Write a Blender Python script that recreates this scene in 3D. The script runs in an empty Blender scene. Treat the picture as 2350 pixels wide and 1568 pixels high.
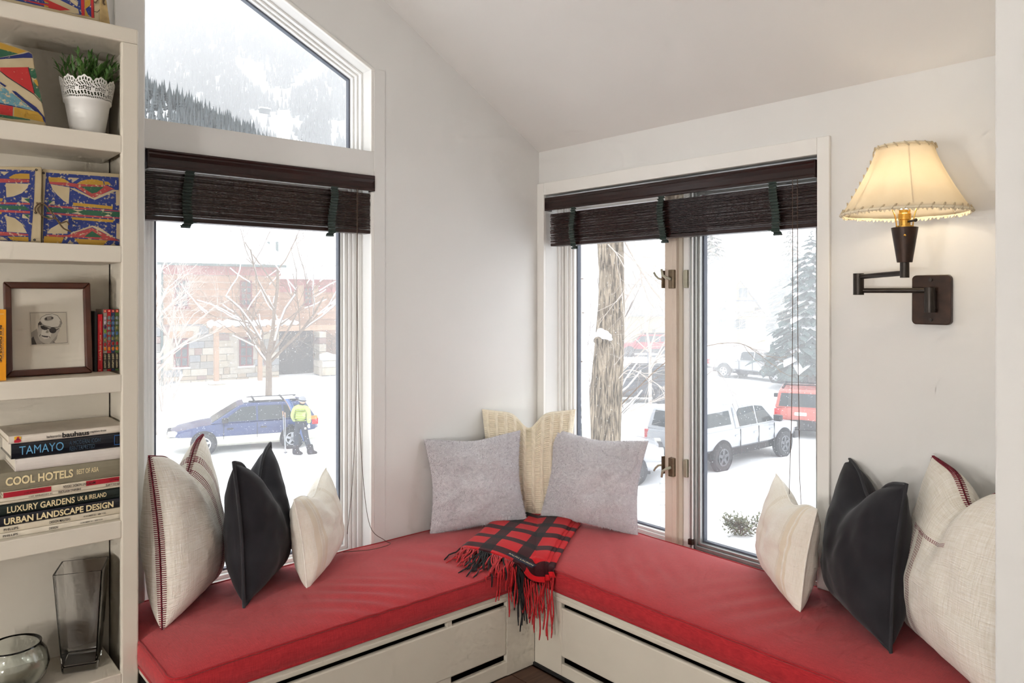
import bpy, bmesh, math, random
from mathutils import Vector, Matrix, Euler, noise

SC = bpy.context.scene
COL = SC.collection
PI = math.pi
R = math.radians
random.seed(7)

# ------------------------------------------------------------------ camera
F_PX, U0, V0, EYE = 1716.0, 1175.0, 683.0, 1.5
YAW = R(48.8)
FX, FY = math.cos(YAW), math.sin(YAW)
RX, RY = FY, -FX
cam_d = bpy.data.cameras.new('camera')
cam_d.sensor_width = 36.0
cam_d.lens = F_PX / 2350.0 * 36.0
cam_d.shift_y = (V0 - 784.0) / 2350.0
cam_d.clip_start = 0.05
cam_d.clip_end = 4000
cam = bpy.data.objects.new('camera', cam_d)
COL.objects.link(cam)
cam.location = (0, 0, EYE)
cam.rotation_euler = (PI / 2, 0, YAW - PI / 2)
SC.camera = cam

# ------------------------------------------------------------------ sky, exposure
SC.view_settings.view_transform = 'Standard'
SC.view_settings.look = 'None'
SC.view_settings.gamma = 1.0
SC.view_settings.use_curve_mapping = False
SC.view_settings.exposure = 0.27
world = bpy.data.worlds.new('overcast_sky')
SC.world = world
world.use_nodes = True
bg = world.node_tree.nodes['Background']
bg.inputs['Color'].default_value = (0.95, 0.975, 1.0, 1)
bg.inputs['Strength'].default_value = 2.2
SC.cycles.volume_bounces = 2
SC.cycles.max_bounces = 9
SC.cycles.diffuse_bounces = 3
SC.cycles.glossy_bounces = 2
SC.cycles.caustics_reflective = False
SC.cycles.caustics_refractive = False
SC.cycles.use_adaptive_sampling = True
SC.cycles.adaptive_threshold = 0.10
SC.cycles.adaptive_min_samples = 10
SC.cycles.transparent_max_bounces = 12
SC.cycles.transmission_bounces = 9

# ------------------------------------------------------------------ added fill globes, wall lamp and haze
FILL_L, FILL_C = 58.0, (1.0, 0.965, 0.925, 1)     # glow of the unseen fill globes
WALL_LAMP_L = 24.0
HAZE_STREET, HAZE_MOUNT = 0.0080, 0.0036
FILL_GLOBES = [(-2.2, 1.2), (-2.2, -0.5)]

# ------------------------------------------------------------------ helpers
def at_depth(u, v, d):
    n = (u - U0) / F_PX
    return Vector(((FX + RX * n) * d, (FY + RY * n) * d, EYE + (V0 - v) / F_PX * d))

def at_z(u, v, z):
    return at_depth(u, v, (z - EYE) * F_PX / (V0 - v))

def on_plane(u, v, p0, nrm):
    n = (u - U0) / F_PX
    r = Vector((FX + RX * n, FY + RY * n, (V0 - v) / F_PX))
    o = Vector((0, 0, EYE))
    t = (Vector(p0) - o).dot(nrm) / r.dot(nrm)
    return o + r * t

def project(p):
    d = p[0] * FX + p[1] * FY
    return (U0 + F_PX * (p[0] * RX + p[1] * RY) / d, V0 - F_PX * (p[2] - EYE) / d, d)

def tag(o, label=None, cat=None, group=None, kind=None):
    if label: o['label'] = label
    if cat: o['category'] = cat
    if group: o['group'] = group
    if kind: o['kind'] = kind
    return o

def empty(name, loc=(0, 0, 0), rot=(0, 0, 0), parent=None):
    o = bpy.data.objects.new(name, None)
    COL.objects.link(o)
    o.location = loc
    o.rotation_euler = rot
    o.empty_display_size = 0.1
    o.parent = parent
    return o

def link(name, me, parent=None):
    o = bpy.data.objects.new(name, me)
    COL.objects.link(o)
    o.parent = parent
    return o

def copy_tree(o, parent=None):
    c = o.copy()
    COL.objects.link(c)
    c.parent = parent
    for ch in list(o.children):
        copy_tree(ch, c)
    return c

class MB:
    """collects geometry; build() links it as one mesh object"""
    def __init__(s):
        s.v, s.f, s.m, s.uv = [], [], [], None
    def add(s, verts, faces, mi=0):
        b = len(s.v)
        s.v += [tuple(p) for p in verts]
        s.f += [tuple(i + b for i in f) for f in faces]
        s.m += [mi] * len(faces)
        return s
    def box(s, x0, x1, y0, y1, z0, z1, mi=0):
        v = [(x, y, z) for z in (z0, z1) for y in (y0, y1) for x in (x0, x1)]
        return s.add(v, [(0, 2, 3, 1), (4, 5, 7, 6), (0, 1, 5, 4), (2, 6, 7, 3), (0, 4, 6, 2), (1, 3, 7, 5)], mi)
    def prism(s, poly, a0, a1, axis='y', mi=0):
        """polygon in the two other axes extruded along axis"""
        n = len(poly)
        def mk(p, a):
            return {'x': (a, p[0], p[1]), 'y': (p[0], a, p[1]), 'z': (p[0], p[1], a)}[axis]
        v = [mk(p, a0) for p in poly] + [mk(p, a1) for p in poly]
        f = [tuple(range(n))[::-1], tuple(range(n, 2 * n))]
        f += [(i, (i + 1) % n, n + (i + 1) % n, n + i) for i in range(n)]
        return s.add(v, f, mi)
    def tube(s, pts, r, n=8, mi=0, cap=True, closed=False):
        pts = [Vector(p) for p in pts]
        m = len(pts)
        rr = r if isinstance(r, (list, tuple)) else [r] * m
        v, f = [], []
        up = None
        for i, p in enumerate(pts):
            if closed:
                t = pts[(i + 1) % m] - pts[i - 1]
            else:
                t = pts[min(i + 1, m - 1)] - pts[max(i - 1, 0)]
            if t.length < 1e-9: t = Vector((0, 0, 1))
            t.normalize()
            if up is None:
                up = Vector((0, 0, 1)) if abs(t.z) < 0.9 else Vector((1, 0, 0))
            x = up - t * up.dot(t)
            if x.length < 1e-6:
                x = Vector((1, 0, 0)) - t * t.x
            x.normalize()
            up = x
            y = t.cross(x)
            for k in range(n):
                a = 2 * PI * k / n
                v.append(p + (x * math.cos(a) + y * math.sin(a)) * rr[i])
        for i in range(m if closed else m - 1):
            j = (i + 1) % m
            for k in range(n):
                f.append((i * n + k, i * n + (k + 1) % n, j * n + (k + 1) % n, j * n + k))
        if cap and not closed:
            f.append(tuple(range(n))[::-1])
            f.append(tuple(range((m - 1) * n, m * n)))
        return s.add(v, f, mi)
    def lathe(s, prof, n=24, c=(0, 0, 0), mi=0, axis='z', cap=False):
        v, f = [], []
        for (r, z) in prof:
            for k in range(n):
                a = 2 * PI * k / n
                p = (r * math.cos(a), r * math.sin(a), z)
                if axis == 'x': p = (p[2], p[0], p[1])
                if axis == 'y': p = (p[1], p[2], p[0])
                v.append((p[0] + c[0], p[1] + c[1], p[2] + c[2]))
        m = len(prof)
        for i in range(m - 1):
            for k in range(n):
                f.append((i * n + k, i * n + (k + 1) % n, (i + 1) * n + (k + 1) % n, (i + 1) * n + k))
        if cap:
            f.append(tuple(range(n))[::-1])
            f.append(tuple(range((m - 1) * n, m * n)))
        return s.add(v, f, mi)
    def ball(s, c, r, n=8, m=6, mi=0):
        if not isinstance(r, (tuple, list)): r = (r, r, r)
        v, f = [], []
        for i in range(m + 1):
            t = PI * i / m
            for k in range(n):
                a = 2 * PI * k / n
                v.append((c[0] + r[0] * math.sin(t) * math.cos(a), c[1] + r[1] * math.sin(t) * math.sin(a), c[2] + r[2] * math.cos(t)))
        for i in range(m):
            for k in range(n):
                f.append((i * n + k, (i + 1) * n + k, (i + 1) * n + (k + 1) % n, i * n + (k + 1) % n))
        return s.add(v, f, mi)
    def loft(s, rings, closed=True, cap=True, mi=0):
        n = len(rings[0])
        v = [p for r in rings for p in r]
        f = []
        for i in range(len(rings) - 1):
            for k in range(n if closed else n - 1):
                f.append((i * n + k, i * n + (k + 1) % n, (i + 1) * n + (k + 1) % n, (i + 1) * n + k))
        if cap:
            f.append(tuple(range(n))[::-1])
            f.append(tuple(range((len(rings) - 1) * n, len(rings) * n)))
        return s.add(v, f, mi)
    def mesh(s, name, mats):
        me = bpy.data.meshes.new(name)
        me.from_pydata(s.v, [], s.f)
        if not isinstance(mats, (list, tuple)): mats = [mats]
        for mt in mats: me.materials.append(mt)
        if len(mats) > 1:
            me.polygons.foreach_set('material_index', s.m)
        me.update()
        return me
    def build(s, name, mats, parent=None, smooth=False, bevel=0, seg=2, fix=True, angle=None):
        me = s.mesh(name, mats)
        if fix:
            b = bmesh.new(); b.from_mesh(me)
            bmesh.ops.recalc_face_normals(b, faces=b.faces)
            b.to_mesh(me); b.free()
        o = link(name, me, parent)
        if bevel:
            md = o.modifiers.new('bevel', 'BEVEL')
            md.width = bevel; md.segments = seg; md.limit_method = 'ANGLE'; md.angle_limit = R(40)
            md.harden_normals = False
        if smooth:
            me.polygons.foreach_set('use_smooth', [True] * len(me.polygons))
            if angle:
                try: me.set_sharp_from_angle(angle=R(angle))
                except Exception: pass
        return o

def grid_mesh(name, fn, nu, nv, mats, parent=None, smooth=True, wrap=False):
    """fn(s,t)->point, s,t in 0..1 ; writes a UVMap"""
    v, f = [], []
    for j in range(nv + 1):
        for i in range(nu + 1):
            v.append(tuple(fn(i / nu, j / nv)))
    w = nu + 1
    for j in range(nv):
        for i in range(nu):
            f.append((j * w + i, j * w + i + 1, (j + 1) * w + i + 1, (j + 1) * w + i))
    me = bpy.data.meshes.new(name)
    me.from_pydata(v, [], f)
    uvl = me.uv_layers.new(name='UVMap')
    flat = []
    for face in f:
        for idx in face:
            flat += [(idx % w) / nu, (idx // w) / nv]
    uvl.data.foreach_set('uv', flat)
    for mt in (mats if isinstance(mats, (list, tuple)) else [mats]): me.materials.append(mt)
    if smooth: me.polygons.foreach_set('use_smooth', [True] * len(me.polygons))
    me.update()
    return link(name, me, parent)

# ------------------------------------------------------------------ materials
def srgb(r, g, b):
    def c(x):
        x /= 255.0
        return x / 12.92 if x <= 0.04045 else ((x + 0.055) / 1.055) ** 2.4
    return (c(r), c(g), c(b), 1.0)

def base_mat(name):
    m = bpy.data.materials.new(name)
    m.use_nodes = True
    nt = m.node_tree
    return m, nt, nt.nodes['Principled BSDF']

def mat(name, col, rough=0.6, metal=0.0, var=0.06, scale=8.0, bump=0.0, bscale=60.0, bdist=0.002, sheen=0.0, spec=0.5, stretch=None, col2=None, coat=0.0, detail=3.0):
    """procedural surface: colour broken up by noise, noise relief"""
    m, nt, p = base_mat(name)
    N, L = nt.nodes.new, nt.links.new
    tc = N('ShaderNodeTexCoord')
    src = tc.outputs['Object']
    if stretch:
        mp = N('ShaderNodeMapping')
        mp.inputs['Scale'].default_value = stretch
        L(src, mp.inputs['Vector'])
        src = mp.outputs['Vector']
    nz = N('ShaderNodeTexNoise')
    nz.inputs['Scale'].default_value = scale
    nz.inputs['Detail'].default_value = detail
    L(src, nz.inputs['Vector'])
    mx = N('ShaderNodeMix'); mx.data_type = 'RGBA'
    c2 = col2 if col2 else tuple(c * (1 - var) for c in col[:3]) + (1,)
    c1 = col if col2 else tuple(min(1, c * (1 + var)) for c in col[:3]) + (1,)
    mx.inputs[6].default_value = c1
    mx.inputs[7].default_value = c2
    rp = N('ShaderNodeMapRange')
    rp.inputs['From Min'].default_value = 0.3; rp.inputs['From Max'].default_value = 0.7
    L(nz.outputs['Fac'], rp.inputs['Value'])
    L(rp.outputs['Result'], mx.inputs[0])
    L(mx.outputs[2], p.inputs['Base Color'])
    p.inputs['Roughness'].default_value = rough
    p.inputs['Metallic'].default_value = metal
    p.inputs['Specular IOR Level'].default_value = spec
    p.inputs['Sheen Weight'].default_value = sheen
    p.inputs['Coat Weight'].default_value = coat
    if bump:
        n2 = N('ShaderNodeTexNoise')
        n2.inputs['Scale'].default_value = bscale
        n2.inputs['Detail'].default_value = 3
        L(src, n2.inputs['Vector'])
        bp = N('ShaderNodeBump')
        bp.inputs['Strength'].default_value = bump
        bp.inputs['Distance'].default_value = bdist
        L(n2.outputs['Fac'], bp.inputs['Height'])
        L(bp.outputs['Normal'], p.inputs['Normal'])
    return m

def woven(name, col, col2, scale=420.0, bump=0.5, rough=0.85, sheen=0.2, uvscale=None, slub=0.35, dist=0.0015):
    """cloth: two crossed thread waves with slubs"""
    m, nt, p = base_mat(name)
    N, L = nt.nodes.new, nt.links.new
    tc = N('ShaderNodeTexCoord')
    src = tc.outputs['UV' if uvscale else 'Object']
    outs = []
    for k, (st) in enumerate(((1.0, 0.05, 0.05), (0.05, 1.0, 1.0))):
        mp = N('ShaderNodeMapping')
        sc = uvscale or scale
        mp.inputs['Scale'].default_value = tuple(sc * c for c in st)
        L(src, mp.inputs['Vector'])
        nz = N('ShaderNodeTexNoise'); nz.inputs['Scale'].default_value = 1.0; nz.inputs['Detail'].default_value = 2
        L(mp.outputs['Vector'], nz.inputs['Vector'])
        outs.append(nz.outputs['Fac'])
    ad = N('ShaderNodeMath'); ad.operation = 'ADD'
    L(outs[0], ad.inputs[0]); L(outs[1], ad.inputs[1])
    rp = N('ShaderNodeMapRange')
    rp.inputs['From Min'].default_value = 0.7; rp.inputs['From Max'].default_value = 1.3
    L(ad.outputs[0], rp.inputs['Value'])
    mx = N('ShaderNodeMix'); mx.data_type = 'RGBA'
    mx.inputs[6].default_value = col2; mx.inputs[7].default_value = col
    L(rp.outputs['Result'], mx.inputs[0])
    L(mx.outputs[2], p.inputs['Base Color'])
    bp = N('ShaderNodeBump'); bp.inputs['Strength'].default_value = bump; bp.inputs['Distance'].default_value = dist
    L(rp.outputs['Result'], bp.inputs['Height'])
    L(bp.outputs['Normal'], p.inputs['Normal'])
    p.inputs['Roughness'].default_value = rough
    p.inputs['Sheen Weight'].default_value = sheen
    p.inputs['Specular IOR Level'].default_value = 0.2
    m['mix'] = mx.name
    return m

def pane_mat(name, tint=(1, 1, 1, 1), refl=0.06):
    m = bpy.data.materials.new(name); m.use_nodes = True
    nt = m.node_tree; nt.nodes.clear()
    N, L = nt.nodes.new, nt.links.new
    out = N('ShaderNodeOutputMaterial')
    tr = N('ShaderNodeBsdfTransparent'); tr.inputs['Color'].default_value = tint
    gl = N('ShaderNodeBsdfGlossy'); gl.inputs['Roughness'].default_value = 0.02
    mx = N('ShaderNodeMixShader'); mx.inputs[0].default_value = refl
    L(tr.outputs[0], mx.inputs[1]); L(gl.outputs[0], mx.inputs[2]); L(mx.outputs[0], out.inputs['Surface'])
    return m

def volume_mat(name, dens, col=(0.97, 0.985, 1, 1), aniso=0.0):
    m = bpy.data.materials.new(name); m.use_nodes = True
    nt = m.node_tree; nt.nodes.clear()
    out = nt.nodes.new('ShaderNodeOutputMaterial')
    vs = nt.nodes.new('ShaderNodeVolumeScatter')
    vs.inputs['Color'].default_value = col
    vs.inputs['Density'].default_value = dens
    vs.inputs['Anisotropy'].default_value = aniso
    nt.links.new(vs.outputs[0], out.inputs['Volume'])
    return m

M = {}
M['wall'] = mat('wall_paint', srgb(233, 232, 229), 0.65, var=0.012, scale=3, spec=0.3, detail=1)
M['ceiling'] = mat('ceiling_paint', srgb(234, 232, 228), 0.8, var=0.012, scale=3, spec=0.2, detail=1)
M['trim'] = mat('trim_enamel', srgb(242, 240, 235), 0.35, var=0.01, scale=5, detail=1)
M['cabinet'] = mat('cabinet_enamel', srgb(216, 208, 193), 0.42, var=0.015, scale=6, detail=1)
M['sash'] = mat('sash_paint', srgb(246, 245, 242), 0.35, var=0.01)
M['beige_sash'] = mat('beige_sash_paint', srgb(222, 206, 190), 0.4, var=0.02)  # beige wood, with the cushions' red bounce mixed into the colour
M['alu'] = mat('aluminium_track', srgb(176, 178, 176), 0.35, 0.6, var=0.03)
M['gasket'] = mat('dark_gasket', srgb(88, 94, 106), 0.5, var=0.03)
M['pane'] = pane_mat('window_glass', refl=0.05)
M['blind'] = mat('mahogany_stain', srgb(46, 22, 18), 0.32, var=0.25, scale=6, bump=0.15, bscale=60, stretch=(1, 1, 12), col2=srgb(30, 15, 13))
M['tape'] = mat('dark_green_tape', srgb(30, 50, 43), 0.85, var=0.15, scale=200, bump=0.5, bscale=900, bdist=0.001, sheen=0.2)
M['cord'] = mat('brown_cord', srgb(92, 74, 62), 0.8, var=0.1, scale=300)
M['brass'] = mat('brass', srgb(206, 164, 84), 0.22, 1.0, var=0.05)
M['bronze'] = mat('bronze_patina', srgb(66, 46, 36), 0.42, 0.55, var=0.35, scale=30, bump=0.1, bscale=150, col2=srgb(40, 30, 26))
M['dark_iron'] = mat('dark_iron', srgb(52, 46, 42), 0.38, 0.6, var=0.2, scale=40)
M['latch'] = mat('latch_bronze', srgb(120, 104, 84), 0.4, 0.7, var=0.15, scale=60)
M['keeper'] = mat('keeper_plate', srgb(176, 172, 152), 0.45, 0.4, var=0.06, scale=60)
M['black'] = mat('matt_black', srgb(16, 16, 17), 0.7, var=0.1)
M['floor'] = mat('stained_oak', srgb(96, 66, 50), 0.45, var=0.25, scale=5, stretch=(1, 14, 1), col2=srgb(66, 42, 32), bump=0.1, bscale=30)
M['snow'] = mat('snow', srgb(247, 249, 252), 0.8, var=0.012, scale=1.5, spec=0.2, detail=1)
M['paper'] = mat('paper', srgb(226, 218, 202), 0.9, var=0.03, scale=40)
# ================================================================== the room shell
YA, XB = 2.855, 2.687            # wall planes
ZC, SL = 2.26, 0.588             # ceiling height at wall B and its slope
def ceil_z(x): return min(3.4, ZC + SL * (XB - x))
def struct(o):
    o['kind'] = 'structure'
    return o

# wall with the gable window (left wall)
W1 = (0.768, 1.697, 0.33, 2.032)          # lower opening x0,x1,z0,z1
UP = [(0.768, 2.137), (1.697, 2.137), (1.697, 2.5), (0.768, 2.9645)]
b = MB()
T = 3.62
b.prism([(-2.8, -0.1), (0.768, -0.1), (0.768, T), (-2.8, T)], YA, 3.06)
b.prism([(0.768, -0.1), (1.697, -0.1), (1.697, 0.33), (0.768, 0.33)], YA, 3.06)
b.prism([(0.768, 2.032), (1.697, 2.032), (1.697, 2.137), (0.768, 2.137)], YA, 3.06)
b.prism([(0.768, 2.9645), (1.697, 2.5), (1.697, T), (0.768, T)], YA, 3.06)
b.prism([(1.697, -0.1), (2.9, -0.1), (2.9, T), (1.697, T)], YA, 3.06)
struct(b.build('wall_left', M['wall']))
# wall with the twin casement (right wall)
W3 = (1.339, 2.803, 0.33, 2.03)
b = MB()
b.prism([(-2.8, -0.1), (1.339, -0.1), (1.339, T), (-2.8, T)], XB, 2.9, 'x')
b.prism([(1.339, -0.1), (2.803, -0.1), (2.803, 0.33), (1.339, 0.33)], XB, 2.9, 'x')
b.prism([(1.339, 2.03), (2.803, 2.03), (2.803, T), (1.339, T)], XB, 2.9, 'x')
b.prism([(2.803, -0.1), (YA + 0.001, -0.1), (YA + 0.001, T), (2.803, T)], XB, 2.9, 'x')
struct(b.build('wall_right', M['wall']))
# short return wall that ends the bench on the right
b = MB(); b.box(2.03, XB + 0.01, 0.40, 0.580, 0, ceil_z(2.03) + 0.05)
struct(b.build('wall_return', M['wall'], bevel=0.004))
# the rest of the room behind the viewpoint
b = MB(); b.box(-2.8, -2.6, -2.8, 3.06, -0.1, T); struct(b.build('wall_far_left', M['wall']))
b = MB(); b.box(-2.8, 2.9, -3.0, -2.8, -0.1, T)
struct(b.build('wall_back', M['wall']))
b = MB()
x1 = XB - (3.4 - ZC) / SL
b.prism([(-2.8, 3.4), (x1, 3.4), (2.9, ZC - SL * (2.9 - XB)), (2.9, ZC - SL * (2.9 - XB) + 0.2), (x1, 3.6), (-2.8, 3.6)], -3.0, 3.06)
struct(b.build('ceiling', M['ceiling']))
b = MB(); b.box(-2.8, 2.9, -3.0, 3.06, -0.16, -0.012)
floor = struct(b.build('floor', M['floor']))
for i in range(5):       # the dark boards that show in the corner before the bench
    b = MB(); b.box(1.02 + i * 0.11 + 0.5, 1.127 + i * 0.11 + 0.5, -2.8, 2.24, -0.012, 0.0)
    b.build('floor_board', M['floor'], floor, bevel=0.0015, seg=1)
b = MB(); b.box(-2.6, 1.52, -2.8, 2.24, -0.012, 0.0)
b.build('floor_boards', M['floor'], floor)['kind'] = 'stuff'

# unseen glowing globes on stands, added at the far left to brighten the room
fill_glow = bpy.data.materials.new('lamp_globe'); fill_glow.use_nodes = True
lp = fill_glow.node_tree.nodes['Principled BSDF']
lp.inputs['Emission Color'].default_value = FILL_C; lp.inputs['Emission Strength'].default_value = FILL_L
for i, (lx, ly) in enumerate(FILL_GLOBES):
    f = empty('floor_lamp', (lx, ly, 0))
    tag(f, ['white globe floor lamp nearest the bookcase', 'white globe floor lamp by the far left wall'][i], 'floor lamp', 'globe floor lamps')
    b = MB(); b.lathe([(0.001, 0.0), (0.14, 0.0), (0.14, 0.015), (0.03, 0.03), (0.001, 0.03)], 24); b.build('base', M['bronze'], f, smooth=True, angle=40)
    b = MB(); b.tube([(0, 0, 0.02), (0, 0, 0.94)], 0.011, 10); b.build('pole', M['bronze'], f, smooth=True)
    b = MB(); b.lathe([(0.03, 0.90), (0.06, 0.95)], 20, cap=True); b.build('holder', M['bronze'], f)
    b = MB(); b.ball((0, 0, 1.12), 0.19, 14, 9); b.build('globe', fill_glow, f, smooth=True)

# ------------------------------------------------------------------ windows
def inset(poly, d):
    n = len(poly); out = []
    area = sum(poly[i][0] * poly[(i + 1) % n][1] - poly[(i + 1) % n][0] * poly[i][1] for i in range(n))
    sg = 1 if area > 0 else -1
    for i in range(n):
        p0, p1, p2 = Vector(poly[i - 1]), Vector(poly[i]), Vector(poly[(i + 1) % n])
        a = (p1 - p0).normalized(); c = (p2 - p1).normalized()
        na = Vector((-a.y, a.x)) * sg; nc = Vector((-c.y, c.x)) * sg
        bis = na + nc
        out.append(tuple(p1 + bis * (d / (1 + na.dot(nc)))))
    return out

def ring(bm, poly, d0, d1, q0, q1, axis, mi=0):
    """frame moulding between two insets of an outline; q0 near face, q1 far"""
    A, B = inset(poly, d0), inset(poly, d1)
    n = len(poly)
    mk = (lambda p, q: (p[0], q, p[1])) if axis == 'y' else (lambda p, q: (q, p[0], p[1]))
    v = [mk(p, q0) for p in A] + [mk(p, q0) for p in B] + [mk(p, q1) for p in B] + [mk(p, q1) for p in A]
    f = []
    for i in range(n):
        j = (i + 1) % n
        for k in range(4):
            l = (k + 1) % 4
            f.append((k * n + i, k * n + j, l * n + j, l * n + i))
    bm.add(v, f, mi)

def rect(r): return [(r[0], r[2]), (r[1], r[2]), (r[1], r[3]), (r[0], r[3])]

def fixed_window(name, poly, steps, gask, glass_q, axis):
    w = struct(empty(name, (0, 0, 0)))
    for (d0, d1, q) in steps:
        bm = MB(); ring(bm, poly, d0, d1, q, glass_q + 0.03, axis)
        bm.build('frame_moulding', M['sash'], w, bevel=0.0025)
    bm = MB(); ring(bm, poly, gask[0], gask[1], glass_q - 0.012, glass_q + 0.012, axis)
    bm.build('spacer', M['gasket'], w)
    P = inset(poly, gask[0] + 0.002)
    bm = MB(); bm.prism(P, glass_q - 0.003, glass_q + 0.003, axis)
    bm.build('glass_pane', M['pane'], w)
    return w

fixed_window('window_1', rect(W1), [(-0.001, 0.02, 2.957), (0.02, 0.036, 2.972), (0.036, 0.05, 2.982), (0.05, 0.066, 2.995), (0.066, 0.075, 3.012)], (0.075, 0.083), 3.03, 'y')
fixed_window('window_2', UP, [(-0.001, 0.009, 2.95), (0.009, 0.018, 2.975), (0.018, 0.026, 2.995)], (0.026, 0.033), 3.03, 'y')

w3 = struct(empty('window_3', (0, 0, 0)))
for (d0, d1, q) in [(-0.001, 0.012, 2.775), (0.012, 0.024, 2.79), (0.024, 0.032, 2.80)]:
    bm = MB(); ring(bm, rect(W3), d0, d1, q, 2.89, 'x'); bm.build('frame_moulding', M['sash'], w3, bevel=0.002)
# sashes
SASH = [(2.052, 2.771, 0.362, 2.0), (1.371, 1.995, 0.362, 2.0)]
for k, sr in enumerate(SASH):
    for (d0, d1, q) in [(0, 0.018, 2.795), (0.018, 0.034, 2.806), (0.034, 0.046, 2.818)]:
        bm = MB(); ring(bm, rect(sr), d0, d1, q, 2.87, 'x'); bm.build('sash_moulding', M['sash'] if k == 0 else M['alu'], w3, bevel=0.0015)
    bm = MB(); ring(bm, rect(sr), 0.046, 0.053, 2.838, 2.862, 'x'); bm.build('spacer', M['gasket'], w3)
    P = inset(rect(sr), 0.048)
    bm = MB(); bm.prism(P, 2.847, 2.853, 'x'); bm.build('glass_pane', M['pane'], w3)
# centre post: beige stile, dark joint, metal track
bm = MB(); bm.box(2.776, 2.86, 2.068, 2.112, 0.362, 2.0); bm.build('centre_post', M['beige_sash'], w3, bevel=0.004)
bm = MB(); bm.box(2.77, 2.86, 2.044, 2.066, 0.362, 2.0); bm.build('centre_post', M['beige_sash'], w3, bevel=0.003)
bm = MB(); bm.box(2.79, 2.86, 2.026, 2.044, 0.362, 2.0); bm.build('post_joint', M['cabinet'], w3)
bm = MB(); bm.box(2.80, 2.86, 1.99, 2.026, 0.362, 2.0); bm.build('track', M['sash'], w3, bevel=0.002)
for k in range(3):
    bm = MB(); bm.box(2.793, 2.80, 1.972 + 0.008 * k, 1.976 + 0.008 * k, 0.38, 1.99); bm.build('track_rib', M['sash'] if k != 1 else M['alu'], w3)
for zz, up in ((1.583, 1), (0.735, -1)):
    bm = MB(); bm.box(2.752, 2.777, 2.046, 2.075, zz - 0.042, zz + 0.042)
    bm.build('latch', M['latch'], w3, bevel=0.003)
    bm = MB(); bm.tube([(2.752, 2.06, zz - 0.0 * up), (2.735, 2.07, zz + 0.005 * up), (2.727, 2.087, zz + 0.018 * up), (2.727, 2.092, zz + 0.045 * up)], [0.007, 0.007, 0.006, 0.005], 8)
    bm.build('latch_lever', M['keeper'], w3, smooth=True)
    bm = MB(); bm.prism([(1.996, zz - 0.04), (2.012, zz - 0.04), (2.016, zz - 0.028), (2.016, zz + 0.028), (2.012, zz + 0.04), (1.996, zz + 0.04)], 2.783, 2.8, 'x')
    bm.build('keeper', M['keeper'], w3, bevel=0.002)
    bm = MB(); bm.box(2.76, 2.80, 2.112, 2.118, zz - 0.04, zz + 0.04); bm.build('latch_side', M['latch'], w3)
    bm = MB(); bm.tube([(2.765, 2.118, zz), (2.76, 2.135, zz + 0.004 * up), (2.758, 2.15, zz + 0.018 * up), (2.757, 2.158, zz + 0.032 * up)], 0.005, 8)
    bm.build('latch_hook', M['keeper'], w3, smooth=True)
bm = MB(); bm.box(2.782, 2.80, 1.968, 1.99, 0.40, 0.425); bm.build('hinge_clip', M['bronze'], w3, bevel=0.002)

# casings
bm = MB()
bm.box(2.671, XB + 0.001, 1.292, 1.339, 0.33, 2.093); bm.box(2.671, XB + 0.001, 2.803, YA - 0.001, 0.33, 2.093); bm.box(2.671, XB + 0.001, 1.339, 2.803, 2.03, 2.093)
struct(bm.build('trim_1', M['trim'], bevel=0.003))
bm = MB(); bm.box(1.697, 1.752, YA - 0.004, YA + 0.001, 0.33, 2.5)
struct(bm.build('trim_2', M['wall'], bevel=0.0015))
bm = MB()
for x in (1.683,): bm.box(x, 1.699, YA - 0.003, YA + 0.012, 0.33, 1.96); bm.box(x, 1.699, YA - 0.003, YA + 0.012, 2.137, 2.5)
struct(bm.build('trim_3', M['trim'], bevel=0.003))
bm = MB(); bm.prism([(0.768, 2.9645), (1.699, 2.499), (1.699, 2.483), (0.768, 2.9485)], YA - 0.006, YA + 0.012)
struct(bm.build('trim_4', M['trim'], bevel=0.003))
bm = MB(); bm.box(0.668, 0.765, YA - 0.008, YA + 0.001, 0.33, 2.95)
struct(bm.build('trim_5', M['trim'], bevel=0.003))
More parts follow.
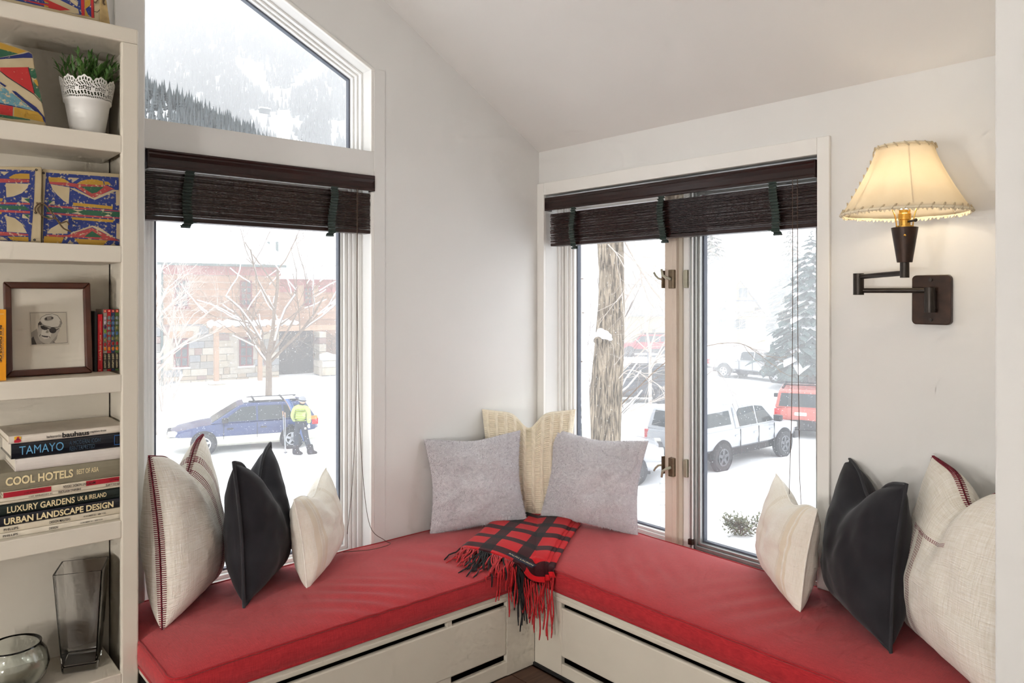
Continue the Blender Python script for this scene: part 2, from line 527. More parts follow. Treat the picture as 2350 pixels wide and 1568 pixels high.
# ================================================================== blinds
def blind(axis, lo, hi, q, label, straps, sz, n_slat, vz, val, cord_at, z_base):
    """axis 'x': runs along x on the left wall; axis 'y': along y on the right wall. q = front of slats"""
    root = empty('window_blind', ((lo + hi) / 2, q, z_base) if axis == 'x' else (q, (lo + hi) / 2, z_base))
    tag(root, label, 'blind', 'raised wooden blinds')
    L0, L1 = lo - (lo + hi) / 2, hi - (lo + hi) / 2
    V0_, V1_ = val[0] - (lo + hi) / 2, val[1] - (lo + hi) / 2
    def P(a, d, z):      # along, depth into the wall, height
        return (a, d, z - z_base) if axis == 'x' else (d, a, z - z_base)
    def bx(bm, a0, a1, d0, d1, z0, z1):
        p, r = P(a0, d0, z0), P(a1, d1, z1)
        bm.box(min(p[0], r[0]), max(p[0], r[0]), min(p[1], r[1]), max(p[1], r[1]), min(p[2], r[2]), max(p[2], r[2]))
    # moulded valance
    prof = [(-0.018, vz[1]), (-0.020, vz[1] - 0.006), (-0.016, vz[1] - 0.012), (-0.018, vz[1] - 0.018), (-0.012, vz[1] - 0.03), (-0.014, vz[0] + 0.015), (-0.019, vz[0] + 0.008), (-0.018, vz[0]), (-0.006, vz[0]), (-0.006, vz[1])]
    bm = MB()
    bm.loft([[P(V0_, d, z) for d, z in prof], [P(V1_, d, z) for d, z in prof]])
    bm.build('valance', M['blind'], root)
    for e in (V0_, V1_):
        bm = MB(); bx(bm, e - 0.003, e + 0.003, -0.016, 0.03, vz[0], vz[1]); bm.build('valance_return', M['blind'], root)
    bm = MB(); bx(bm, L0 + 0.005, L1 - 0.005, 0.0, 0.05, vz[1] - 0.04, vz[1]); bm.build('head_rail', M['dark_iron'], root)
    rnd = random.Random(3 if axis == 'x' else 5)
    slat = MB()
    h = (sz[1] - sz[0]) / n_slat
    t = h * 0.76
    c0 = [(0.0, 0), (0.012, t * 0.25), (0.025, t * 0.35), (0.038, t * 0.25), (0.05, 0), (0.05, t), (0.038, t * 1.25), (0.025, t * 1.35), (0.012, t * 1.25), (0.0, t)]
    slat.loft([[P(L0, d, z + z_base) for d, z in c0], [P(L1, d, z + z_base) for d, z in c0]])
    sm = None
    for i in range(n_slat):
        if sm is None:
            o = slat.build('slat', M['blind'], root); sm = o.data
        else:
            o = link('slat', sm, root)
        off = rnd.uniform(-0.003, 0.003); sh = rnd.uniform(-0.0012, 0.0012)
        o.location = P(sh, off, sz[0] + i * h)
        tl = rnd.uniform(-0.0007, 0.0007)
        o.rotation_euler = (rnd.uniform(-.02, .02), -tl, 0) if axis == 'x' else (tl, rnd.uniform(-.02, .02), 0)
    bm = MB(); bx(bm, L0, L1, -0.001, 0.051, sz[0] - 0.019, sz[0] - 0.003); bm.build('bottom_rail', M['blind'], root, bevel=0.003)
    # gathered ladder tapes
    for sa in straps:
        a = sa - (lo + hi) / 2
        top, bot = vz[0] + 0.004, sz[0] - 0.016
        nf = 15
        pts = []
        for i in range(nf * 4 + 1):
            f = i / (nf * 4)
            z = top + (bot - top) * f
            d = -0.014 - 0.007 * (1 if (i % 4) in (1, 2) else 0) - 0.006 * math.sin(f * PI)
            a2 = a + 0.006 * math.sin(f * 5.0 + sa * 9) - 0.004 * f
            pts.append((a2, d, z))
        a2 = pts[-1][0]
        for k in range(9):
            th = k / 8 * PI * 1.5
            pts.append((a2 - 0.002 * k, -0.018 + 0.012 * math.sin(th), bot - 0.010 - 0.013 * (1 - math.cos(th)) / 1.6))
        bm = MB()
        w = 0.0165
        rings = []
        for i, (aa, d, z) in enumerate(pts):
            jig = 0.0012 * math.sin(i * 1.7)
            rings.append([P(aa - w + jig, d, z), P(aa + w + jig, d, z), P(aa + w + jig, d + 0.0018, z - 0.0006), P(aa - w + jig, d + 0.0018, z - 0.0006)])
        bm.loft(rings)
        bm.build('ladder_tape', M['tape'], root)
        bm = MB(); bx(bm, a + 0.012, a + 0.034, -0.004, 0.052, bot - 0.004, bot + 0.0); bm.build('tape_loop', M['tape'], root)
    for path in cord_at:
        bm = MB(); bm.tube([(p[0] - root.location.x, p[1] - root.location.y, p[2] - root.location.z) for p in path], 0.0013, 5)
        bm.build('pull_cord', M['cord'], root, smooth=True)
    return root

def smooth_path(pts, n=6):
    pts = [Vector(p) for p in pts]
    out = []
    for i in range(len(pts) - 1):
        p0, p1, p2, p3 = pts[max(i - 1, 0)], pts[i], pts[i + 1], pts[min(i + 2, len(pts) - 1)]
        for k in range(n):
            t = k / n
            out.append(0.5 * ((2 * p1) + (p2 - p0) * t + (2 * p0 - 5 * p1 + 4 * p2 - p3) * t * t + (-p0 + 3 * p1 - 3 * p2 + p3) * t ** 3))
    out.append(pts[-1])
    return out

cA = 1.607
cordsA = [smooth_path([(cA, 2.842, 1.965), (cA, 2.842, 1.5), (cA - 0.004, 2.842, 1.1), (cA - 0.02, 2.84, 0.75), (cA - 0.05, 2.835, 0.50)]),
          smooth_path([(cA + 0.004, 2.842, 1.965), (cA + 0.002, 2.842, 1.5), (cA + 0.008, 2.842, 1.1), (cA + 0.025, 2.838, 0.75), (cA + 0.05, 2.82, 0.52), (cA + 0.10, 2.78, 0.455), (cA + 0.10, 2.74, 0.448), (cA + 0.0, 2.73, 0.45), (cA - 0.1, 2.78, 0.45)])]
blind('x', 0.772, 1.686, 2.862, 'dark wooden blind gathered up below the slanted gable window', (0.914, 1.498), (1.797, 1.955), 25, (1.963, 2.03), (0.778, 1.695), cordsA, 1.797)
cB = 1.435
cordsB = [smooth_path([(2.672, cB, 1.95), (2.672, cB, 1.4), (2.672, cB + 0.004, 1.05), (2.672, cB + 0.012, 0.8), (2.672, cB + 0.012, 0.66)]),
          smooth_path([(2.672, cB - 0.02, 1.95), (2.672, cB - 0.021, 1.4), (2.672, cB - 0.026, 1.05), (2.672, cB - 0.03, 0.8), (2.672, cB - 0.045, 0.6)])]
blind('y', 1.343, 2.775, 2.694, 'dark wooden blind gathered up above the twin casement window', (2.602, 2.056, 1.514), (1.783, 1.932), 24, (1.948, 2.014), (1.352, 2.799), cordsB, 1.783)

# ================================================================== bench
BX, BY = 2.0855, 2.2415      # bench fronts
bench = tag(empty('window_bench', (BX, BY, 0)), 'off white built in corner bench with slotted fronts below the red cushions', 'bench')
def bpart(name, boxes, m, bevel=0.004):
    bm = MB()
    for (x0, x1, y0, y1, z0, z1) in boxes: bm.box(x0 - BX, x1 - BX, y0 - BY, y1 - BY, z0, z1)
    return bm.build(name, m, bench, bevel=bevel)
XL = 0.667
bpart('front_panel', [(XL, 1.935, BY, BY + 0.02, 0.085, 0.277)], M['cabinet'], 0.006)
bpart('corner_stile', [(1.935, BX, BY, BY + 0.02, 0.0, 0.30)], M['cabinet'], 0.002)
bpart('bottom_rail', [(XL, 1.94, BY, BY + 0.02, 0.0, 0.058), (XL, 1.665, BY + 0.002, BY + 0.02, 0.05, 0.09)], M['cabinet'], 0.005)
bpart('slot_divider', [(1.645, 1.668, BY + 0.003, BY + 0.02, 0.27, 0.304)], M['cabinet'], 0.002)
bpart('top_rail', [(XL, BX + 0.01, BY - 0.006, BY + 0.03, 0.298, 0.318)], M['cabinet'], 0.005)
bpart('front_panel', [(BX, BX + 0.02, 0.585, 2.09, 0.085, 0.277)], M['cabinet'], 0.006)
bpart('corner_stile', [(BX, BX + 0.02, 2.088, BY, 0.0, 0.30)], M['cabinet'], 0.002)
bpart('bottom_rail', [(BX, BX + 0.02, 0.585, 2.088, 0.0, 0.058)], M['cabinet'], 0.005)
bpart('top_rail', [(BX - 0.006, BX + 0.03, 0.585, BY - 0.007, 0.298, 0.318)], M['cabinet'], 0.005)
bpart('shoe_bead', [(BX - 0.01, BX, 0.585, BY, 0.0, 0.012)], M['black'], 0.002)
bpart('seat_board', [(XL, BX, BY - 0.002, YA - 0.001, 0.316, 0.3315), (BX - 0.002, XB - 0.001, 0.585, YA - 0.001, 0.316, 0.331)], M['cabinet'], 0.003)
bpart('inner_box', [(XL, BX + 0.1, BY + 0.16, BY + 0.17, 0.005, 0.31), (BX + 0.16, BX + 0.17, 0.585, BY + 0.1, 0.005, 0.31)], M['black'], 0)  # black sheets that paint the shade seen through the slots

# cushions: mitred in the corner, crowned, piped
M['red'] = woven('red_canvas', srgb(196, 46, 52), srgb(160, 29, 37), scale=900, bump=0.25, rough=0.8, sheen=0.25, dist=0.0008)
M['red_pipe'] = woven('red_piping', srgb(182, 40, 46), srgb(146, 25, 32), scale=900, bump=0.25, rough=0.8)
CY0, CX0, CYB, CXB = 2.233, 2.083, 2.85, 2.683
def smin(*d):
    s = sum(math.exp(-x / 0.045) for x in d)
    return -0.045 * math.log(s)
def cush_z(x, y):
    a = (x - CX0) / (CXB - CX0) - (y - CY0) / (CYB - CY0)
    if a < 0:
        d = smin(max(y - CY0, 0), max(CYB - y, 0) + 0.02, max(x - 0.668, 0), -a * 0.45 + 0.03)
        w = 0.0042 * math.sin((x * 0.8 + y * 1.1) * 62 + 1.6 * math.sin(x * 9)) * math.exp(-((x - 1.36) / 0.17) ** 2 - ((y - 2.36) / 0.13) ** 2)
        w += 0.003 * math.sin((x * 1.0 + y * 0.5) * 48) * math.exp(-((x - 1.75) / 0.18) ** 2 - ((y - 2.45) / 0.14) ** 2)
    else:
        d = smin(max(x - CX0, 0), max(CXB - x, 0) + 0.02, max(y - 0.594, 0), a * 0.45 + 0.03)
        w = 0.0048 * math.sin((x * 0.62 - y * 0.55 + 0.012 * noise.noise((x * 9, y * 9, 3))) * 88) * math.exp(-((x - 2.28) / 0.16) ** 2 - ((y - 1.86) / 0.16) ** 2)
        w += 0.0022 * math.sin((x * 0.4 + y * 1.0) * 60) * math.exp(-((x - 2.35) / 0.2) ** 2 - ((y - 1.35) / 0.2) ** 2)
    d = max(d + 0.02, 0)
    return 0.409 + 0.034 * (1 - math.exp(-d / 0.075)) + w + 0.002 * noise.noise((x * 6, y * 6, 0))

def cushion(label, corner_fn, nu, nv, path_front):
    base = corner_fn(0, 0)
    root = tag(empty('bench_cushion', (base[0], base[1], 0.332)), label, 'cushion', 'red bench cushions')
    W_ = nu + 1
    verts, faces = [], []
    for j in range(nv + 1):
        for i in range(nu + 1):
            x, y = corner_fn(i / nu, j / nv)
            verts.append((x, y, cush_z(x, y)))
    for j in range(nv):
        for i in range(nu):
            faces.append((j * W_ + i, j * W_ + i + 1, (j + 1) * W_ + i + 1, (j + 1) * W_ + i))
    loop = [i for i in range(W_)] + [j * W_ + nu for j in range(1, nv + 1)] + [nv * W_ + i for i in range(nu - 1, -1, -1)] + [j * W_ for j in range(nv - 1, 0, -1)]
    cx = sum(verts[i][0] for i in loop) / len(loop); cy = sum(verts[i][1] for i in loop) / len(loop)
    prev = loop
    topl = [Vector(verts[i]) for i in loop]
    nL = len(loop)
    outn = []
    for i in range(nL):
        t = topl[(i + 1) % nL] - topl[i - 1]
        n = Vector((t.y, -t.x, 0)).normalized()
        outn.append(n)
    area = sum(topl[i].x * topl[(i + 1) % nL].y - topl[(i + 1) % nL].x * topl[i].y for i in range(nL))
    sg = 1 if area > 0 else -1
    levels = [(0.30, 0.0065), (0.6, 0.0075), (0.85, 0.004), (1.0, -0.002)]
    for (f, o) in levels:
        cur = []
        for i in range(nL):
            p = topl[i] + outn[i] * o * sg
            cur.append(len(verts)); verts.append((p.x, p.y, topl[i].z * (1 - f) + 0.334 * f))
        for i in range(nL):
            j = (i + 1) % nL
            faces.append((prev[j], prev[i], cur[i], cur[j]) if sg > 0 else (prev[i], prev[j], cur[j], cur[i]))
        prev = cur
    faces.append(tuple(prev))
    verts = [(x - base[0], y - base[1], z - 0.332) for x, y, z in verts]
    me = bpy.data.meshes.new('cover'); me.from_pydata(verts, [], faces); me.materials.append(M['red'])
    bmm = bmesh.new(); bmm.from_mesh(me); bmesh.ops.recalc_face_normals(bmm, faces=bmm.faces); bmm.to_mesh(me); bmm.free()
    me.polygons.foreach_set('use_smooth', [True] * len(me.polygons))
    try: me.set_sharp_from_angle(angle=R(50))
    except Exception: pass
    link('cover', me, root)
    for zf, nm in ((None, 'top_piping'), (0.3375, 'bottom_piping')):
        pts = []
        for i in range(nL):
            p = topl[i] + outn[i] * sg * 0.001
            pts.append((p.x - base[0], p.y - base[1], (topl[i].z - 0.001 if zf is None else zf) - 0.332))
        bm = MB(); bm.tube(pts, 0.0046, 7, closed=True); bm.build(nm, M['red_pipe'], root, smooth=True)
    return root
def rnd_corner(x0, y0, s, t): return x0, y0
def cA_fn(s, t):
    y = CY0 + (CYB - CY0) * t
    xe = CX0 + (CXB - CX0) * t - 0.004
    # rounded front left corner
    xs = 0.668 + (0.04 * (1 - math.sqrt(max(0, 1 - (1 - min(t / 0.07, 1)) ** 2))) if t < 0.07 else 0)
    return (xs + (xe - xs) * s, y)
def cB_fn(s, t):
    x = CX0 + (CXB - CX0) * t
    ye = CY0 + (CYB - CY0) * t - 0.004
    return (x, ye + (0.594 - ye) * s)
cushion('long red seat cushion under the gable window, running up to the bookcase', cA_fn, 150, 46, None)
cushion('long red seat cushion under the twin casement window, below the wall lamp', cB_fn, 150, 46, None)

# ================================================================== bookcase
bc = tag(empty('bookcase', (0.665, 2.54, 0)), 'tall cream built in bookcase with five open shelves beside the gable window', 'bookcase')
def cpart(name, boxes, m=None, bevel=0.003, par=None):
    bm = MB()
    for (x0, x1, y0, y1, z0, z1) in boxes: bm.box(x0 - 0.665, x1 - 0.665, y0 - 2.54, y1 - 2.54, z0, z1)
    return bm.build(name, m or M['cabinet'], par or bc, bevel=bevel)
cpart('face_stile', [(0.615, 0.665, 2.54, 2.562, 0.0, 2.2945)], bevel=0.005)
cpart('side_panel', [(0.645, 0.6635, 2.555, 2.854, 0.0, 2.335)])
cpart('side_panel', [(-0.42, -0.38, 2.54, 2.854, 0.0, 2.342)])
cpart('back_panel', [(-0.38, 0.64, 2.80, 2.81, 0.0, 2.335)], bevel=0)
SHELF = [(2.294, 2.342), (1.949, 2.003), (1.608, 1.660), (1.207, 1.261), (0.754, 0.809), (0.29, 0.335)]
for i, (z0, z1) in enumerate(SHELF):
    cpart('top_board' if i == 0 else 'shelf', [(-0.38, 0.6645 if i == 0 else 0.617, 2.54 if i == 0 else 2.541, 2.80, z0, z1)], bevel=0.006 if i == 0 else 0.003)
cpart('plinth', [(-0.38, 0.615, 2.56, 2.58, 0.0, 0.29)])

# ================================================================== swing arm wall lamp
M['shade'] = bpy.data.materials.new('rawhide_shade'); M['shade'].use_nodes = True
nt = M['shade'].node_tree; nt.nodes.clear()
o_ = nt.nodes.new('ShaderNodeOutputMaterial'); df = nt.nodes.new('ShaderNodeBsdfDiffuse'); tl = nt.nodes.new('ShaderNodeBsdfTranslucent'); mxs = nt.nodes.new('ShaderNodeMixShader')
tcs = nt.nodes.new('ShaderNodeTexCoord'); nzs = nt.nodes.new('ShaderNodeTexNoise'); nzs.inputs['Scale'].default_value = 9; nzs.inputs['Detail'].default_value = 5
crs = nt.nodes.new('ShaderNodeMix'); crs.data_type = 'RGBA'; crs.inputs[6].default_value = srgb(250, 243, 228); crs.inputs[7].default_value = srgb(234, 223, 200)
nt.links.new(tcs.outputs['Object'], nzs.inputs['Vector']); nt.links.new(nzs.outputs['Fac'], crs.inputs[0])
nt.links.new(crs.outputs[2], df.inputs['Color']); nt.links.new(crs.outputs[2], tl.inputs['Color'])
mxs.inputs[0].default_value = 0.55
nt.links.new(df.outputs[0], mxs.inputs[1]); nt.links.new(tl.outputs[0], mxs.inputs[2]); nt.links.new(mxs.outputs[0], o_.inputs['Surface'])
M['lace'] = mat('leather_lacing', srgb(206, 188, 156), 0.7, var=0.12, scale=60)
M['fringe'] = mat('frayed_hide', srgb(240, 226, 196), 0.8, var=0.08, scale=60)

PX, PY, PZ = 2.687, 0.946, 1.492
lamp = tag(empty('wall_lamp', (PX, PY, PZ)), 'lit swing arm wall lamp with laced rawhide shade and bronze back plate', 'wall lamp')
def lp_(x, y, z): return (x - PX, y - PY, z - PZ)
bm = MB()
pl = []
for k in range(24):
    a = 2 * PI * k / 24
    cx = 0.045 if math.cos(a) > 0 else -0.045; cz = 0.067 if math.sin(a) > 0 else -0.067
    pl.append((cx + 0.015 * math.cos(a), cz + 0.015 * math.sin(a)))
bm.prism(pl, -0.022, 0.0, 'x'); plate = bm.build('back_plate', M['bronze'], lamp, bevel=0.003)
for z in (0.066, -0.066):
    bm = MB(); bm.lathe([(0.0055, -0.027), (0.0055, -0.02)], 10, (0, 0.0, z), axis='x', cap=True); bm.build('screw', M['dark_iron'], plate)
piv = (2.642, 0.941)
bm = MB(); bm.lathe([(0.0165, -0.041), (0.0165, 0.041)], 20, lp_(piv[0], piv[1], 1.492), cap=True); bm.build('pivot_tube', M['dark_iron'], lamp, smooth=True, angle=40)
bm = MB(); bm.box(*[c for c in (piv[0] - PX, -0.018)], piv[1] - PY - 0.014, piv[1] - PY + 0.014, -0.03, 0.03); bm.build('bracket', M['dark_iron'], lamp, bevel=0.002)
elb = (2.598, 1.153)
bm = MB(); bm.lathe([(0.0175, -0.037), (0.0175, 0.037)], 20, lp_(elb[0], elb[1], 1.546), cap=True); bm.build('elbow_tube', M['dark_iron'], lamp, smooth=True, angle=40)
bm = MB(); bm.tube([lp_(piv[0], piv[1], 1.523), lp_(elb[0], elb[1], 1.524)], 0.0085, 14); bm.build('lower_arm', M['dark_iron'], lamp, smooth=True, angle=40)
stm = (2.468, 0.952)
bm = MB(); bm.tube([lp_(elb[0], elb[1], 1.571), lp_(stm[0], stm[1], 1.577)], 0.0085, 14); bm.build('upper_arm', M['dark_iron'], lamp, smooth=True, angle=40)
sx, sy = stm
bm = MB(); bm.lathe([(0.0135, 1.562 - PZ), (0.0135, 1.62 - PZ)], 18, lp_(sx, sy, PZ), cap=True); bm.build('stem', M['dark_iron'], lamp, smooth=True, angle=40)
bm = MB(); bm.lathe([(0.001, 1.610 - PZ), (0.022, 1.610 - PZ), (0.0385, 1.719 - PZ), (0.034, 1.719 - PZ), (0.022, 1.68 - PZ), (0.001, 1.68 - PZ)], 32, lp_(sx, sy, PZ)); cone = bm.build('cone_holder', M['bronze'], lamp, smooth=True, angle=40)
bm = MB(); bm.ball(lp_(sx - 0.030, sy - 0.012, 1.693), 0.0045, 10, 6); bm.build('rivet', M['brass'], cone, smooth=True)
bm = MB(); bm.lathe([(0.001, 1.715 - PZ), (0.026, 1.715 - PZ), (0.026, 1.724 - PZ), (0.0165, 1.726 - PZ), (0.0165, 1.742 - PZ), (0.0185, 1.744 - PZ), (0.0185, 1.762 - PZ), (0.0165, 1.764 - PZ), (0.0165, 1.775 - PZ), (0.001, 1.776 - PZ)], 24, lp_(sx, sy, PZ)); sock = bm.build('socket', M['brass'], lamp, smooth=True, angle=35)
bm = MB(); bm.tube([lp_(sx, sy, 1.735), lp_(sx - 0.013, sy - 0.034, 1.739)], 0.0035, 8); bm.ball(lp_(sx - 0.014, sy - 0.037, 1.739), 0.006, 10, 6); bm.build('switch_key', M['dark_iron'], sock, smooth=True)
bulb_m = bpy.data.materials.new('lit_bulb'); bulb_m.use_nodes = True
bp_ = bulb_m.node_tree.nodes['Principled BSDF']; bp_.inputs['Emission Color'].default_value = (1, 0.84, 0.62, 1); bp_.inputs['Emission Strength'].default_value = WALL_LAMP_L
bm = MB(); bm.lathe([(0.012, 0), (0.016, 0.02), (0.029, 0.05), (0.031, 0.066), (0.026, 0.085), (0.012, 0.098), (0.001, 0.1)], 20, lp_(sx, sy, 1.776)); bm.build('bulb', bulb_m, lamp, smooth=True)
for s in (-1, 1):
    bm = MB(); bm.tube(smooth_path([lp_(sx - 0.005 * s, sy + 0.022 * s, 1.722), lp_(sx, sy + 0.03 * s, 1.76), lp_(sx, sy + 0.052 * s, 1.83), lp_(sx, sy + 0.045 * s, 1.9), lp_(sx, sy + 0.004 * s, 1.935)]), 0.002, 6); bm.build('harp', M['brass'], lamp, smooth=True)
# shade: bell, six panels
ZB, ZT_, RB, RT = 1.764, 1.972, 0.183, 0.081
def shade_r(f): return RT + (RB - RT) * ((1 - f) ** 1.28)
NSH = 60
bm = MB(); prof = [(shade_r(i / 14), ZB + (ZT_ - ZB) * i / 14) for i in range(15)]
rings = []
for (r, z) in prof:
    rings.append([Vector(lp_(sx, sy, z)) + Vector((math.cos(2 * PI * k / NSH), math.sin(2 * PI * k / NSH), 0)) * r * (1 - 0.012 * abs(math.sin(3 * 2 * PI * k / NSH))) for k in range(NSH)])
bm.loft(rings, cap=False)
shd = bm.build('shade', M['shade'], lamp, smooth=True)
sd = shd.modifiers.new('thick', 'SOLIDIFY'); sd.thickness = 0.0012
for k in range(6):
    a = 2 * PI * k / 6 + 0.5
    bm = MB(); bm.tube([Vector(lp_(sx, sy, z)) + Vector((math.cos(a), math.sin(a), 0)) * (r - 0.004) for r, z in prof], 0.0012, 6); bm.build('rib', M['lace'], shd, smooth=True)
for (r, z, nm, rr) in ((RB, ZB, 'bottom_rim', 0.0045), (RT, ZT_, 'top_rim', 0.003)):
    bm = MB(); bm.tube([Vector(lp_(sx, sy, z)) + Vector((math.cos(2 * PI * k / 48), math.sin(2 * PI * k / 48), 0)) * r for k in range(48)], rr, 8, closed=True); bm.build(nm, M['fringe'], shd, smooth=True)
lac = MB()
for (r, z, n, hgt, rr) in ((RB, ZB, 34, 0.014, 0.0035), (RT, ZT_, 18, 0.013, 0.003)):
    for k in range(n):
        a = 2 * PI * k / n
        sgn = 1 if z < 1.9 else -1
        pts = []
        for q in range(7):
            th = q / 6
            aa = a + (0.07 if z < 1.9 else 0.16) * th
            rad = r - (hgt * th * 0.55 if z < 1.9 else -hgt * th * 0.35) + 0.0035
            pts.append(Vector(lp_(sx, sy, z + sgn * (hgt * th * 1.1 - 0.003))) + Vector((math.cos(aa), math.sin(aa), 0)) * rad)
        bm = MB(); bm.tube(pts, [rr * 0.6] + [rr * 0.75] * 5 + [rr * 0.5], 6); bm.build('lacing', M['lace'], shd, smooth=True)
fr = MB()
rr_ = random.Random(2)
for k in range(90):
    a = 2 * PI * k / 90
    w = rr_.uniform(0.004, 0.008); h = rr_.uniform(0.004, 0.011)
    p = Vector(lp_(sx, sy, ZB - 0.002)); d = Vector((math.cos(a), math.sin(a), 0)); t = Vector((-d.y, d.x, 0))
    q = p + d * (RB - 0.004)
    fr.add([q - t * w, q + t * w, q + t * w * 0.4 - Vector((0, 0, h)) + d * rr_.uniform(-.006, .004), q - t * w * 0.3 - Vector((0, 0, h * .8)) + d * rr_.uniform(-.006, .004)], [(0, 1, 2, 3)])
fo = fr.build('frayed_edge', M['fringe'], shd); fo['kind'] = 'stuff'
# side seam lacing
am = math.atan2(1, -0.35)
for q in range(9):
    f = (q + 0.6) / 9.5
    z = ZB + (ZT_ - ZB) * f
    r = shade_r(f)
    pts = [Vector(lp_(sx, sy, z + dz)) + Vector((math.cos(am + da), math.sin(am + da), 0)) * (r + 0.0025) for da, dz in ((-0.035, -0.004), (0, 0.001), (0.035, 0.006))]
    bm = MB(); bm.tube(pts, 0.0026, 6); bm.build('lacing', M['lace'], shd, smooth=True)
# ================================================================== pillows
class Pillow:
    def __init__(s, w, h, T, pin=0.07, flange=0.0, chop=0.0, chopw=0.4, ears=0.0, seed=1, wr=0.004, sag=0.25, knit=False, curl=0.0, cx=0.0, ebend=0.0):
        s.__dict__.update(locals()); del s.__dict__['s']
    def pt(p, s, t, side):
        """s,t in -1..1 -> local point; z up from the bottom edge, front is -y"""
        e = 1.0 - p.flange
        ss, tt = min(1, abs(s) / e), min(1, abs(t) / e)
        th = max(0.0, (1 - ss ** 2.3) * (1 - tt ** 2.3)) ** 0.48
        x = p.w / 2 * s * (1 - p.pin * (1 - t * t) - 0.02 * math.cos(3 * t))
        z = p.h / 2 * t * (1 - p.pin * (1 - s * s))
        y = p.T / 2 * th * (1 - p.sag * t * 0.6) + 0.0022
        c = math.exp(-((s - p.cx) / p.chopw) ** 2)
        up = max(0.0, (t + 0.55) / 1.55)
        z -= p.chop * p.h * c * up ** 2.2
        y *= 1 - 0.55 * min(1, p.chop * 5) * math.exp(-((s - p.cx) / (p.chopw * 0.55)) ** 2) * up ** 2
        nz = noise.noise((s * 2.3 + p.seed * 7.1, t * 2.3, p.seed + (3 if side < 0 else 0)))
        n2 = noise.noise((s * 5.5 + p.seed * 3.1, t * 5.5, p.seed * 2 + (5 if side < 0 else 0)))
        # puckers running in from the seams
        ax = math.exp(-(1 - abs(s)) * 5) * math.sin(t * 16 + p.seed + 2 * nz) + math.exp(-(1 - abs(t)) * 5) * math.sin(s * 16 + p.seed * 2 + 2 * nz)
        y += th * (p.wr * (2.2 * nz + 1.0 * n2) + p.wr * 0.7 * ax * min(1, th * 1.6))
        # ears lean
        y2 = p.curl * (s * s) * (0.5 + 0.5 * t) + p.ebend * max(0, abs(s) - 0.55) * max(0, t - 0.3) * (1 if s > 0 else -1)
        x += p.ears * max(0, t) ** 3 * s * p.w * 0.5
        if p.knit and side < 0 or p.knit:
            col = s * 5.0
            fr = col - math.floor(col)
            if abs(fr - 0.5) < 0.19:
                q = (fr - 0.5) / 0.19
                y += 0.0065 * math.sqrt(max(0, 1 - q * q)) * (0.55 + 0.45 * abs(math.sin(t * 24 + q * 1.2))) * min(1, th * 2.5)
            else:
                y += 0.0032 * math.sin(t * 2 * PI * 26) * min(1, th * 2.5)
        return Vector((x, side * y + y2, z + p.h / 2))

def make_pillow(name, label, cat, P, m, loc, yaw, tilt, roll=0, n=48, group='scatter pillows on the bench', sink=0.010):
    root = empty(name)
    tag(root, label, cat, group)
    root.rotation_euler = Euler((0, 0, 0))
    Mx = Matrix.Rotation(R(yaw), 4, 'Z') @ Matrix.Rotation(-R(tilt), 4, 'X') @ Matrix.Rotation(R(roll), 4, 'Y')
    verts, faces, uvs = [], [], []
    w = n + 1
    def key(i):      # denser towards the seams
        f = i / n * 2 - 1
        return math.sin(f * PI / 2) * 0.5 + f * 0.5
    for side in (-1, 1):
        off = len(verts)
        for j in range(w):
            for i in range(w):
                verts.append(Mx @ P.pt(key(i), key(j), side))
        for j in range(n):
            for i in range(n):
                a, b_, c, d = off + j * w + i, off + j * w + i + 1, off + (j + 1) * w + i + 1, off + (j + 1) * w + i
                faces.append((a, b_, c, d) if side < 0 else (d, c, b_, a))
                q = [(key(i), key(j)), (key(i + 1), key(j)), (key(i + 1), key(j + 1)), (key(i), key(j + 1))]
                if side > 0: q = q[::-1]
                uvs += [((a_ + 1) / 2, (b2 + 1) / 2) for a_, b2 in q]
    # rest on the cushion
    dz = max(cush_z(v.x + loc[0], v.y + loc[1]) - v.z for v in verts if v.z < 0.12) - sink
    root.location = (loc[0], loc[1], dz)
    me = bpy.data.meshes.new('cover'); me.from_pydata([tuple(v) for v in verts], [], faces)
    uvl = me.uv_layers.new(name='UVMap')
    uvl.data.foreach_set('uv', [c for uv in uvs for c in uv])
    me.materials.append(m)
    me.polygons.foreach_set('use_smooth', [True] * len(me.polygons))
    bmm = bmesh.new(); bmm.from_mesh(me)
    bmm.to_mesh(me); bmm.free(); me.update()
    link('cover', me, root)
    return root, Mx

def edge_tube(root, Mx, P, r, m, name='piping', sides='lrtb'):
    pts = []
    N = 26
    for k in range(N): pts.append((-1 + 2 * k / N, -1))
    for k in range(N): pts.append((1, -1 + 2 * k / N))
    for k in range(N): pts.append((1 - 2 * k / N, 1))
    for k in range(N): pts.append((-1, 1 - 2 * k / N))
    path = []
    for s, t in pts:
        a, b_ = P.pt(s, t, -1), P.pt(s, t, 1)
        path.append(Mx @ ((a + b_) / 2))
    bm = MB(); bm.tube(path, r, 6, closed=True)
    return bm.build(name, m, root, smooth=True)

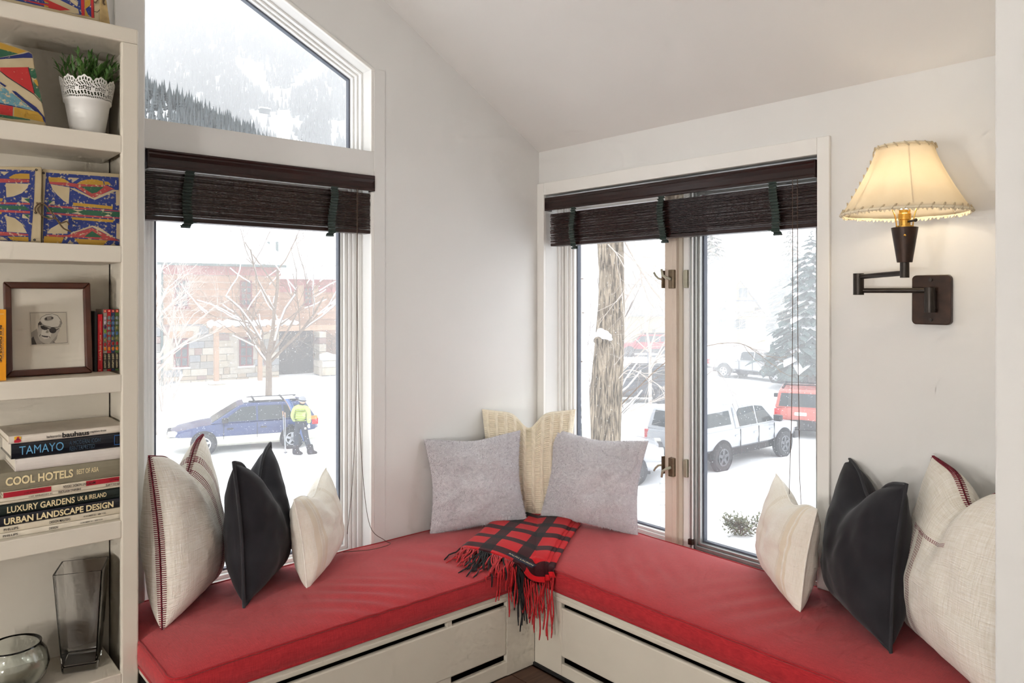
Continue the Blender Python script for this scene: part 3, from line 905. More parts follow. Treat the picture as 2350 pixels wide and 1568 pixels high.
def blanket_stitch(root, Mx, P, m, edges=('l', 'r', 't'), n=84, depth=0.004):
    bm = MB()
    for e in edges:
        prev = None
        for k in range(n + 1):
            f = -1 + 2 * k / n
            st = {'l': (-1, f), 'r': (1, f), 't': (f, 1), 'b': (f, -1)}[e]
            inn = {'l': (-1 + depth, f), 'r': (1 - depth, f), 't': (f, 1 - depth), 'b': (f, -1 + depth)}[e]
            ed = Mx @ ((P.pt(*st, -1) + P.pt(*st, 1)) / 2)
            outw = (ed - Mx @ P.pt(*inn, -1)); outw = outw.normalized() * 0.002 if outw.length > 0 else outw
            nrm = Mx.to_3x3() @ Vector((0, -0.0022, 0))
            fa = Mx @ P.pt(*inn, -1) + nrm
            fb = Mx @ P.pt(*inn, 1) - nrm
            bm.tube([fa, ed + outw, fb], 0.0015, 5)
            if prev is not None: bm.tube([prev, ed + outw], 0.0017, 5)
            prev = ed + outw
    o = bm.build('blanket_stitch', m, root, smooth=True)
    o['label'] = 'burgundy blanket stitched edge'
    return o

def uv_lines(m, lines, colour, dash=0):
    """lays woven coloured lines (axis, centre, half width) over a cloth material"""
    nt = m.node_tree; N, L = nt.nodes.new, nt.links.new
    tc = N('ShaderNodeTexCoord'); sp = N('ShaderNodeSeparateXYZ'); L(tc.outputs['UV'], sp.inputs[0])
    tot = None
    for (ax, c, hw, lo, hi) in lines:
        cm = N('ShaderNodeMath'); cm.operation = 'COMPARE'
        L(sp.outputs['XYZ'.index(ax)], cm.inputs[0]); cm.inputs[1].default_value = c; cm.inputs[2].default_value = hw
        oth = sp.outputs[1 if ax == 'X' else 0]
        c2 = N('ShaderNodeMath'); c2.operation = 'COMPARE'
        L(oth, c2.inputs[0]); c2.inputs[1].default_value = (lo + hi) / 2; c2.inputs[2].default_value = (hi - lo) / 2
        mu = N('ShaderNodeMath'); mu.operation = 'MULTIPLY'; L(cm.outputs[0], mu.inputs[0]); L(c2.outputs[0], mu.inputs[1])
        res = mu.outputs[0]
        if dash:
            sn = N('ShaderNodeMath'); sn.operation = 'MULTIPLY'; sn.inputs[1].default_value = dash; L(oth, sn.inputs[0])
            s2 = N('ShaderNodeMath'); s2.operation = 'SINE'; L(sn.outputs[0], s2.inputs[0])
            s3 = N('ShaderNodeMapRange'); s3.inputs['From Min'].default_value = -0.9; s3.inputs['From Max'].default_value = -0.3; L(s2.outputs[0], s3.inputs['Value'])
            m2 = N('ShaderNodeMath'); m2.operation = 'MULTIPLY'; L(res, m2.inputs[0]); L(s3.outputs[0], m2.inputs[1]); res = m2.outputs[0]
        if tot is None: tot = res
        else:
            mxn = N('ShaderNodeMath'); mxn.operation = 'MAXIMUM'; L(tot, mxn.inputs[0]); L(res, mxn.inputs[1]); tot = mxn.outputs[0]
    p = nt.nodes['Principled BSDF']
    old = p.inputs['Base Color'].links[0].from_socket
    mx = N('ShaderNodeMix'); mx.data_type = 'RGBA'; mx.inputs[7].default_value = colour
    L(old, mx.inputs[6]); L(tot, mx.inputs[0]); L(mx.outputs[2], p.inputs['Base Color'])
    return m

BURG = srgb(120, 22, 42)
M['burgundy'] = mat('burgundy_yarn', BURG, 0.8, var=0.1, scale=200)
def linen(name, lines):
    m = woven(name, srgb(249, 245, 236), srgb(230, 222, 206), uvscale=150, bump=0.7, rough=0.9, sheen=0.15, dist=0.0025)
    if lines: uv_lines(m, lines, BURG, dash=420)
    return m
def band(c, full=True, lo=0.0, hi=1.0, k=4, gap=0.0105, hw=0.0028):
    return [('X', c + i * gap, hw, lo, hi) for i in range(k)]
M['linen_a'] = linen('cream_slub_linen_striped', band(0.62, k=4) + band(0.71, k=4))
M['linen_b'] = linen('cream_slub_linen_banded', band(0.26, k=4, lo=0.0, hi=0.665) + band(0.345, k=5, lo=0.0, hi=0.665) + [('Y', 0.655 + i * 0.009, 0.0026, 0.255, 0.66) for i in range(3)])
M['velvet'] = mat('charcoal_velvet', srgb(46, 46, 50), 0.75, var=0.25, scale=7, bump=0.2, bscale=300, bdist=0.0006, sheen=0.12, spec=0.15, col2=srgb(32, 31, 35))
M['velvet_b'] = mat('charcoal_velvet_flange', srgb(50, 50, 54), 0.75, var=0.2, scale=12, sheen=0.15, spec=0.15)
ivory = woven('ivory_cotton', srgb(246, 241, 230), srgb(236, 228, 212), uvscale=260, bump=0.3, rough=0.88)
uv_lines(ivory, [('X', 0.845, 0.026, 0, 1), ('X', 0.90, 0.012, 0, 1)], srgb(234, 222, 200), dash=0)
uv_lines(ivory, [('X', 0.80 + 0.012 * i, 0.0022, 0, 1) for i in range(2)] + [('X', 0.36 + 0.012 * i, 0.002, 0, 1) for i in range(3)], srgb(214, 198, 170), dash=500)
M['ivory'] = ivory
ivl = woven('ivory_cotton_b', srgb(246, 241, 230), srgb(236, 228, 212), uvscale=260, bump=0.3, rough=0.88)
uv_lines(ivl, [('X', 0.085, 0.024, 0, 1), ('X', 0.16, 0.018, 0, 1)], srgb(236, 225, 205), dash=0)
uv_lines(ivl, [('X', 0.12 + 0.01 * i, 0.002, 0, 1) for i in range(2)] + [('X', 0.62 + 0.012 * i, 0.002, 0, 1) for i in range(3)], srgb(214, 198, 170), dash=500)
M['ivory_b'] = ivl
M['ivory_seam'] = mat('ivory_seam', srgb(246, 241, 230), 0.85, var=0.05, scale=90)
M['knit'] = mat('cream_cable_knit', srgb(240, 229, 206), 0.9, var=0.06, scale=60, bump=0.4, bscale=700, bdist=0.001, sheen=0.2, spec=0.15)
M['fur'] = mat('silver_grey_plush', srgb(230, 228, 232), 0.95, var=0.10, scale=75, bump=0.8, bscale=330, bdist=0.004, sheen=0.5, spec=0.1, detail=6, col2=srgb(214, 210, 216))

P = Pillow(0.47, 0.56, 0.22, pin=0.075, chop=0.20, chopw=0.42, seed=1, sag=0.3, wr=0.0045, cx=0.1)
r_, Mx = make_pillow('throw_pillow', 'large cream linen pillow with burgundy stitched edge leaning on the bookcase', 'pillow', P, M['linen_a'], (0.885, 2.735), 52, 5, 2)
blanket_stitch(r_, Mx, P, M['burgundy'])
P = Pillow(0.46, 0.50, 0.21, pin=0.085, flange=0.05, chop=0.22, chopw=0.40, seed=2, sag=0.3, wr=0.005)
r_, Mx = make_pillow('throw_pillow', 'charcoal velvet pillow in front of the gable window, between two pale pillows', 'pillow', P, M['velvet'], (1.135, 2.70), 52, 5, 3)
edge_tube(r_, Mx, P, 0.0055, M['velvet_b'], 'flange_edge')
P = Pillow(0.50, 0.335, 0.165, pin=0.06, flange=0.02, chop=0.14, chopw=0.45, seed=3, sag=0.2, wr=0.005)
r_, Mx = make_pillow('throw_pillow', 'small ivory cotton pillow at the window end beside the pull cord', 'pillow', P, M['ivory_b'], (1.395, 2.735), 50, 8, 0)
edge_tube(r_, Mx, P, 0.003, M['ivory_seam'], 'seam')
P = Pillow(0.45, 0.53, 0.15, pin=0.06, chop=0.14, chopw=0.24, seed=5, sag=0.1, wr=0.003, knit=True)
r_, Mx = make_pillow('throw_pillow', 'cream cable knit pillow standing in the corner behind two grey pillows', 'pillow', P, M['knit'], (2.450, 2.675), -42, 4, 0, n=230)
def plush(root, Mx, P, seed, n=26000):
    rg = random.Random(seed); bm = MB()
    nv = []
    for k in range(n):
        a, c = rg.uniform(-1, 1), rg.uniform(-1, 1)
        a = math.copysign(abs(a) ** 0.85, a); c = math.copysign(abs(c) ** 0.85, c)
        side = -1 if rg.random() < 0.8 else 1
        p = P.pt(a, c, side); e = 0.01
        du = P.pt(min(1, a + e), c, side) - P.pt(max(-1, a - e), c, side); dv = P.pt(a, min(1, c + e), side) - P.pt(a, max(-1, c - e), side)
        nn = du.cross(dv) * (1 if side < 0 else -1)
        if nn.length < 1e-12: nn = Vector((a, side * .2, c))
        nn.normalize()
        d = (nn + Vector((rg.uniform(-.7, .7), rg.uniform(-.3, .3), rg.uniform(-1.1, .3)))).normalized()
        l = rg.uniform(.004, .0085)
        w = Vector((-d.z, 0.2, d.x)).normalized() * 0.0007
        m0, m1 = Mx @ p, Mx @ (p + d * l)
        ww = Mx.to_3x3() @ w
        bm.add([m0 - ww, m0 + ww, m1], [(0, 1, 2)])
    o = bm.build('plush_pile', M['fur'], root, fix=False); o['kind'] = 'stuff'
P = Pillow(0.455, 0.43, 0.16, pin=0.075, chop=0.03, chopw=0.5, seed=6, sag=0.15, wr=0.006)
r_, Mx = make_pillow('throw_pillow', 'silver grey plush pillow leaning on the wall left of the plaid blanket', 'pillow', P, M['fur'], (2.155, 2.69), -24, 8, -2, n=90); plush(r_, Mx, P, 1)
P = Pillow(0.47, 0.43, 0.16, pin=0.075, chop=0.03, chopw=0.5, seed=8, sag=0.15, wr=0.006)
r_, Mx = make_pillow('throw_pillow', 'silver grey plush pillow leaning on the casement right of the plaid blanket', 'pillow', P, M['fur'], (2.545, 2.375), -66, 13, 3, n=90); plush(r_, Mx, P, 2)
P = Pillow(0.50, 0.36, 0.165, pin=0.06, flange=0.02, chop=0.12, chopw=0.45, seed=9, sag=0.2, wr=0.005)
r_, Mx = make_pillow('throw_pillow', 'small ivory cotton pillow below the casement, left of the charcoal one', 'pillow', P, M['ivory'], (2.565, 1.43), -136, 9, 0)
edge_tube(r_, Mx, P, 0.003, M['ivory_seam'], 'seam')
P = Pillow(0.49, 0.51, 0.22, pin=0.085, flange=0.05, chop=0.16, chopw=0.36, seed=12, sag=0.3, wr=0.005)
r_, Mx = make_pillow('throw_pillow', 'charcoal velvet pillow under the wall lamp', 'pillow', P, M['velvet'], (2.49, 1.105), -136, 6, -2)
edge_tube(r_, Mx, P, 0.0055, M['velvet_b'], 'flange_edge')
P = Pillow(0.50, 0.56, 0.24, pin=0.075, chop=0.15, chopw=0.30, seed=14, sag=0.3, wr=0.0045)
r_, Mx = make_pillow('throw_pillow', 'large cream linen pillow with burgundy stripes against the right hand return wall', 'pillow', P, M['linen_b'], (2.405, 0.80), -134, 8, 0)
blanket_stitch(r_, Mx, P, M['burgundy'])

# ================================================================== plaid blanket
m, nt, p = base_mat('buffalo_plaid_wool'); M['plaid'] = m
N, L = nt.nodes.new, nt.links.new
tc = N('ShaderNodeTexCoord'); sp = N('ShaderNodeSeparateXYZ'); L(tc.outputs['UV'], sp.inputs[0])
def stripe(out, cnt, ph, duty):
    a = N('ShaderNodeMath'); a.operation = 'MULTIPLY_ADD'; a.inputs[1].default_value = cnt; a.inputs[2].default_value = ph; L(out, a.inputs[0])
    f = N('ShaderNodeMath'); f.operation = 'FRACT'; L(a.outputs[0], f.inputs[0])
    c = N('ShaderNodeMath'); c.operation = 'LESS_THAN'; c.inputs[1].default_value = duty; L(f.outputs[0], c.inputs[0])
    return c.outputs[0]
s1 = stripe(sp.outputs[0], 2.38, 0.466, 0.36)
s2 = stripe(sp.outputs[1], 4.9, 0.62, 0.36)
ad = N('ShaderNodeMath'); ad.operation = 'ADD'; L(s1, ad.inputs[0]); L(s2, ad.inputs[1])
cr = N('ShaderNodeValToRGB'); cr.color_ramp.interpolation = 'CONSTANT'
cr.color_ramp.elements[0].color = srgb(205, 26, 34); cr.color_ramp.elements[0].position = 0
cr.color_ramp.elements[1].color = srgb(62, 20, 26); cr.color_ramp.elements[1].position = 0.3
e3 = cr.color_ramp.elements.new(0.8); e3.color = srgb(20, 17, 20)
hf = N('ShaderNodeMath'); hf.operation = 'MULTIPLY'; hf.inputs[1].default_value = 0.5; L(ad.outputs[0], hf.inputs[0]); L(hf.outputs[0], cr.inputs[0])
nz = N('ShaderNodeTexNoise'); nz.inputs['Scale'].default_value = 260; nz.inputs['Detail'].default_value = 4; L(tc.outputs['Object'], nz.inputs['Vector'])
ml = N('ShaderNodeMix'); ml.data_type = 'RGBA'; ml.blend_type = 'MULTIPLY'; ml.inputs[0].default_value = 0.35
L(cr.outputs[0], ml.inputs[6]); L(nz.outputs['Color'], ml.inputs[7]); L(cr.outputs[0], p.inputs['Base Color'])
bp = N('ShaderNodeBump'); bp.inputs['Strength'].default_value = 0.5; bp.inputs['Distance'].default_value = 0.002; L(nz.outputs['Fac'], bp.inputs['Height']); L(bp.outputs[0], p.inputs['Normal'])
p.inputs['Roughness'].default_value = 0.95; p.inputs['Sheen Weight'].default_value = 0.15; p.inputs['Specular IOR Level'].default_value = 0.1
M['wool_red'] = mat('red_wool', srgb(190, 24, 32), 0.95, var=0.15, scale=200, sheen=0.2)
M['wool_black'] = mat('black_wool', srgb(22, 18, 21), 0.95, var=0.2, scale=200, sheen=0.1)

def drape_w(x, y):
    dx, dy = CX0 - x, CY0 - y
    if dx <= 0: return 0.0
    if dy <= 0: return 1.0
    f = max(0.0, min(1.0, (dx - dy) / (dx + dy) * 1.2 + 0.5))
    return f * f * (3 - 2 * f)
def drape(x, y, off, w=None):
    """cloth lying on the cushions and falling over the inner corner"""
    if x < CX0 and y < CY0:
        dx, dy = CX0 - x, CY0 - y
        if w is None: w = drape_w(x, y)
        def hang(ov): 
            k = max(0.0, ov - 0.012)
            return min(ov, 0.010 + off + 0.06 * k), k
        bx, kx = hang(dx); by, ky = hang(dy)
        px = Vector((CX0 - bx, y, cush_z(CX0 + 0.001, max(y, 0.7)) + off - kx * 0.97))
        py = Vector((x, CY0 - by, cush_z(min(x, CX0), CY0 + 0.001) + off - ky * 0.97))
        return px.lerp(py, w)
    return Vector((x, y, cush_z(x, y) + off))
def bl_lr(t):
    Lp = Vector((2.42, 2.785)).lerp(Vector((1.879, 2.475)), t)
    Rp = Vector((2.615, 2.47)).lerp(Vector((2.022, 2.092)), t)
    return Lp, Rp
blk = tag(empty('plaid_blanket', (2.2, 2.4, 0.45)), 'folded red and black plaid wool blanket with fringe in the bench corner', 'blanket')
def layer(off, inset_l, inset_r, t0, t1, name):
    def fn(s, t):
        tt = t0 + (t1 - t0) * t
        Lp, Rp = bl_lr(tt)
        q = Lp.lerp(Rp, inset_l + (1 - inset_l - inset_r) * s)
        e = min(s, 1 - s)
        o = off - 0.006 * math.exp(-e / 0.03) + 0.0025 * math.sin(s * 9 + t * 5) + 0.002 * math.sin(t * 17)
        return drape(q.x, q.y, max(o, 0.004)) - blk.location
    o = grid_mesh(name, fn, 60, 84, M['plaid'], blk)
    sd = o.modifiers.new('thick', 'SOLIDIFY'); sd.thickness = 0.006; sd.offset = -1
    return o
layer(0.011, -0.03, -0.02, 0.0, 0.965, 'lower_fold')
layer(0.019, 0.0, 0.045, 0.02, 0.985, 'middle_fold')
layer(0.027, 0.02, 0.08, 0.03, 1.0, 'upper_fold')
rf = random.Random(11)
tassels = 0
for lay, (off, n, te, ln, il, ir) in enumerate(((0.027, 56, 1.0, 0.125, 0.02, 0.08), (0.013, 56, 0.965, 0.20, -0.02, 0.0))):
    for k in range(n):
        s = (k + 0.5) / n
        Lp, Rp = bl_lr(te)
        q = Lp.lerp(Rp, il + (1 - il - ir) * s)
        d = Vector((-0.80, -0.60)).normalized()
        ang = rf.uniform(-0.35, 0.35)
        d = Vector((d.x * math.cos(ang) - d.y * math.sin(ang), d.x * math.sin(ang) + d.y * math.cos(ang)))
        l = ln * rf.uniform(0.8, 1.15)
        if s < 0.25: l *= 0.75
        pts = []
        xy = q.copy(); drop = 0.0; mode = None
        st = l / 10
        for i in range(11):
            f = i / 10
            on = not (xy.x < CX0 and xy.y < CY0)
            if on and drop == 0:
                o_ = max(0.005, off * (1 - f * 0.7) + rf.uniform(-.001, .004) * f)
                pts.append(Vector((xy.x, xy.y, cush_z(xy.x, xy.y) + o_)) - blk.location)
                xy = xy + d * st + Vector((-d.y, d.x)) * 0.0025 * math.sin(f * 9 + k)
            else:
                if mode is None:
                    p0_ = drape(xy.x, xy.y, max(0.008, off * 0.7)); mode = p0_; drop = 1e-6
                jx = 0.003 * math.sin(f * 8 + k * 1.3)
                sw = Vector((d.x, d.y, 0)) * (drop * 0.16)
                pts.append(mode + sw + Vector((jx, -jx * .6, -drop)) - blk.location)
                drop += st
        blackish = (((s * (1 - il - ir) + il) * 2.38 + 0.466) % 1.0) < 0.36
        if rf.random() < 0.12: blackish = not blackish
        bm = MB(); bm.tube(pts, [0.0031] * 9 + [0.0033, 0.0022], 5)
        bm.build('tassel', M['wool_black'] if blackish else M['wool_red'], blk, smooth=True)

# ------------------------------------------------------------------ flat lettering and printed shapes
def text_mesh(body, bold=0.0):
    cu = bpy.data.curves.new('t', 'FONT'); cu.body = body; cu.size = 1.0; cu.resolution_u = 3; cu.offset = bold
    ob = bpy.data.objects.new('t', cu); COL.objects.link(ob)
    dg = bpy.context.evaluated_depsgraph_get()
    me = bpy.data.meshes.new_from_object(ob.evaluated_get(dg))
    bpy.data.objects.remove(ob); bpy.data.curves.remove(cu)
    return me
def lettering(body, parent, origin, ux, uz, width, height, m, bold=0.0, rot180=False):
    """text laid on a plane: origin = lower left corner, ux/uz unit vectors, stretched into width x height"""
    me = text_mesh(body, bold)
    xs = [v.co.x for v in me.vertices]; ys = [v.co.y for v in me.vertices]
    x0, x1, y0, y1 = min(xs), max(xs), min(ys), max(ys)
    o_, ux, uz = Vector(origin), Vector(ux), Vector(uz)
    if rot180: o_ = o_ + ux * width + uz * height; ux = -ux; uz = -uz
    for v in me.vertices:
        v.co = o_ + ux * ((v.co.x - x0) / (x1 - x0) * width) + uz * ((v.co.y - y0) / (y1 - y0) * height)
    me.materials.clear(); me.materials.append(m)
    me.name = 'lettering'
    return link('lettering', me, parent)
def flat_polys(name, parent, polys, fn, mats, lift):
    """printed shapes: polys = [(material index, [(a,b)...])]; fn(a,b,lift)->point"""
    bm = MB()
    for k, (mi, pl) in enumerate(polys):
        bm.add([fn(a, c, lift * (1 + 0.25 * k)) for a, c in pl], [tuple(range(len(pl)))], mi)
    return bm.build(name, mats, parent, fix=False)

# woven label on the blanket
a_, b_ = at_z(1167, 1271, 0.468), at_z(1226, 1301, 0.466)
ux = (b_ - a_).normalized(); lw = (b_ - a_).length
up_ = Vector((0, 0, 1)); nrm = Vector((-0.25, -0.3, 1)).normalized(); uz = nrm.cross(ux).normalized(); nrm = ux.cross(uz)
M['navy'] = mat('navy_label', srgb(18, 22, 48), 0.7, var=0.1, scale=100)
M['gold_thread'] = mat('gold_thread', srgb(216, 200, 160), 0.7, var=0.05)
bm = MB()
cs = [a_ + uz * -0.011, b_ + uz * -0.011, b_ + uz * 0.011, a_ + uz * 0.011]
bm.add([q - blk.location for q in cs] + [q - blk.location + nrm * 0.002 for q in cs], [(3, 2, 1, 0), (4, 5, 6, 7), (0, 1, 5, 4), (1, 2, 6, 5), (2, 3, 7, 6), (3, 0, 4, 7)])
lab = bm.build('woven_label', M['navy'], blk)
lettering('RALPH LAUREN', lab, a_ - blk.location + ux * 0.006 + uz * -0.0035 + nrm * 0.003, ux, uz, lw - 0.012, 0.007, M['gold_thread'], 0.01)

# ================================================================== things in the bookcase
SY = 2.566
def px_x(xc, y=SY): return on_plane(xc, 1100, (0, y, 0), Vector((0, 1, 0))).x
def flat(name, c, r=0.6, v=0.05): return mat(name, c, r, var=v, scale=25)
INK = flat('black_ink', srgb(24, 22, 22)); CREAM = flat('cream_ink', srgb(232, 214, 168)); BLUE_INK = flat('blue_ink', srgb(96, 158, 196)); DULL = flat('dull_blue_ink', srgb(58, 82, 100)); GREY_INK = flat('grey_ink', srgb(120, 112, 104)); DKRED = flat('dark_red_ink', srgb(70, 10, 22))
books = [
 # z0, z1, left px, cover colour, label, texts (str, x0, x1, z frac, h frac, ink, bold, rot)
 (0.8095, 0.8245, -120, srgb(216, 206, 188), 'thin off white catalogue, lowest of the lying books', [('PHILLIPS', 25, 160, .30, .42, INK, .01, 0), ('DESIGN', 442, 520, .25, .45, INK, .01, 0), ('15 DECEMBER 2011  NEW YORK', 722, 925, .32, .28, INK, .005, 0)]),
 (0.825, 0.8430, -120, srgb(212, 200, 178), 'thin cream catalogue second from the bottom of the lying books', [('PHILLIPS', 35, 165, .30, .40, INK, .01, 0), ('DESIGN MASTERS', 447, 635, .25, .42, INK, .01, 0), ('15 DECEMBER 2011  NEW YORK', 755, 955, .32, .28, INK, .005, 0)]),
 (0.8435, 0.8725, -120, srgb(26, 27, 36), 'black spined book lettered URBAN LANDSCAPE DESIGN', [('URBAN LANDSCAPE DESIGN', 35, 1020, .16, .66, CREAM, .03, 0)]),
 (0.8735, 0.9065, -120, srgb(28, 38, 34), 'dark green spined book lettered LUXURY GARDENS', [('LUXURY GARDENS', 65, 675, .2, .56, CREAM, .02, 0), ('UK & IRELAND', 700, 960, .3, .42, CREAM, .015, 0)]),
 (0.9072, 0.9135, -90, srgb(206, 194, 174), 'thinnest cream catalogue on top of the dark green book', [('New York  15 December 2011', 80, 330, .3, .35, GREY_INK, 0, 0)]),
 (0.9138, 0.9246, -90, srgb(220, 208, 188), 'thin cream catalogue lettered EVENING EDITIONS', [('EVENING EDITIONS', 525, 730, .2, .6, INK, .01, 1), ('PHILLIPS', 955, 1075, .2, .5, INK, .005, 1), ('15 DECEMBER 2011', 262, 470, .25, .4, INK, .0, 1)]),
 (0.925, 0.9415, 28, srgb(214, 202, 180), 'red and cream spined catalogue below the grey hotel book', [('IMPORTANT NORDIC DESIGN', 568, 860, .25, .5, INK, .005, 1), ('15 DECEMBER 2011', 220, 400, .3, .3, DKRED, .0, 1), ('PHILLIPS', 985, 1065, .3, .4, DKRED, .0, 1)]),
 (0.942, 0.9955, -60, srgb(136, 128, 108), 'thick grey green book lettered COOL HOTELS', [('COOL HOTELS', 52, 660, .30, .46, CREAM, .03, 0), ('BEST OF ASIA', 693, 890, .42, .28, CREAM, .015, 0)]),
 (0.996, 1.032, 140, srgb(216, 208, 200), 'blank white spined book under the TAMAYO book', []),
 (1.0325, 1.0772, 105, srgb(24, 26, 34), 'glossy black book lettered TAMAYO in blue', [('TAMAYO', 175, 575, .24, .56, BLUE_INK, .0, 0), ('A MODERN ICON', 625, 905, .52, .28, DULL, .0, 0), ('REINTERPRETED', 628, 855, .14, .28, DULL, .0, 0)]),
 (1.0775, 1.100, 80, srgb(222, 212, 198), 'white paperback lettered bauhaus, topmost of the lying books', [('bauhaus archiv', 420, 552, .3, .36, INK, .01, 0), ('bauhaus', 560, 803, .16, .66, INK, .03, 0), ('magdalena droste', 812, 955, .34, .34, INK, .01, 0)]),
]
for bi, (z0, z1, lx, colr, lbl, texts) in enumerate(books):
    xl, xr = px_x(lx * 0.255), 0.636 - 0.002 * (bi % 3)
    h = z1 - z0
    y0 = SY + (0.004 if bi % 2 else 0.0)
    bk = tag(empty('book', ((xl + xr) / 2, 2.67, z0)), lbl, 'book', 'books lying in a stack on the fourth shelf')
    cov = mat('book_cover', colr, 0.45 if bi != 9 else 0.2, var=0.06, scale=20)
    o0 = bk.location
    bm = MB()
    rs = 0.006 if h > 0.02 else 0.002
    prof = [(y0 + rs, z0)] + [(y0 + rs - rs * math.cos(R(a)) if True else 0, z0 + h * (0.5 + 0.5 * math.sin(R(a)))) for a in range(-75, 90, 30)] + [(y0 + rs, z1)]
    ct = min(0.003, h * 0.2)
    prof += [(2.79, z1), (2.79, z1 - ct), (y0 + rs + 0.006, z1 - ct), (y0 + rs + 0.006, z0 + ct), (2.79, z0 + ct), (2.79, z0)]
    bm.loft([[(xl - o0.x, y - o0.y, z - o0.z) for y, z in prof], [(xr - o0.x, y - o0.y, z - o0.z) for y, z in prof]])
    cv = bm.build('cover', cov, bk)
    bm = MB(); bm.box(xl + 0.004 - o0.x, xr - 0.003 - o0.x, y0 + rs + 0.006 - o0.y, 2.785 - o0.y, z0 + ct - o0.z, z1 - ct - o0.z)
    bm.build('pages', M['paper'], bk)
    for (tx, x0, x1, zf, hf, ink, bold, rot) in texts:
        xa, xb = px_x(x0 * 0.255), min(px_x(x1 * 0.255), 0.634)
        lettering(tx, cv, (xa - o0.x, y0 - 0.0012 - o0.y, z0 + h * zf - o0.z), (1, 0, 0), (0, 0, 1), xb - xa, h * hf, ink, bold, rot)
    if bi == 6:
        RED_INK = flat('red_print', srgb(170, 16, 38))
        for x0, x1 in ((30, 460), (775, 1072)):
            bm = MB(); bm.box(px_x(x0 * .255) - o0.x, min(px_x(x1 * .255), .635) - o0.x, y0 - 0.0008 - o0.y, y0 + 0.001 - o0.y, 0.001, h - 0.001); bm.build('spine_panel', RED_INK, cv)
    if bi == 10:
        em = [flat('emblem_yellow', srgb(230, 180, 40)), flat('emblem_red', srgb(190, 30, 50)), flat('emblem_plum', srgb(110, 20, 60))]
        def efn(a, c, l): return Vector((px_x(a * .255), y0 - 0.0006 - l, z0 + h * c)) - o0
        flat_polys('emblem', cv, [(0, [(128, .9), (160, .98), (190, .85), (188, .5), (165, .3), (130, .4)]), (1, [(126, .45), (150, .55), (180, .62), (192, .3), (170, .12), (128, .15)]), (2, [(140, .6), (165, .75), (180, .55), (160, .45)]), (1, [(150, .85), (175, .9), (172, .7), (152, .68)])], efn, em, 0.0003)
    if bi == 9:
        bm = MB()
        xa, xb = px_x(1030 * .255), 0.634
        for (p0, p1, q0, q1) in ((xa, xb, .16, .22), (xa, xb, .80, .86), (xa, xa + .0015, .16, .86)):
            bm.box(p0 - o0.x, p1 - o0.x, y0 - 0.0016 - o0.y, y0 - 0.0006 - o0.y, h * q0, h * q1)
        bm.build('spine_square', flat('blue_line', srgb(50, 100, 160)), cv)

# standing books on the third shelf
def standing(x0, x1, y0, z0, hgt, depth, colr, lbl, grp, parts_fn=None):
    bk = tag(empty('book', ((x0 + x1) / 2, y0, z0)), lbl, 'book', grp)
    cov = mat('book_cover', colr, 0.35, var=0.06, scale=30)
    w = x1 - x0
    bm = MB()
    t = min(0.0015, w * .2)
    bm.prism([(-w / 2, 0), (w / 2, 0), (w / 2, depth), (w / 2 - t, depth), (w / 2 - t, t), (-w / 2 + t, t), (-w / 2 + t, depth), (-w / 2, depth)], 0, hgt, 'z')
    cv = bm.build('cover', cov, bk)
    bm = MB(); bm.box(-w / 2 + t, w / 2 - t, t, depth - 0.003, 0.003, hgt - 0.003); bm.build('pages', M['paper'], bk)
    if parts_fn: parts_fn(cv, w, hgt)
    return bk
G3 = 'books standing on the third shelf'
ZS3 = 1.2615
def yb(cv, w, h):
    lettering('BUILDINGS OF', cv, (-0.004, -0.0012, h * 0.78), (0, 0, -1), (1, 0, 0), h * 0.52, 0.0065, INK, .02)
    lettering('FIVE HUNDRED', cv, (0.0035, -0.0012, h * 0.74), (0, 0, -1), (1, 0, 0), h * 0.44, 0.0035, GREY_INK, .0)
    lettering('Simmons', cv, (-0.005, -0.0012, h * 0.93), (1, 0, 0), (0, 0, 1), 0.012, 0.004, CREAM, .0)
standing(0.296, 0.3215, 2.575, ZS3, 0.204, 0.15, srgb(226, 150, 20), 'bright yellow book at the left edge beside the framed portrait', G3, yb)
standing(0.556, 0.572, 2.735, ZS3, 0.196, 0.06, srgb(96, 62, 36), 'brown book half hidden behind the picture frame', G3)
standing(0.5735, 0.5805, 2.69, ZS3, 0.194, 0.10, srgb(28, 26, 26), 'thin black and gold edged book left of the red one', G3)
def rb(cv, w, h):
    lettering('A Little Book on Love', cv, (0.0025, -0.0012, h * 0.19), (0, 0, 1), (-1, 0, 0), h * 0.45, 0.0065, CREAM, .0)
    lettering('JACOB NEEDLEMAN', cv, (0.0015, -0.0012, h * 0.68), (0, 0, 1), (-1, 0, 0), h * 0.2, 0.003, CREAM, .0)
    bm = MB(); bm.box(-0.004, 0.002, -0.0012, 0, h * .02, h * .03); bm.build('publisher_mark', CREAM, cv)
standing(0.5825, 0.5955, 2.688, ZS3, 0.184, 0.10, srgb(196, 26, 38), 'slim red book lettered A Little Book on Love', G3, rb)
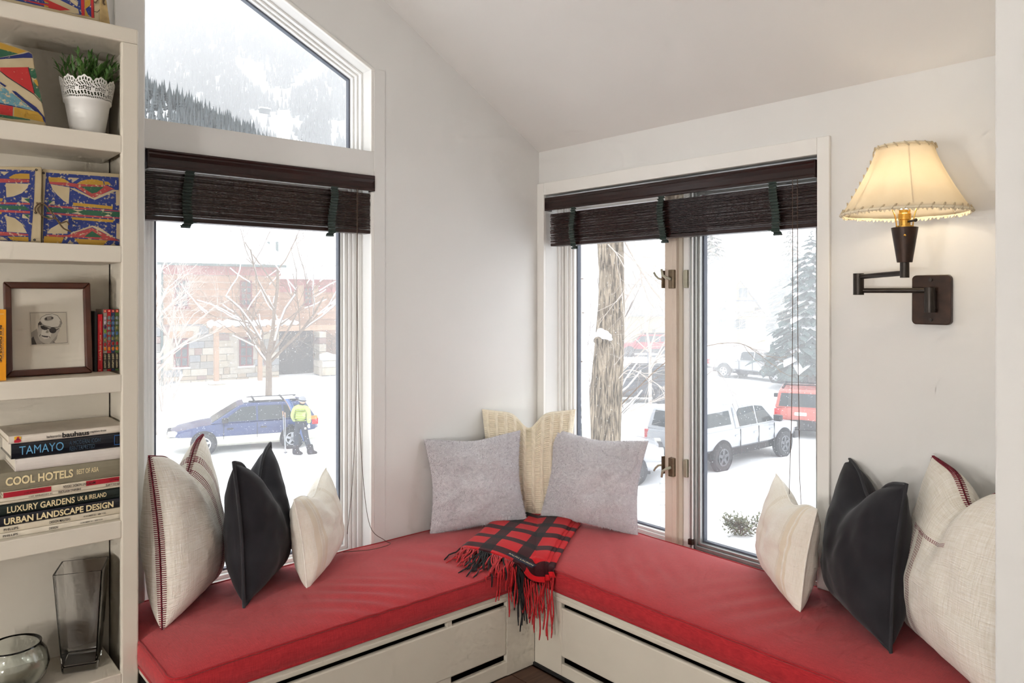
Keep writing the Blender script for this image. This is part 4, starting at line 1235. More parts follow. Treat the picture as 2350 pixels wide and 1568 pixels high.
for i, (c, lbl, gems) in enumerate(((srgb(148, 134, 122), 'grey patterned comic volume right of the red book', ('pw', 'pw', 'pu', 'gr', 'bl', 'ol', 're', 'or')), (srgb(170, 30, 34), 'red spined comic volume with row of oval gems', ('gy', 'gy', 'gy', 'gy', 'gy', 're', 'or')), (srgb(34, 50, 84), 'navy spined comic volume with row of oval gems', ('bl', 'bl', 'bl', 'bl', 'ol', 're', 'or')), (srgb(66, 96, 40), 'green spined comic volume against the bookcase side', ('gy', 'gy', 'ol', 'bl', 'ol', 're', 'or')))):
    GC = {'pw': srgb(180, 166, 176), 'pu': srgb(74, 40, 80), 'gr': srgb(110, 140, 40), 'bl': srgb(60, 96, 140), 'ol': srgb(120, 116, 60), 're': srgb(150, 24, 28), 'or': srgb(206, 112, 24), 'gy': srgb(112, 124, 122)}
    def gp(cv, w, h, gems=gems, c=c):
        bm = MB(); bm.box(-w / 2, w / 2, -0.0006, 0.0005, h * 0.03, h * 0.29); bm.build('title_panel', flat('title_black', srgb(30, 24, 20)), cv)
        lettering('INFINITY QUEST', cv, (0.003, -0.0014, h * 0.05), (0, 0, 1), (-1, 0, 0), h * 0.23, 0.006, CREAM, .005)
        bm = MB(); bm.box(-w * .38, w * .38, -0.001, 0.0005, h * 0.95, h * 0.995); bm.build('logo_panel', flat('logo_red', srgb(190, 20, 30)), cv)
        bm = MB(); bm.box(-w * .2, w * .2, -0.0016, 0.0005, h * 0.965, h * 0.98); bm.build('logo_mark', CREAM, cv)
        n = len(gems)
        for j, g in enumerate(gems):
            zc = h * (0.86 - 0.5 * j / (n - 1))
            bm = MB(); bm.ball((0, -0.0006, zc), (0.0042, 0.0012, 0.0062), 12, 6); bm.build('gem', flat('gem_' + g, GC[g], 0.25), cv, smooth=True)
            bm = MB(); bm.tube([(0.0046 * math.cos(2 * PI * q / 14), -0.0008, zc + 0.0068 * math.sin(2 * PI * q / 14)) for q in range(14)], 0.0006, 4, closed=True); bm.build('gem_ring', GREY_INK, cv)
    standing(0.598 + i * 0.0117, 0.6090 + i * 0.0117, 2.69, ZS3, 0.200, 0.10, c, lbl, G3, gp)

# framed portrait drawing
fr_ = tag(empty('picture_frame', (0.445, 2.665, ZS3), (R(-7), 0, 0)), 'brown wooden picture frame with a pencil portrait of a person in a cap', 'picture frame')
FW, FH, FB = 0.232, 0.287, 0.020
wood = mat('walnut_frame', srgb(92, 48, 30), 0.35, var=0.25, scale=12, stretch=(1, 1, 1), col2=srgb(66, 32, 20), coat=0.2)
for nm, pl in (('frame_rail', [(-FW / 2, 0), (FW / 2, 0), (FW / 2 - FB, FB), (-FW / 2 + FB, FB)]), ('frame_rail', [(-FW / 2, FH), (FW / 2, FH), (FW / 2 - FB, FH - FB), (-FW / 2 + FB, FH - FB)]), ('frame_stile', [(-FW / 2, 0), (-FW / 2 + FB, FB), (-FW / 2 + FB, FH - FB), (-FW / 2, FH)]), ('frame_stile', [(FW / 2, 0), (FW / 2 - FB, FB), (FW / 2 - FB, FH - FB), (FW / 2, FH)])):
    bm = MB(); bm.prism(pl, -0.012, 0.006); bm.build(nm, wood, fr_, bevel=0.004)
bm = MB(); bm.box(-FW / 2 + FB - .002, FW / 2 - FB + .002, 0.002, 0.006, FB - .002, FH - FB + .002); mt = bm.build('mount', flat('mount_board', srgb(222, 214, 198), .9, .02), fr_)
bm = MB(); bm.box(-FW / 2 + FB - .001, FW / 2 - FB + .001, -0.003, -0.0015, FB - .001, FH - FB + .001); bm.build('glass_pane', pane_mat('picture_glass', refl=0.015), fr_)
gs = [flat('print_paper', srgb(205, 196, 178), .9, .02), flat('pencil_line', srgb(84, 78, 70), .9), flat('pencil_light', srgb(206, 199, 186), .9), flat('pencil_mid', srgb(150, 142, 130), .9, .12), flat('pencil_dark', srgb(66, 60, 56), .9, .15), flat('pencil_soft', srgb(178, 170, 156), .9, .1)]
def pfn(a, c, l): return Vector(((a - 442) / 805 * FW, 0.0018 - l, (1128 - c) / 850 * FH))
def oval(cx, cy, rx, ry, n=14, rot=0): return [(cx + rx * math.cos(2 * PI * k / n) * math.cos(rot) - ry * math.sin(2 * PI * k / n) * math.sin(rot), cy + rx * math.cos(2 * PI * k / n) * math.sin(rot) + ry * math.sin(2 * PI * k / n) * math.cos(rot)) for k in range(n)]
drawing = [(0, [(265, 545), (622, 545), (632, 856), (270, 860)]),
 (1, [(274, 554), (612, 554), (612, 557), (274, 557)]), (1, [(274, 554), (277, 554), (286, 846), (283, 846)]), (1, [(609, 554), (612, 554), (616, 838), (613, 838)]), (1, [(283, 843), (616, 836), (616, 839), (283, 846)]),
 (3, [(283, 735), (335, 700), (350, 790), (372, 844), (287, 845)]), (4, [(283, 790), (300, 770), (330, 844), (287, 845)]),
 (4, [(346, 655), (366, 630), (382, 668), (372, 700), (345, 715)]),
 (5, [(345, 700), (352, 668), (395, 668), (470, 690), (545, 685), (548, 720), (525, 755), (497, 790), (455, 832), (405, 838), (362, 812), (340, 765)]),
 (2, [(380, 715), (440, 712), (470, 740), (450, 790), (400, 800), (368, 770)]),
 (3, [(340, 765), (362, 812), (405, 838), (398, 842), (355, 835), (332, 790)]), (3, [(455, 832), (497, 790), (525, 755), (515, 800), (480, 842), (440, 842)]),
 (2, [(364, 622), (375, 596), (420, 575), (480, 567), (530, 584), (557, 622), (570, 660), (556, 688), (470, 690), (395, 668), (370, 640)]),
 (1, [(364, 622), (375, 596), (420, 574), (480, 566), (480, 569), (421, 578), (378, 598), (368, 622)]), (1, [(480, 566), (530, 583), (558, 622), (571, 660), (566, 660), (553, 624), (528, 587), (480, 569)]),
 (3, [(545, 630), (560, 640), (568, 660), (556, 686), (530, 688), (548, 660)]),
 (3, [(400, 612), (425, 592), (470, 586), (492, 604), (478, 624), (430, 632), (408, 628)]), (4, oval(478, 606, 11, 9)), (4, [(408, 608), (425, 598), (432, 620), (412, 624)]),
 (1, [(370, 640), (395, 668), (470, 690), (556, 688), (556, 692), (470, 695), (393, 673), (367, 645)]),
 (4, [(368, 678), (395, 676), (435, 692), (430, 712), (405, 716), (378, 704)]), (4, oval(480, 720, 34, 27)), (4, [(430, 694), (450, 700), (450, 708), (430, 704)]), (4, [(512, 712), (540, 700), (540, 706), (514, 722)]),
 (3, [(425, 715), (442, 722), (440, 742), (425, 745), (412, 738)]),
 (4, [(372, 762), (400, 768), (440, 772), (432, 784), (400, 780), (378, 772)]), (1, [(352, 770), (366, 752), (370, 755), (356, 774)]), (1, [(445, 770), (456, 790), (452, 792), (441, 774)]),
 (1, [(480, 822), (500, 834), (498, 838), (476, 828)])]
flat_polys('portrait_drawing', fr_, drawing, pfn, gs, 0.00008)

# ------------------------------------------------------------------ painted rawhide cases
def paint(name, c, c2=None, hi=0.62):
    m = mat(name, c, 0.75, scale=130, detail=8, col2=c2 or srgb(186, 170, 138), bump=0.15, bscale=80)
    nd = [n for n in m.node_tree.nodes if n.type == 'MAP_RANGE'][0]
    nd.inputs['From Min'].default_value = hi - 0.06; nd.inputs['From Max'].default_value = hi + 0.04
    return m
HIDE = mat('rawhide', srgb(192, 176, 144), 0.7, var=0.12, scale=14, bump=0.3, bscale=30, bdist=0.003, col2=srgb(178, 160, 124))
PT = [HIDE, paint('blue_paint', srgb(38, 54, 118)), paint('ochre_paint', srgb(176, 136, 46), None, .7), paint('red_paint', srgb(166, 66, 66)), paint('green_paint', srgb(44, 92, 66), None, .68), flat('brown_line', srgb(52, 44, 44), .8), paint('strong_red_paint', srgb(176, 40, 38), None, .72), paint('pale_blue_paint', srgb(96, 140, 150), None, .58), paint('dark_blue_paint', srgb(28, 38, 96), None, .68)]
def case_body(root, pts, y0, y1, m, nm, r=0.008):
    bm = MB(); bm.prism([(p.x - root.location.x, p.z - root.location.z) for p in pts], y0 - root.location.y, y1 - root.location.y)
    return bm.build(nm, m, root, bevel=r, seg=3)
NY = Vector((0, 1, 0))
# case on the second shelf: right flap, left flap over it
yc = 2.60
def q4(x, y, yy=yc): return on_plane(x * 0.15306, 350 + y * 0.15306, (0, yy, 0), NY)
c2 = tag(empty('painted_case', (0.45, 2.62, 1.6605)), 'long flat rawhide case painted in blue, ochre and pink bands on the second shelf', 'case', 'painted rawhide cases')
tr, tl_ = q4(1800, 318), q4(630, 245)
case_body(c2, [Vector((tl_.x, 0, 1.6605)), Vector((0.643, 0, 1.6605)), Vector((tr.x, 0, tr.z)), Vector((tl_.x, 0, tl_.z))], yc, yc + 0.06, HIDE, 'right_flap', 0.004)
t0 = q4(632, 215, yc - 0.012); t00 = q4(-400, 205, yc - 0.012)
case_body(c2, [Vector((t00.x, 0, 1.6605)), Vector((t0.x - 0.002, 0, 1.6605)), Vector((t0.x, 0, t0.z)), Vector((t00.x, 0, t00.z))], yc - 0.012, yc + 0.048, HIDE, 'left_flap', 0.004)
def pf_r(a, c, l): return q4(a, c) - Vector((0, 0.0006 + l, 0)) - c2.location
def pf_l(a, c, l): return q4(a, c, yc - 0.012) - Vector((0, 0.0006 + l, 0)) - c2.location
RIGHT = [(1, [(690, 300), (1780, 375), (1790, 1395), (640, 1360), (660, 800)]),
 (0, [(1030, 375), (1190, 385), (1115, 435)]), (2, [(720, 372), (880, 375), (960, 395), (1050, 455), (735, 440)]), (2, [(1150, 470), (1210, 430), (1300, 405), (1420, 405), (1540, 430), (1560, 490), (1440, 487)]), (2, [(1560, 435), (1620, 440), (1665, 480), (1570, 490)]),
 (3, [(735, 440), (1060, 458), (1150, 470), (1600, 495), (1720, 552), (1680, 555), (1420, 680), (1380, 675), (1130, 520), (745, 470)]), (4, [(1205, 510), (1562, 518), (1450, 600), (1380, 615)]),
 (0, [(755, 475), (1045, 525), (1030, 775), (945, 720), (860, 640), (790, 560)]), (0, [(1050, 530), (1130, 545), (1400, 685), (1690, 560), (1800, 565), (1715, 590), (1420, 712), (1300, 660), (1060, 545)]),
 (0, [(1735, 575), (1800, 575), (1800, 790), (1740, 800)]),
 (4, [(720, 708), (795, 745), (740, 765)]), (0, [(800, 725), (820, 728), (818, 785), (730, 778)]),
 (2, [(1090, 752), (1400, 778), (1690, 810), (1685, 855), (1100, 800)]),
 (3, [(720, 793), (1100, 815), (1800, 875), (1800, 890), (1090, 845), (720, 812)]), (4, [(700, 825), (1050, 845), (1260, 865), (1800, 895), (1800, 968), (1250, 935), (1040, 912), (700, 890)]), (0, [(1085, 855), (1250, 868), (1165, 888)]), (0, [(1070, 912), (1165, 893), (1240, 932)]), (0, [(1545, 892), (1690, 900), (1620, 915)]), (0, [(1560, 955), (1620, 928), (1680, 962)]),
 (3, [(700, 895), (1080, 925), (1800, 978), (1800, 996), (1080, 955), (690, 920)]),
 (2, [(1075, 970), (1330, 985), (1712, 1010), (1690, 1050), (1400, 1030), (1080, 1005)]), (0, [(690, 940), (780, 945), (800, 1005), (720, 1010)]), (4, [(690, 940), (760, 970), (690, 985)]),
 (0, [(1025, 990), (1010, 1220), (700, 1215), (760, 1140), (900, 1060)]), (0, [(1060, 1205), (1380, 1095), (1500, 1130), (1730, 1290), (1690, 1275), (1385, 1120), (1060, 1225)]), (0, [(1745, 1060), (1800, 1075), (1800, 1300), (1740, 1290)]),
 (3, [(690, 1230), (1010, 1240), (1380, 1130), (1740, 1300), (1800, 1330), (1640, 1320), (1230, 1280), (700, 1262)]), (4, [(1380, 1178), (1535, 1275), (1260, 1265)]),
 (2, [(660, 1255), (960, 1275), (920, 1360), (650, 1355)]), (2, [(1110, 1290), (1620, 1320), (1550, 1390), (1190, 1380)]), (0, [(1050, 1310), (1090, 1365), (1010, 1362)]), (0, [(1700, 1360), (1740, 1395), (1650, 1393)])]
flat_polys('painted_pattern', c2, RIGHT, pf_r, PT, 0.00005)
LEFT = [(1, [(-300, 245), (525, 270), (510, 700), (460, 1335), (-300, 1320)]), (0, [(0, 285), (135, 290), (60, 345)]), (2, [(130, 372), (210, 330), (300, 315), (440, 320), (445, 400), (150, 392)]), (3, [(-300, 385), (440, 405), (440, 450), (-300, 455)]),
 (0, [(85, 460), (435, 470), (405, 540), (330, 610), (200, 660), (95, 675)]), (2, [(-300, 670), (45, 690), (30, 735), (-300, 730)]), (0, [(325, 675), (440, 685), (440, 760), (320, 735)]), (4, [(355, 695), (440, 690), (440, 755)]), (3, [(-300, 735), (450, 760), (450, 785), (-300, 770)]), (4, [(-300, 780), (370, 805), (445, 865), (-300, 835)]), (3, [(-300, 845), (450, 880), (450, 915), (-300, 880)]),
 (2, [(-300, 890), (30, 895), (20, 925), (-300, 925)]), (0, [(335, 925), (440, 930), (435, 1000), (330, 980)]), (4, [(355, 930), (440, 930), (430, 990)]), (0, [(95, 950), (220, 985), (330, 1070), (405, 1210), (100, 1190)]), (3, [(-300, 1160), (420, 1225), (425, 1250), (-300, 1245)]), (2, [(110, 1262), (425, 1268), (425, 1335), (180, 1320)]), (0, [(40, 1265), (120, 1318), (-40, 1315)])]
flat_polys('painted_pattern', c2, LEFT, pf_l, PT, 0.00005)
for (a, c) in ((540, 262), (530, 905), (515, 1312), (650, 310)):
    bm = MB(); p0 = pf_l(a, c, 0.0); bm.lathe([(0.001, -0.0035), (0.0035, -0.003)], 10, p0, axis='y'); bm.build('lace_hole', M['black'], c2)
thong = mat('leather_thong', srgb(96, 74, 48), 0.7, var=0.2, scale=60)
for pts in ([(530, 905), (520, 840), (590, 765), (680, 800), (800, 950), (890, 1080), (960, 1150), (1060, 1190)], [(540, 760), (600, 790), (560, 850), (600, 930), (700, 985), (830, 1000), (900, 1060), (990, 1040), (1030, 1090)]):
    bm = MB(); bm.tube(smooth_path([pf_l(a, c, 0.006 + 0.003 * (i % 2)) for i, (a, c) in enumerate(pts)]), 0.0022, 6); bm.build('thong', thong, c2, smooth=True)
# upright bag shaped case on the shelf above
yc1 = 2.615
def q1(x, y): return on_plane(x * 0.14035, 80 + y * 0.14035, (0, yc1, 0), NY)
c1 = tag(empty('painted_case', (0.33, 2.65, 2.0035)), 'tapered rawhide case painted with red, yellow and green wedges beside the potted plant', 'case', 'painted rawhide cases')
outl = [q1(750, 1462), q1(735, 1330), q1(690, 1110), q1(620, 830), q1(545, 360), q1(520, 300), q1(480, 268), q1(300, 205), q1(0, 105), q1(-500, 60), q1(-900, 250), q1(-1100, 1300)]
pts = [Vector((p.x, 0, max(p.z, 2.0035))) for p in outl]
pts = [Vector((pts[0].x + 0.001, 0, 2.0035))] + pts[1:] + [Vector((pts[-1].x, 0, 2.0035))]
case_body(c1, pts, yc1, yc1 + 0.09, HIDE, 'hide_body', 0.010)
def pf_1(a, c, l): return q1(a, c) - Vector((0, 0.0008 + l, 0)) - c1.location
C1 = [(2, [(-500, 95), (0, 130), (300, 225), (440, 270), (300, 310), (-500, 190)]), (4, [(-500, 210), (0, 230), (300, 310), (0, 370), (-500, 360)]), (8, [(-500, 360), (0, 375), (380, 310), (470, 285), (520, 320), (535, 380), (380, 378), (0, 400), (-500, 400)]),
 (6, [(0, 535), (455, 530), (480, 620), (560, 965), (380, 850), (120, 680), (0, 585)]), (5, [(0, 585), (120, 680), (380, 850), (560, 968), (690, 1110), (695, 1125), (560, 985), (375, 866), (110, 692), (0, 600)]), (5, [(455, 530), (470, 530), (575, 960), (560, 965)]),
 (4, [(470, 545), (570, 560), (605, 700), (560, 720), (510, 690)]), (2, [(545, 740), (605, 735), (630, 840), (600, 830)]), (4, [(540, 760), (600, 840), (640, 890), (690, 1110), (640, 1040), (570, 960)]),
 (8, [(0, 765), (100, 835), (80, 855), (0, 800)]), (8, [(190, 910), (260, 930), (400, 1050), (600, 1190), (735, 1360), (745, 1450), (700, 1380), (580, 1260), (420, 1120), (250, 980)]),
 (7, [(-300, 800), (0, 820), (190, 950), (360, 1090), (560, 1245), (380, 1195), (210, 1160), (-300, 1050)]), (8, [(-300, 1045), (0, 1112), (320, 1182), (540, 1245), (320, 1195), (0, 1128), (-300, 1060)]),
 (6, [(-300, 1070), (0, 1138), (210, 1172), (205, 1330), (0, 1300), (-300, 1240)]), (2, [(232, 1185), (380, 1215), (610, 1262), (690, 1340), (715, 1430), (480, 1380), (225, 1330)]), (4, [(-300, 1250), (0, 1305), (210, 1335), (480, 1385), (500, 1400), (190, 1375), (-300, 1300)])]
flat_polys('painted_pattern', c1, C1, pf_1, PT, 0.00005)
# case on top of the bookcase
yc0 = 2.60
def q0(x, y): return on_plane(x * 0.11064, y * 0.11064, (0, yc0, 0), NY)
c0 = tag(empty('painted_case', (0.42, 2.64, 2.3425)), 'painted rawhide case with leather ties on top of the bookcase', 'case', 'painted rawhide cases')
xr0 = q0(2170, 430).x
case_body(c0, [Vector((-0.15, 0, 2.3425)), Vector((xr0, 0, 2.3425)), Vector((xr0 - 0.01, 0, 2.60)), Vector((-0.15, 0, 2.60))], yc0, yc0 + 0.07, HIDE, 'hide_body', 0.006)
def pf_0(a, c, l): return q0(a, c) - Vector((0, 0.0008 + l, 0)) - c0.location
C0 = [(1, [(-1500, -900), (1930, -900), (1930, 360), (1560, 290), (900, 140), (280, 0), (-1500, -300)]),
 (0, [(-1200, -800), (900, -800), (1000, -300), (400, -250), (-1200, -500)]), (6, [(500, 0), (900, 75), (1010, 90), (1010, 150), (880, 110), (480, 10)]), (2, [(910, 20), (1000, 45), (1005, 80), (930, 60)]), (2, [(910, 100), (1000, 130), (1005, 160), (915, 140)]),
 (6, [(870, 0), (1000, 0), (1460, 210), (1250, 220), (1005, 165), (1010, 60)]), (0, [(990, 0), (1240, 0), (1620, 190), (1640, 290), (1560, 285), (1250, 220), (1460, 212)]), (0, [(1440, 0), (1530, 0), (1620, 60), (1600, 140), (1480, 50)]),
 (6, [(1660, -300), (1730, -300), (1755, 330), (1690, 320)]), (2, [(1740, -300), (1870, -300), (1875, 60), (1870, 110), (1770, 190), (1850, 355), (1760, 330)]), (6, [(1870, -300), (1925, -300), (1950, 375), (1895, 370)]), (5, [(1925, -300), (1935, -300), (1958, 375), (1950, 375)]),
 (5, [(1950, 235), (2020, 245), (2070, 190), (2085, 60), (2095, 60), (2082, 195), (2025, 256), (1952, 246)])]
flat_polys('painted_pattern', c0, C0, pf_0, PT, 0.00005)
bm = MB(); bm.lathe([(0.001, -0.003), (0.0028, -0.0025)], 10, pf_0(1975, 60, 0), axis='y'); bm.build('lace_hole', M['black'], c0)
for pts in ([(1980, 60), (2060, -60), (2120, -300)], [(2130, -300), (2120, 30), (2150, 120)], [(2180, -60), (2140, 60), (2170, 110)]):
    bm = MB(); bm.tube(smooth_path([pf_0(a, c, 0.006) for a, c in pts]), 0.0016, 5); bm.build('thong', thong, c0, smooth=True)
bm = MB(); pa, pb, pc = q0(2080, -300), q0(2290, 455), q0(2060, 420)
tri = [(pa.x, pa.z), (pa.x + 0.01, pa.z), (pb.x, 2.343), (pc.x, 2.343)]
bm.prism([(a - c0.location.x, z - c0.location.z) for a, z in tri], yc0 - 0.006 - 2.64, yc0 + 0.05 - 2.64); bm.build('leather_flap', mat('tan_leather', srgb(172, 146, 98), 0.7, var=0.25, scale=30, bump=0.2), c0, bevel=0.002)

# ------------------------------------------------------------------ lace rim pot with leafy plant
pot = tag(empty('potted_plant', (0.552, 2.685, 2.0035)), 'white pot with pierced lace rim holding a small green plant', 'potted plant', None)
POTM = mat('white_enamel_pot', srgb(232, 230, 226), 0.4, var=0.01)
def pr(z): return 0.049 + (0.0785 - 0.049) * (z / 0.185) ** 1.05
bm = MB(); bm.lathe([(0.001, 0.0)] + [(pr(z) - 0.003, z) for z in (0.0, 0.03, 0.07, 0.11)] + [(pr(.113) + .001, 0.113), (pr(.117) + .001, 0.117), (pr(.117) - 0.004, 0.119), (pr(.11) - .006, 0.10), (0.001, 0.09)], 48); bm.build('pot', POTM, pot, smooth=True, angle=50)
NL, ML = 240, 26
vv, ff = [], []
def lace_open(i, j):
    a = i % 24; f = j
    if j < 2 or j > ML - 3: return False
    if j in (3, 4): return (i % 3) != 0
    if j in (6, 7, 8, 9): return ((i + (j // 2)) % 5) in (1, 2, 3)
    if j in (10, 15, 20): return False
    if 11 <= j <= 14: return a in (1, 2, 4, 5, 7, 8, 16, 17, 19, 20, 22, 23) if j != 12 else a in (2, 3, 5, 8, 16, 19, 21, 22)
    if 16 <= j <= 19: return (i + j) % 4 in (1, 2)
    if 21 <= j: return (i % 4) in (1, 2)
    return False
for j in range(ML + 1):
    for i in range(NL):
        th = 2 * PI * i / NL
        top = 0.172 + 0.014 * abs(math.cos(i / 24 * PI)) + 0.002 * math.cos(i / 4 * PI)
        z = 0.113 + (top - 0.113) * j / ML
        r = pr(z)
        vv.append((r * math.cos(th), r * math.sin(th), z))
for j in range(ML):
    for i in range(NL):
        if lace_open(i, j): continue
        ff.append((j * NL + i, j * NL + (i + 1) % NL, (j + 1) * NL + (i + 1) % NL, (j + 1) * NL + i))
bm = MB(); bm.add(vv, ff); lc = bm.build('lace_rim', POTM, pot, fix=False); sdm = lc.modifiers.new('thick', 'SOLIDIFY'); sdm.thickness = 0.0015
M['soil'] = mat('inner_liner', srgb(60, 64, 44), 0.9, var=0.2)
bm = MB(); bm.lathe([(pr(.12) - .010, 0.10), (pr(.165) - .010, 0.163), (0.001, 0.168)], 24); bm.build('liner', M['soil'], pot, smooth=True)
leafm = mat('leaf_green', srgb(74, 112, 44), 0.5, var=0.3, scale=20, col2=srgb(44, 78, 34)); stemm = mat('stem_green', srgb(84, 96, 46), 0.6)
lb = MB()
for i in range(5):
    f = i / 4; w = 0.0042 * math.sin(PI * (0.08 + 0.92 * f) ** 0.8)
    zb = 0.004 * math.sin(f * PI)
    lb.v += [(f * 0.034, -w, zb), (f * 0.034, 0, zb - 0.0012), (f * 0.034, w, zb)]
for i in range(4):
    for k in range(2): lb.f.append((i * 3 + k, (i + 1) * 3 + k, (i + 1) * 3 + k + 1, i * 3 + k + 1)); lb.m.append(0)
leaf_me = lb.mesh('leaf', leafm); leaf_me.polygons.foreach_set('use_smooth', [True] * len(leaf_me.polygons))
rp_ = random.Random(21)
for sgi in range(36):
    a = rp_.uniform(0, 2 * PI); lean = rp_.uniform(0.1, 0.95) ** 0.8; r0 = rp_.uniform(0, 0.05)
    base = Vector((r0 * math.cos(a), r0 * math.sin(a), 0.155))
    ln = rp_.uniform(0.055, 0.10)
    dirv = Vector((math.cos(a) * math.sin(lean), math.sin(a) * math.sin(lean), math.cos(lean)))
    if base.x + dirv.x * ln > 0.085: dirv.x *= 0.3
    pts = [base + dirv * ln * f + Vector((0, 0, 0.012 * f * f)) for f in (0, 0.35, 0.7, 1.0)]
    bm = MB(); bm.tube(pts, [0.0013, 0.0012, 0.001, 0.0006], 5); bm.build('stem', stemm, pot)
    nl = 8
    for k in range(nl):
        f = 0.3 + 0.7 * k / (nl - 1)
        q = base + dirv * ln * f + Vector((0, 0, 0.012 * f * f))
        az = k * 2.4 + sgi
        side = Vector((math.cos(az), math.sin(az), 0.5)).normalized()
        d = (dirv * 0.9 + side * (0.75 if k < nl - 1 else 0.1)).normalized()
        lo = link('leaf', leaf_me, pot)
        lo.rotation_mode = 'QUATERNION'
        lo.rotation_quaternion = d.to_track_quat('X', 'Z')
        sc_ = rp_.uniform(0.7, 1.05)
        lo.scale = (sc_, sc_ * 1.05, sc_)
        lo.location = q

# ------------------------------------------------------------------ glassware on the bottom shelf
def glass_mat(name, tint):
    m, nt, p = base_mat(name)
    p.inputs['Base Color'].default_value = tint
    p.inputs['Transmission Weight'].default_value = 1.0
    p.inputs['Roughness'].default_value = 0.01
    p.inputs['IOR'].default_value = 1.45
    return m
GL = glass_mat('clear_glass', (0.985, 0.99, 0.99, 1)); GG = glass_mat('greenish_glass', (0.93, 0.97, 0.945, 1))
vs = tag(empty('glass_vase', (0.535, 2.678, 0.3355), (0, 0, R(-21))), 'tall square clear glass vase tapering to a thick base', 'vase')
def sq(hw, z, r=0.006):
    out = []
    for k, (sx_, sy_) in enumerate(((1, 1), (-1, 1), (-1, -1), (1, -1))):
        for q in range(3):
            a = PI / 2 * k + PI / 4 * q
            out.append((sx_ * (hw - r) + r * math.cos(a), sy_ * (hw - r) + r * math.sin(a), z))
    return out
bm = MB()
rings = [sq(0.046, 0.0), sq(0.049, 0.004), sq(0.0505, 0.03)] + [sq(0.0505 + 0.018 * f, 0.03 + 0.285 * f) for f in (0.33, 0.66, 1.0)] + [sq(0.0505 + 0.018 * f - 0.005, 0.03 + 0.285 * f, 0.004) for f in (1.0, 0.66, 0.33)] + [sq(0.0455, 0.03, 0.004), sq(0.044, 0.026, 0.004)]
bm.loft(rings); bm.build('vase_glass', GL, vs, smooth=True, angle=30)
bw = tag(empty('glass_bowl', (0.346, 2.635, 0.3355)), 'round clear glass bowl in front of the square vase', 'bowl')
prof = [(0.001, 0.0), (0.035, 0.0), (0.06, 0.012), (0.085, 0.04), (0.094, 0.075), (0.086, 0.108), (0.071, 0.130), (0.0735, 0.139), (0.071, 0.140), (0.067, 0.131), (0.082, 0.107), (0.090, 0.075), (0.081, 0.042), (0.057, 0.016), (0.034, 0.006), (0.001, 0.006)]
bm = MB(); bm.lathe(prof, 56); bm.build('bowl_glass', GG, bw, smooth=True)
# ================================================================== outdoors: street, houses, cars, trees, mountain
ZG = -3.4
FWD, RGT = Vector((FX, FY, 0)), Vector((RX, RY, 0))
def cam_xy(d, l): return FWD * d + RGT * l

# snow covered ground: road, banks rising to the houses
def ground_z(d, l):
    z = ZG
    # bank in front of the left house, with mounds
    bx = max(0.0, min(1.0, (d - 25.5 - 0.05 * l) / 5.0)) if l < -2.5 else 0
    z += 0.75 * bx * bx * (3 - 2 * bx)
    if l < -4 and 24 < d < 36:
        z += 0.3 * bx * noise.noise((d * 0.5, l * 0.45, 2)) + 0.12 * bx * noise.noise((d * 1.3, l * 1.2, 5))
    # yard near our own house
    if d < 17:
        z += 0.25 * max(0, min(1, (17 - d) / 6)) * (0.6 + 0.6 * noise.noise((d * 0.35, l * 0.35, 8)))
    # far lots
    if d > 46: z += min(0.8, (d - 46) * 0.04)
    z += 0.05 * noise.noise((d * 0.6, l * 0.6, 0)) + 0.02 * noise.noise((d * 2, l * 2, 4))
    # ruts of the road
    z -= 0.03 * math.exp(-((d - 22) / 2.5) ** 2) * (0.5 + 0.5 * math.sin(l * 0.8 + d * 3))
    return z
def ground_at(p):
    d, l = p[0] * FX + p[1] * FY, p[0] * RX + p[1] * RY
    return ground_z(d, l)
vs_, fs_ = [], []
DS = [3.2 + 0.3 * i for i in range(30)] + [12.2 + 0.4 * i for i in range(80)] + [44 + 2.5 * i for i in range(60)] + [200 + 40 * i for i in range(10)]
NLAT = 150
for d in DS:
    for k in range(NLAT + 1):
        l = (k / NLAT * 2 - 1)
        l = (abs(l) ** 1.3) * (1 if l > 0 else -1) * (6 + d * 1.3)
        p = cam_xy(d, l); vs_.append((p.x, p.y, ground_z(d, l)))
for i in range(len(DS) - 1):
    for k in range(NLAT):
        a = i * (NLAT + 1) + k
        fs_.append((a, a + 1, a + NLAT + 2, a + NLAT + 1))
bm = MB(); bm.add(vs_, fs_); g = bm.build('snow_ground', M['snow'], smooth=True); struct(g)
bm = MB(); bm.box(-400, 400, -400, 2.0, ZG - 0.25, ZG - 0.2); struct(bm.build('snow_ground_behind', M['snow']))

